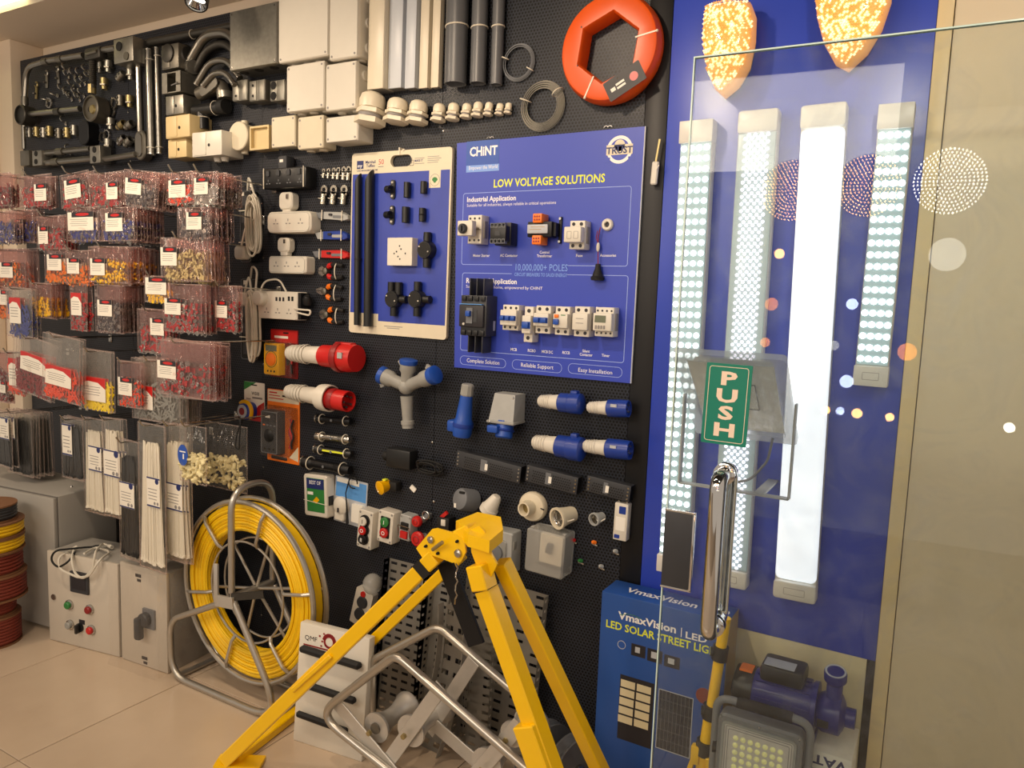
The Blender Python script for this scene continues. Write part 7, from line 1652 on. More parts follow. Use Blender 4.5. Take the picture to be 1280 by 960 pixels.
# yellow cable rodder on a tube stand
cz = Wp(316, 737, 0.24).z; cx = Wp(316, 737, 0.24).x; RW = 0.320; cz = max(cz, RW + 0.03)
t = thing('cable_rodder', 'reel of yellow fibreglass rod on a grey tube stand', 'cable reel', (cx, -0.24, 0))
C0 = V((0, 0, cz))
def rg(r, y, tr, m, name, n=56, par=t): return obj(name, MB().tube(arc(C0 + V((0, y, 0)), r, 0, 360, n)[:-1], tr, 8, True), m, par)
rg(RW, -0.030, 0.009, 'alu_tube', 'outer_ring'); rg(RW, 0.030, 0.009, 'alu_tube', 'outer_ring'); rg(RW * 0.56, -0.028, 0.004, 'alu_tube', 'inner_ring'); rg(RW * 0.56, 0.028, 0.004, 'alu_tube', 'inner_ring')
mm = MB()
for k in range(8):
    for y, rr in ((-0.024, RW * (0.70 + 0.033 * k)),): mm.tube(arc(C0 + V((0.002 * (k % 3), y + 0.003 * (k % 2), 0)), rr, 0, 360, 56)[:-1], 0.0062, 6, True)
for k in range(8):
    y = -0.020 + 0.006 * k
    mm.tube(arc(C0 + V((0, y, 0)), RW * 0.69 + 0.003 * (k % 2), 0, 360, 48)[:-1], 0.0062, 6, True); mm.tube(arc(C0 + V((0, y, 0)), RW * 0.945, 0, 360, 48)[:-1], 0.0062, 6, True)
obj('coiled_rod', mm, 'yellow_cable', t)['kind'] = 'stuff'
obj('coil_body', MB().lathe([(RW * 0.70, -0.020), (RW * 0.935, -0.020), (RW * 0.935, 0.024), (RW * 0.70, 0.024), (RW * 0.70, -0.020)], C0, (0, 1, 0), 56, False), 'yellow_cable', t)
for k in range(6):
    a = R(12 + 60 * k); u = V((cos(a), 0, sin(a)))
    for y in (0.028,): obj('spoke', MB().tube([C0 + V((0, y * 0.6, 0)), C0 + u * RW + V((0, y, 0))], 0.0055 if y > 0 else 0.006, 8), 'alu_tube', t)
    obj('retainer', MB().tube(fillet([C0 + u * RW * 0.56 + V((0, -0.028, 0)), C0 + u * RW * 0.62 + V((0, -0.040, 0)), C0 + u * RW * 0.9 + V((0, -0.042, 0)), C0 + u * RW + V((0, -0.030, 0))], 0.02, 4), 0.0065, 8), 'alu_tube', t)
obj('hub', MB().cyl(C0 + V((0, -0.085, 0)), C0 + V((0, 0.085, 0)), 0.014), 'alu_tube', t)
hubp = lambda y: C0 + V((0, y, 0))
for y in (-0.09, 0.09):
    obj('stand_side', MB().tube(fillet([hubp(y) + V((-0.01, 0, -0.01)), (-0.335, y, cz - 0.165), (-0.325, y, 0.012), (0.25, y, 0.012), hubp(y) + V((0.01, 0, -0.01))], 0.09, 8), 0.0115, 12), 'alu_tube', t)
obj('carry_handle', MB().tube(fillet([hubp(-0.09), hubp(-0.09) + V((0, 0, RW + 0.06)), hubp(0.09) + V((0, 0, RW + 0.06)), hubp(0.09)], 0.085, 10), 0.0115, 12), 'alu_tube', t)
for x in (-0.30, 0.20): obj('cross_bar', MB().cyl((x, -0.09, 0.014), (x, 0.09, 0.014), 0.010, n=12), 'alu_tube', t)
obj('bracket', MB().box(-0.075, -0.055, -0.105, -0.096, cz - 0.03, cz + 0.11, 0.002).bar((-0.07, -0.100, cz - 0.02), (0.02, -0.100, cz - 0.012), 0.04, 0.008, (0, 1, 0)), 'alu', t)
obj('brake_label', MB().bar((0.0, -0.100, cz + 0.006), (0.11, -0.05, cz + 0.024), 0.004, 0.026, (0, 0, 1)), 'dark_cast', t)

# white sample stand with black bars
q0, q1 = Fp(366, 925), Fp(452, 953); yw = math.atan2(q1.y - q0.y, q1.x - q0.x)
t = thing('sample_stand', 'white leaning sample stand with three black rubber bars and red gear logo', 'display stand', (q0.x, q0.y, 0), (R(-5), 0, yw))
W = (q1 - q0).length; Hh = 0.385
obj('panel', MB().box(0, W, 0, 0.032, 0.0, Hh, 0.004), 'white_plastic', t)
for k, (z, l) in enumerate(((0.305, 0.86), (0.195, 0.82), (0.095, 0.74))):
    obj('black_bar', MB().bar((W * 0.08, -0.016, z + 0.004), (W * (0.08 + l), -0.016, z - 0.004), 0.020, 0.026 - 0.004 * k, (0, 1, 0), 0.006), 'black_rubber', t)
lg = MB()
for k in range(10): lg.box(-0.005, 0.005, -0.0012, 0, 0.018, 0.026, 0, 1, Matrix.Translation((W * 0.44, 0, Hh - 0.042)) @ Matrix.Rotation(-1.2 + k * 0.36, 4, 'Y'))
lg.ring(W * 0.44, Hh - 0.042, 0.021, 0.014, 0, -0.0012, 24)
for x, z in ((0.30, 0.03), (0.34, 0.045), (0.33, 0.06), (0.38, 0.035), (0.36, 0.02), (0.39, 0.055)): lg.plate(W * x, Hh - z, 0.006, 0.005, 0, -0.0012)
obj('gear_logo', lg, 'deep_red', t)
obj('lettering', MB().text('QMF', W * 0.08, Hh - 0.052, 0.015, -0.0004, 'LEFT', 0.0, 1.1), 'print_dark', t)
obj('printed_lines', MB().plate(W * 0.32, Hh - 0.068, W * 0.5, 0.004, 0, -0.001).plate(W * 0.36, Hh - 0.076, W * 0.4, 0.003, 0, -0.001), 'deep_red', t)

# perforated cable trays leaning on the wall
def slotted(w, h, cols, rows, sw, sh, th=0.0016, skip=None):
    xs_ = [0.0]; zs_ = [0.0]
    for i in range(cols): c_ = w * (i + 0.5) / cols; xs_ += [c_ - sw / 2, c_ + sw / 2]
    for j in range(rows): c_ = h * (j + 0.5) / rows; zs_ += [c_ - sh / 2, c_ + sh / 2]
    xs_.append(w); zs_.append(h); vs = [(x, 0, z) for z in zs_ for x in xs_]; n = len(xs_); fs = []
    for j in range(len(zs_) - 1):
        for i in range(n - 1):
            if i % 2 and j % 2: continue
            fs.append((j * n + i, j * n + i + 1, (j + 1) * n + i + 1, (j + 1) * n + i))
    bm = bmesh.new(); bv = [bm.verts.new(v) for v in vs]
    for f in fs: bm.faces.new([bv[i] for i in f])
    for v in [v for v in bm.verts if not v.link_faces]: bm.verts.remove(v)
    bmesh.ops.solidify(bm, geom=bm.faces[:], thickness=th); return MB().bm(bm)
def tray(loc, w, h, cols, rows, label, lean, tilt=0, yaw=0, flange=0.03, sw=0.026, sh=0.009):
    t = thing('cable_tray', label, 'cable tray', loc, (R(-lean), R(tilt), R(yaw)), 'perforated steel cable trays')
    obj('base', slotted(w, h, cols, rows, sw, sh), 'tray_steel', t)
    if flange:
        for x in (0, w):
            o = obj('side_flange', slotted(flange, h, 1, rows, flange * 0.4, sh), 'tray_steel', t); o.location = (x, 0, 0); o.rotation_euler = (0, 0, R(-90))
    return t
tray((-1.60, -0.075, 0.0), 0.17, 0.53, 4, 19, 'wide perforated cable tray leaning nearest the yellow reel', 6)
tray((-1.405, -0.085, 0.0), 0.08, 0.50, 1, 22, 'narrow perforated cable tray standing between two wide trays', 6, 1)
tray((-1.28, -0.060, 0.0), 0.28, 0.55, 5, 18, 'widest perforated cable tray leaning at the street light box end', 4, 2)
tray((-1.20, -0.125, 0.0), 0.09, 0.40, 2, 15, 'short perforated tray in front of the widest tray', 7, -3, 0, 0.02)
t = thing('tray_bend', 'curved perforated tray bend standing in front of the flat trays', 'cable tray', (-1.36, -0.16, 0.0), (R(-5), 0, R(-6)))
mb = MB(); n = 30; vs = []; fs = []
for i in range(n + 1):
    z = 0.50 * i / n; off = -0.05 * (1 - cos(pi * 0.5 * i / n)); xo = 0.10 * sin(pi * 0.5 * i / n)
    for x in (0.012, 0.04, 0.06, 0.088, 0.10): vs.append((x + xo, off, z))
for i in range(n):
    for k in range(4):
        if k in (0, 2) and i % 3 == 1: continue
        a = i * 5 + k; fs.append((a, a + 1, a + 6, a + 5))
bm = bmesh.new(); bv = [bm.verts.new(v) for v in vs]
for f in fs: bm.faces.new([bv[i] for i in f])
bmesh.ops.solidify(bm, geom=bm.faces[:], thickness=0.002); obj('curved_base', MB().bm(bm), 'tray_steel', t)
for sx in (0.0, 0.10):
    m = MB()
    for i in range(n): 
        z0, z1 = 0.50 * i / n, 0.50 * (i + 1) / n; x0, x1 = [sx + 0.10 * sin(pi * 0.5 * q / n) for q in (i, i + 1)]; y0, y1 = [-0.05 * (1 - cos(pi * 0.5 * q / n)) for q in (i, i + 1)]
        m.add([(x0, y0, z0), (x1, y1, z1), (x1, y1 - 0.025, z1), (x0, y0 - 0.025, z0), (x0 + 0.0015, y0, z0), (x1 + 0.0015, y1, z1), (x1 + 0.0015, y1 - 0.025, z1), (x0 + 0.0015, y0 - 0.025, z0)], [(0, 1, 2, 3), (7, 6, 5, 4), (0, 4, 5, 1), (3, 2, 6, 7)])
    obj('side_rim', m, 'tray_steel', t)
# small clear dome and white button card behind the tripod leg
t = wthing('dome_lamp', 'clear glass dome lamp on the pegboard behind the tripod leg', 'lamp', 463, 731, 0.05)
obj('dome', MB().ball((0, -0.04, 0), 0.034, 18, 12, (1, 1, 1.1)), 'clear_box', t); obj('base', MB().lathe([(0.02, 0), (0.02, 0.02)], (0, 0, -0.004), (0, -1, 0), 16), 'steel', t)
t, w, h = wbox('button_card', 'white card with dark round buttons leaning under the glass dome', 'card', (441, 737, 462, 784), 0.03, 14)
obj('card', MB().plate(0, 0, w, h, 0, -0.03, 0.004), 'white_plastic', t)
for z in (0.18, -0.16): obj('button', MB().lathe([(w * 0.3, 0), (w * 0.26, 0.008)], (0, -0.03, z * h), (0, -1, 0), 18), 'dark_grey', t)
obj('red_mark', MB().disc(-w * 0.05, h * 0.40, w * 0.14, -0.03, -0.034, 12), 'red', t)

# aluminium corner cable roller
YF, YK = 0.42, 0.28
t = thing('cable_roller', 'aluminium tube frame cable roller with spool shaped rollers', 'cable roller', (-1.1, -0.35, 0))
def rl(px, py, d): return Wp(px, py, d) - t.location
def toFloor(a, b): a, b = V(a), V(b); k = (0.012 - a.z) / (b.z - a.z); return a + (b - a) * k
f0, f1, f2, f3 = rl(488, 965, YF), rl(398, 893, YF), rl(495, 818, YF), rl(640, 945, YF)
b1, b2, b3 = rl(466, 825, YK), rl(548, 783, YK), rl(690, 905, YK)
fe, fs_ = toFloor(f2, f3), toFloor(f1, f0)
obj('tube_frame', MB().tube(fillet([fs_, f1, f2, fe], 0.05, 8), 0.0125, 12), 'alu_tube', t)
bs = V((b1.x, b1.y, 0.012)); be = toFloor(b3, b3 + V((-0.10, 0, -0.18)))
obj('tube_frame', MB().tube(fillet([bs, b1, b2, b3, be], 0.05, 8), 0.0125, 12), 'alu_tube', t)
for p, q in ((fs_, bs), (fe, be)): obj('cross_tube', MB().cyl(p, q, 0.010, n=10), 'alu_tube', t)
def plate_bar(p0, p1, d, name='flat_bar'): a, b = rl(*p0, d), rl(*p1, d); return obj(name, MB().bar(a, b, 0.005, 0.042, (1, 0, 0) if abs(b.x - a.x) < abs(b.z - a.z) * 0.2 else (0, 0, 1), 0.001), 'alu', t)
plate_bar((418, 876), (500, 975), YF - 0.012); plate_bar((552, 858), (478, 962), YF - 0.018)
plate_bar((592, 826), (535, 915), YK + 0.012); plate_bar((538, 902), (610, 965), YK + 0.02); plate_bar((580, 985), (650, 905), YF - 0.02)
for (p0, d0, r) in (((470, 910), YF - 0.03, 0.044), ((513, 914), YF - 0.03, 0.046), ((608, 956), YF - 0.03, 0.046), ((640, 918), YK + 0.09, 0.035)):
    a = rl(*p0, d0); L_ = 0.15 if r > 0.036 else 0.08
    rr = obj('roller', MB().lathe([(0.012, 0), (r, 0.0), (r, 0.008), (r * 0.86, 0.016), (r * 0.62, L_ * 0.35), (r * 0.58, L_ * 0.5), (r * 0.64, L_ * 0.65), (r * 0.9, L_ * 0.9), (r * 1.0, L_ - 0.008), (r, L_), (0.012, L_)], a, (0, 1, 0), 28), 'alu', t)
    obj('bearing', MB().lathe([(0.016, -0.006), (0.016, 0.002)], a, (0, 1, 0), 16), 'cast_metal', rr); obj('bolt', MB().lathe([(0.008, -0.036), (0.008, -0.026)], a, (0, 1, 0), 6), 'brass', rr)
# grey pulley wheels behind
for k, px in enumerate((686, 722)):
    p = Wp(px, 950, 0.10 + 0.0 * k); t = thing('pulley_wheel', ['grey grooved pulley wheel beside the tray end', 'grey grooved pulley wheel beside the blue carton'][k], 'pulley', (p.x, -0.13, 0.0), (0, 0, 0), 'grey pulley wheels')
    r = 0.095 if k else 0.10
    obj('wheel', MB().lathe([(0.02, -0.02), (r * 0.8, -0.016), (r, -0.022), (r, -0.016), (r * 0.86, 0), (r, 0.016), (r, 0.022), (r * 0.8, 0.016), (0.02, 0.02)], (0, 0, r), (1, -0.35, 0), 36), 'mid_grey', t)
    obj('hub', MB().lathe([(0.02, -0.028), (0.02, 0.028)], (0, 0, r), (1, -0.35, 0), 18), 'steel', t)

# yellow tripod
AX = Wp(597, 668, 0.48)
t = thing('cable_tripod', 'yellow steel tripod with folding head and black strut', 'tripod', (AX.x, AX.y, 0))
def tl_(p): return V(p) - t.location
A = tl_(AX); foot = tl_(Fp(283, 956)); fr = tl_(Fp(600 + 90 / 260 * 450, 1150)); rr_ = tl_(Fp(625 + 125 / 270 * 350, 1040))
hl = tl_(Wp(546, 694, 0.49)); hf = tl_(Wp(598, 708, 0.50)); hr = tl_(Wp(627, 702, 0.45))
def leg(a, b, w, label=None): return obj('leg', MB().bar(a, b, w, w, (0, 1, 0.2), 0.003), 'paint_yellow', t)
leg(hl, foot + V((0, 0, 0.016)), 0.040)
rb0, rb1 = tl_(Wp(577, 694, 0.27)), tl_((-1.80, -0.21, 0.016))
obj('leg_brace', MB().bar(rb0, rb1, 0.032, 0.032, (0, 1, 0.2), 0.003), 'paint_yellow', t)
obj('floor_bar', MB().bar(rb1, foot + V((0.02, 0.02, 0.016)), 0.032, 0.028, (0, 0, 1), 0.003), 'paint_yellow', t)
obj('brace_link', MB().bar(rb0, tl_(Wp(566, 696, 0.45)), 0.024, 0.024, (0, 0, 1), 0.003), 'paint_yellow', t)
obj('foot_plate', MB().bar(foot + V((-0.03, -0.01, 0.006)), foot + V((0.09, 0.06, 0.006)), 0.06, 0.010), 'paint_yellow', t)
l2 = leg(hf, fr, 0.045); l3 = leg(hr, rr_, 0.038)
k0 = hf.lerp(fr, 0.45); k1 = hf.lerp(fr, 0.95); obj('leg_sleeve', MB().bar(k0 + V((-0.012, -0.01, 0)), k1 + V((-0.012, -0.01, 0)), 0.060, 0.052, (0, 1, 0.2), 0.003), 'paint_yellow', t)
k0 = hl.lerp(foot, 0.46); obj('leg_gusset', MB().bar(k0 + V((0.02, -0.012, 0.03)), hl.lerp(foot, 0.62) + V((0, -0.012, 0.02)), 0.014, 0.03, (0, 1, 0.2), 0.003), 'paint_yellow', t)
# head: top plate, hinge cheeks
hc = tl_(Wp(600, 652, 0.48))
tp_ = [tl_(Wp(x, y, d)) for x, y, d in ((570, 651, 0.46), (597, 640, 0.40), (626, 646, 0.40), (629, 662, 0.46), (612, 676, 0.53), (585, 668, 0.53))]
obj('head_block', MB().add([tuple(p) for p in tp_] + [tuple(p + V((0, 0, -0.03))) for p in tp_], [tuple(range(6)), tuple(range(11, 5, -1))] + [(k, (k + 1) % 6, 6 + (k + 1) % 6, 6 + k) for k in range(6)]), 'paint_yellow', t, 20)
for dd in (0.505, 0.455):
    pl = [tl_(Wp(x, y, dd)) for x, y in ((521, 685), (541, 661), (546, 660), (572, 667), (581, 675), (583, 690), (577, 702), (566, 703), (536, 692), (529, 697))]
    y0 = pl[0].y; ck = obj('hinge_cheek', MB().prism([(p.x, p.z) for p in pl], y0 + 0.003, y0 - 0.003), 'paint_yellow', t)
    for x, y, r in ((540, 674, 0.010), (574, 691, 0.011), (534, 682, 0.004), (549, 691, 0.004), (573, 676, 0.004)):
        q = tl_(Wp(x, y, dd)); obj('bolt', MB().lathe([(r, 0), (r * 0.9, 0.006), (r * 0.5, 0.009)], (q.x, y0 - 0.003, q.z), (0, -1, 0), 12), 'steel' if r > 0.005 else 'hole_dark', ck)
q0, q1 = tl_(Wp(541, 687, 0.52)), tl_(Wp(553, 678, 0.53)); obj('hinge_pin', MB().cyl(q0, q1, 0.005, n=10), 'brass', t)
pl = [tl_(Wp(x, y, 0.50)) for x, y in ((588, 662), (600, 657), (606, 664), (614, 690), (622, 705), (614, 722), (600, 716), (590, 690))]
obj('hinge_cheek', MB().prism([(p.x, p.z) for p in pl], pl[0].y + 0.003, pl[0].y - 0.003), 'paint_yellow', t)
obj('arm_clip', MB().bar(tl_(Wp(606, 672, 0.49)), tl_(Wp(616, 762, 0.49)), 0.012, 0.006, (0, 1, 0)), 'paint_yellow', t)
obj('head_arm', MB().bar(tl_(Wp(560, 676, 0.48)), tl_(Wp(592, 660, 0.48)), 0.05, 0.03, (0, 0, 1), 0.004), 'paint_yellow', t)
obj('leg_collar', MB().bar(tl_(Wp(598, 705, 0.505)), tl_(Wp(606, 736, 0.505)), 0.049, 0.047, (0, 1, 0.2), 0.003), 'paint_yellow', t)
obj('black_strut', MB().bar(tl_(Wp(556, 702, 0.44)), tl_(Wp(596, 806, 0.44)), 0.050, 0.012, (0, 1, 0), 0.002), 'black_metal', t)
obj('rubber_stop', MB().bar(hl.lerp(foot, 0.035), hl.lerp(foot, 0.060), 0.044, 0.044, (0, 1, 0.2)), 'black_rubber', t)
obj('rubber_stop', MB().bar(hf.lerp(fr, 0.055), hf.lerp(fr, 0.065), 0.049, 0.049, (0, 1, 0.2)), 'black_rubber', t)
obj('spring_cylinder', MB().cyl(tl_(Wp(598, 678, 0.47)), tl_(Wp(606, 724, 0.47)), 0.011, n=14), 'steel', t)
obj('spring_rod', MB().cyl(tl_(Wp(606, 724, 0.47)), tl_(Wp(611, 760, 0.47)), 0.006, n=10), 'steel', t)
obj('safety_chain', MB().tube([tl_(Wp(571, 704, 0.46)) + V((0.003 * sin(k * 2.1), -0.004 * cos(k * 2.1), -0.012 * k)) for k in range(10)], 0.0022, 5), 'steel', t)
# ================================================================== right hand corner
# solar street light carton
x0, x1 = Wp(752.6, 737, 0.115).x, Wp(911, 779, 0.115).x; zt = (Wp(752.6, 737, 0.115).z + Wp(911, 779, 0.115).z) / 2; BW = x1 - x0
t = thing('street_light_carton', 'tall blue solar street light carton with printed lamp and panel', 'carton', (x0, -0.115, 0), (0, 0, 0)); CT = t
obj('box', MB().box(0, BW, 0, 0.105, 0, zt, 0.002), 'box_blue', t)
obj('side_panel', MB().box(BW, BW + 0.0008, 0.002, 0.103, 0.002, zt - 0.002), 'kraft', t)
def cl(px, py): q = Wp(px, py, 0.115); return q.x - x0, q.z
def ctext(m, s_, px, py, wpx, hpx, off=0.0, sh=0.0):
    x, z = cl(px, py); w = cl(px + wpx, py)[0] - x; h = cl(px, py - hpx)[1] - z; return m.text(s_, x, z, h, 0, 'LEFT', off, w / (twidth(s_, off) * h))
m = MB(); ctext(m, 'VmaxVision', 773, 773, 73, 9, 0.04); ctext(m, '|', 850, 793, 2, 9); ctext(m, 'LED', 856, 797, 28, 8, 0.03)
obj('brand_lettering', m, 'text_white', t)
m = MB(); ctext(m, 'LED SOLAR STREET LIGHT', 757, 783, 150, 9, 0.03); obj('headline', m, 'text_yellow', t)
m = MB(); xa, _ = cl(780, 745); 
for s_, xx, ww in (('VmaxVision', 0.055, 0.20), ('| LED', 0.27, 0.07)):
    me = text_mesh(s_, 'LEFT', 0.03, 0.0); k = ww / twidth(s_, 0.03); m.add([(xx + p[0] * k, 0.035 + p[1] * 0.034, zt + 0.0004) for p in me[0]], me[1])
obj('top_lettering', m, 'text_white', t)
obj('swoosh', MB().tube([(lambda q: (q[0], -0.0004, q[1]))(cl(775 + 4.5 * k, 768.5 - 3.2 * sin(k * 0.5) + 1.0 * k)) for k in range(7)], 0.0008, 4), 'green', t)
def crect(px0, py0, px1, py1, y=0, th=0.0005, r=0.0):
    (ax_, az_), (bx_, bz_) = cl(px0, (py0 + py1) / 2), cl(px1, (py0 + py1) / 2); _, tz = cl((px0 + px1) / 2, py0); _, bz2 = cl((px0 + px1) / 2, py1)
    return MB().plate((ax_ + bx_) / 2, (tz + bz2) / 2, bx_ - ax_, tz - bz2, y, y - th, r)
for k, (a, b, c_, d_) in enumerate(((789, 806, 807, 821), (809, 812, 828, 828), (830, 820, 850, 835))):
    o = obj('feature_icon', crect(a, b, c_, d_), 'print_dark', t); o2 = crect(a + 5, b + 3, c_ - 7, d_ - 5, -0.0005); obj('icon_mark', o2, 'silver_print', o)
q = cl(777, 806); obj('clock_icon', MB().ring(q[0], q[1], 0.012, 0.0105, 0, -0.0006, 20), 'silver_print', t)
lm = obj('printed_lamp', crect(773, 848, 816, 930), 'print_dark', t)
for j in range(5):
    for i in range(2): obj('printed_panel', crect(776 + 20 * i - 0.9 * j, 851 + 6 * i + 11 * j, 794 + 20 * i - 0.9 * j, 860 + 6 * i + 11 * j, -0.0005), 'poster_cream', lm)
sp = obj('printed_solar_panel', crect(821, 866, 865, 942), 'solar_cell', t)
c_ = crect(821, 866, 865, 942); xs2 = [v[0] for v in c_.v]; zs2 = [v[2] for v in c_.v]; X0, X1, Z0, Z1 = min(xs2), max(xs2), min(zs2), max(zs2)
obj('panel_border', MB().frame((X0 + X1) / 2, (Z0 + Z1) / 2, X1 - X0, Z1 - Z0, 0.002, -0.0005, -0.0010, 0.0005), 'silver_print', sp)
gm = MB()
for k in range(1, 9): gm.plate(X0 + (X1 - X0) * k / 9, (Z0 + Z1) / 2, 0.0008, (Z1 - Z0) * 0.97, -0.0005, -0.0008)
for k in range(1, 6): gm.plate((X0 + X1) / 2, Z0 + (Z1 - Z0) * k / 6, (X1 - X0) * 0.97, 0.0008, -0.0005, -0.0008)
o = obj('panel_grid', gm, 'mid_grey', sp); o['kind'] = 'stuff'
q = cl(880, 870); obj('orange_flash', MB().disc(q[0], q[1], 0.022, 0, -0.0006, 12), 'spool_red', t)

# yellow stand pole
p0, pm_ = Wp(907, 772, 0.17), Wp(884, 922, 0.17); p1 = p0 + (pm_ - p0) * (p0.z / (p0.z - pm_.z))
t = thing('light_stand', 'yellow telescopic light stand with black clamps', 'stand', (p1.x, p1.y, 0))
a, b = V((0, 0, 0.02)), p0 - V((p1.x, p1.y, 0)); ax = (b - a).normalized(); L_ = (b - a).length
obj('pole', MB().cyl(a, a + ax * L_ * 0.62, 0.0165, n=16), 'paint_yellow', t); obj('upper_pole', MB().cyl(a + ax * L_ * 0.6, b, 0.0135, n=16), 'paint_yellow', t)
for py, r in ((816, 0.020), (893, 0.021), (940, 0.024)):
    z = Wp(900, py, 0.17).z; k = (z - a.z) / ax.z; q = a + ax * k
    c_ = obj('clamp', MB().cyl(q - ax * 0.018, q + ax * 0.018, r, n=16), 'black_plastic', t); obj('clamp_knob', MB().lathe([(0.008, 0), (0.012, 0.01), (0.012, 0.024)], q, (-1, -0.3, 0), 10), 'black_plastic', c_)
z = Wp(880, 945, 0.17).z; kq = a + ax * ((z - a.z) / ax.z)
for k in range(3):
    an = R(200 + 120 * k); e = V((0.08 * cos(an), 0.022 * sin(an), 0.01)); obj('leg', MB().bar(kq + V((0.02 * cos(an), 0.02 * sin(an), 0.01)), e, 0.024, 0.012, (0, 0, 1), 0.002), 'paint_yellow', t)
obj('leg_joint', MB().box(kq.x - 0.03, kq.x - 0.008, kq.y - 0.022, kq.y + 0.0, kq.z - 0.02, kq.z + 0.03, 0.004), 'paint_yellow', t)

# portable flood light in front
DF = 0.245
c, w, h = wr(893, 905, 1001, 1010, DF); z0 = c.z - h / 2
t = thing('work_light', 'grey portable LED work light with black grip handle in front of the pump', 'work light', (c.x, -DF, 0))
obj('housing', MB().plate(0, c.z, w, h, 0.045, 0.0, 0.018, 0.006), 'skin_grey', t)
obj('bezel', MB().frame(0, c.z, w * 0.88, h * 0.86, 0.006, 0.0, -0.005, 0.012), 'light_grey', t)
obj('reflector', MB().plate(0, c.z, w * 0.83, h * 0.81, 0.0, -0.002, 0.008), 'reflector', t)
lm = MB()
for i in range(7):
    for j in range(7): lm.lathe([(0.0062, 0), (0.0062, 0.002), (0.003, 0.0045), (0.0, 0.005)], ((i - 3) * w * 0.088, -0.002, c.z + h * 0.26 - j * h * 0.088), (0, -1, 0), 10, False)
o = obj('led_array', lm, 'flood_led', t); o['kind'] = 'stuff'
obj('grid_lines', MB().frame(0, c.z, w * 0.78, h * 0.76, 0.001, -0.002, -0.0026, 0.004).frame(0, c.z, w * 0.72, h * 0.70, 0.001, -0.002, -0.0026, 0.004), 'mid_grey', t)
hz = Wp(945, 884, DF - 0.03).z; hw = w * 0.56
obj('handle_frame', MB().tube(fillet([(-hw, 0.03, 0.012), (-hw, 0.03, hz), (hw, 0.03, hz), (hw, 0.03, 0.012)], 0.035, 8), 0.0095, 12), 'skin_grey', t)
obj('grip', MB().cyl((-hw * 0.55, 0.03, hz), (hw * 0.62, 0.03, hz), 0.0135, n=16), 'black_rubber', t)
obj('foot_bar', MB().tube(fillet([(-hw, 0.03, 0.012), (-hw, -0.05, 0.012), (hw, -0.05, 0.012), (hw, 0.03, 0.012)], 0.02, 4), 0.0095, 10), 'skin_grey', t)
for s_ in (-1, 1): obj('pivot_knob', MB().lathe([(0.016, 0), (0.018, 0.012)], (s_ * (w / 2), 0.03, c.z), (s_, 0, 0), 14), 'black_plastic', t)
for x in (-0.46, 0.0, 0.46): obj('screw', MB().ball((x * w, -0.001, c.z + h * 0.465), 0.003, 6, 4), 'steel', t)

# carton and water pump
zc = Wp(1030, 941, 0.175).z
t = thing('pump_carton', 'white and blue carton with upside down lettering under the water pump', 'carton', (-0.25, -0.09, 0))
xw = 0.145
obj('box', MB().box(-xw, xw, -0.085, 0.075, 0, zc, 0.002), 'paper', t)
obj('blue_band', MB().box(-xw - 0.0005, xw + 0.0005, -0.0858, -0.085, 0.02, zc - 0.045), 'deep_blue', t)
me = text_mesh('VATSI', 'LEFT', 0.04, 0.0); k = 0.10 / twidth('VATSI', 0.04)
obj('lettering', MB().add([(0.135 - p[0] * k, -0.0856, zc - 0.010 - p[1] * 0.022) for p in me[0]], me[1]), 'text_navy', t)
t = thing('water_pump', 'dark blue electric water pump with black terminal box and pressure cap', 'pump', (-0.245, -0.105, zc)); t.scale = (1.08, 1.08, 1.08)
rm = 0.052; za = 0.066
obj('base_foot', MB().box(-0.08, 0.05, -0.04, 0.04, 0, 0.016, 0.003), 'pump_blue', t)
obj('motor', MB().lathe([(rm * 0.94, -0.095), (rm, -0.09), (rm, 0.035), (rm * 0.9, 0.04)], (0, 0, za), (1, 0, 0), 32), 'pump_blue', t)
for k in range(18):
    a = 2 * pi * k / 18; obj('cooling_fin', MB().box(-0.085, 0.03, -0.0015, 0.0015, rm - 0.003, rm + 0.005, 0, 1, Matrix.Translation((0, 0, za)) @ Matrix.Rotation(a, 4, 'X')), 'pump_blue', t)
obj('fan_cover', MB().lathe([(rm * 0.5, -0.142), (rm * 0.95, -0.135), (rm * 1.02, -0.12), (rm * 1.02, -0.092)], (0, 0, za), (1, 0, 0), 32), 'black_plastic', t)
tb = obj('terminal_box', MB().box(-0.078, 0.018, -0.045, 0.035, za + rm - 0.006, za + rm + 0.034, 0.010), 'black_plastic', t)
obj('rating_plate', MB().box(-0.070, -0.004, -0.040, 0.0, za + rm + 0.0342, za + rm + 0.0352), 'silver_print', tb)
obj('warning_label', MB().box(-0.125, -0.096, -0.030, 0.005, za + rm - 0.001, za + rm + 0.004, 0, 1, None), 'bright_orange', t)
obj('end_flange', MB().lathe([(rm * 1.08, 0.036), (rm * 1.08, 0.046)], (0, 0, za), (1, 0, 0), 28), 'pump_blue', t)
obj('pump_head', MB().lathe([(rm * 0.7, 0.045), (rm * 0.86, 0.06), (rm * 0.86, 0.095), (rm * 0.6, 0.102), (rm * 0.42, 0.105), (rm * 0.42, 0.125)], (0, 0, za - 0.004), (1, 0, 0), 28), 'pump_blue', t)
obj('riser', MB().cyl((0.078, -0.005, za + 0.03), (0.078, -0.005, za + 0.068), 0.017, n=18), 'pump_blue', t)
obj('brass_fitting', MB().cyl((0.078, -0.005, za + 0.066), (0.078, -0.005, za + 0.074), 0.011, n=14), 'brass', t)
cp_ = obj('pressure_cap', MB().lathe([(0.018, 0.0), (0.024, 0.008), (0.024, 0.026), (0.022, 0.029)], (0.078, -0.005, za + 0.072), (0, -0.3, 1), 24), 'pump_blue', t)
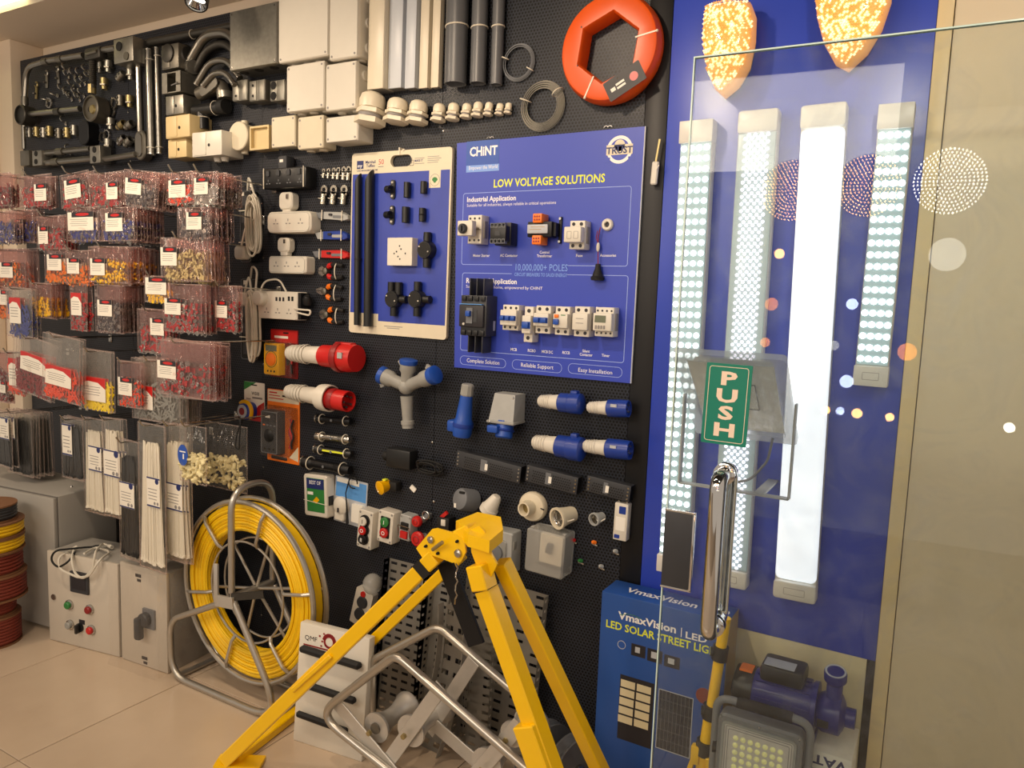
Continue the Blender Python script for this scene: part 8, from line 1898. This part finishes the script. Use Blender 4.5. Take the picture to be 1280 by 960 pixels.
obj('cap_ring', MB().lathe([(0.022, 0.0292), (0.022, 0.0302), (0.018, 0.0302), (0.018, 0.0292)], (0.078, -0.005, za + 0.072), (0, -0.3, 1), 24, False), 'silver_print', cp_)
obj('head_plate', MB().box(0.052, 0.075, -0.0475, -0.044, za - 0.02, za - 0.004), 'print_dark', t)

# ================================================================== lamps on display across the shop, mirrored in the glass door
NG = V((-sin(R(2.2)), cos(R(2.2)), 0)); PG = V((dx, -DG, 0))
def mirrored(px, py, depth):                                       # the place across the aisle that the glass shows at this pixel
    r = ray(px, py); r = r * (1 / r.y); k = (PG - CAM).dot(NG) / r.dot(NG); hit = CAM + r * k; rd = r - NG * 2 * r.dot(NG)
    return hit + rd * (depth / abs(rd.y))
DEP = 1.6
def disc_lamp(px, py, rpx, m, label, dots):
    p = mirrored(px, py, DEP); q = mirrored(px, py - rpx, DEP); r = abs(q.z - p.z)
    t = thing('display_lamp', label, 'lamp', p, (0, 0, 0), 'display lamps across the aisle')
    obj('rim', MB().lathe([(r * 1.02, 0), (r * 1.04, -0.02), (r * 0.9, -0.03)], (0, 0, 0), (0, 1, 0), 32), 'black_plastic' if dots else 'white_plastic', t)
    if dots:
        d_ = MB()
        for k in range(0, 10):
            n = max(1, 6 * k)
            for i in range(n):
                a = 2 * pi * i / n; d_.add([(r * k / 9.3 * cos(a) + e * cos(b_), 0.002, r * k / 9.3 * sin(a) + e * sin(b_)) for e in (r * 0.030,) for b_ in (0, 1.57, 3.14, 4.71)], [(0, 1, 2, 3)])
        obj('led_array', d_, m, t)['kind'] = 'stuff'
    else: obj('diffuser', MB().lathe([(r, 0.001), (r * 0.9, 0.006), (0, 0.008)], (0, 0, 0), (0, 1, 0), 28, False), m, t)
    return t
disc_lamp(990, 238, 38, 'lamp_amber', 'round amber dotted LED panel lamp across the aisle', True)
disc_lamp(1085, 232, 39, 'lamp_amber', 'round warm dotted LED panel lamp across the aisle', True)
disc_lamp(1187, 226, 42, 'lamp_white', 'round white dotted LED panel lamp across the aisle', True)
mat('lamp_soft', 'ffffff', 0.3, emit=5.0, ecol='f4f0e6'); mat('lamp_amber_soft', 'ffb45a', 0.3, emit=10.0, ecol='ff9a3c')
for px, py, r, m, lab in ((1184, 318, 21, 'lamp_soft', 'plain round white panel lamp'), (974, 317, 6, 'lamp_amber', 'small yellow spot lamp under the amber panel'), (964, 380, 8, 'lamp_amber_soft', 'orange globe lamp'), (956, 428, 6, 'lamp_amber_soft', 'small orange globe lamp'),
                       (1134, 440, 11, 'lamp_amber_soft', 'amber disc lamp'), (1058, 477, 8, 'lamp_cool', 'cool blue disc lamp'), (1065, 380, 7, 'lamp_cool', 'small cool spot lamp'), (1042, 432, 6, 'lamp_soft', 'small soft white lamp'), (1050, 514, 5, 'lamp_cool', 'cool bulb in the low row'), (1032, 513, 5, 'lamp_amber', 'warm bulb beside the cool bulb'),
                       (1071, 517, 6, 'lamp_amber', 'larger warm bulb in the low row'), (1112, 522, 5, 'lamp_amber', 'warm bulb at the end of the low row'), (1262, 535, 6, 'lamp_white', 'white bulb past the low row')):
    disc_lamp(px, py, r, m, lab + ' across the aisle', False)
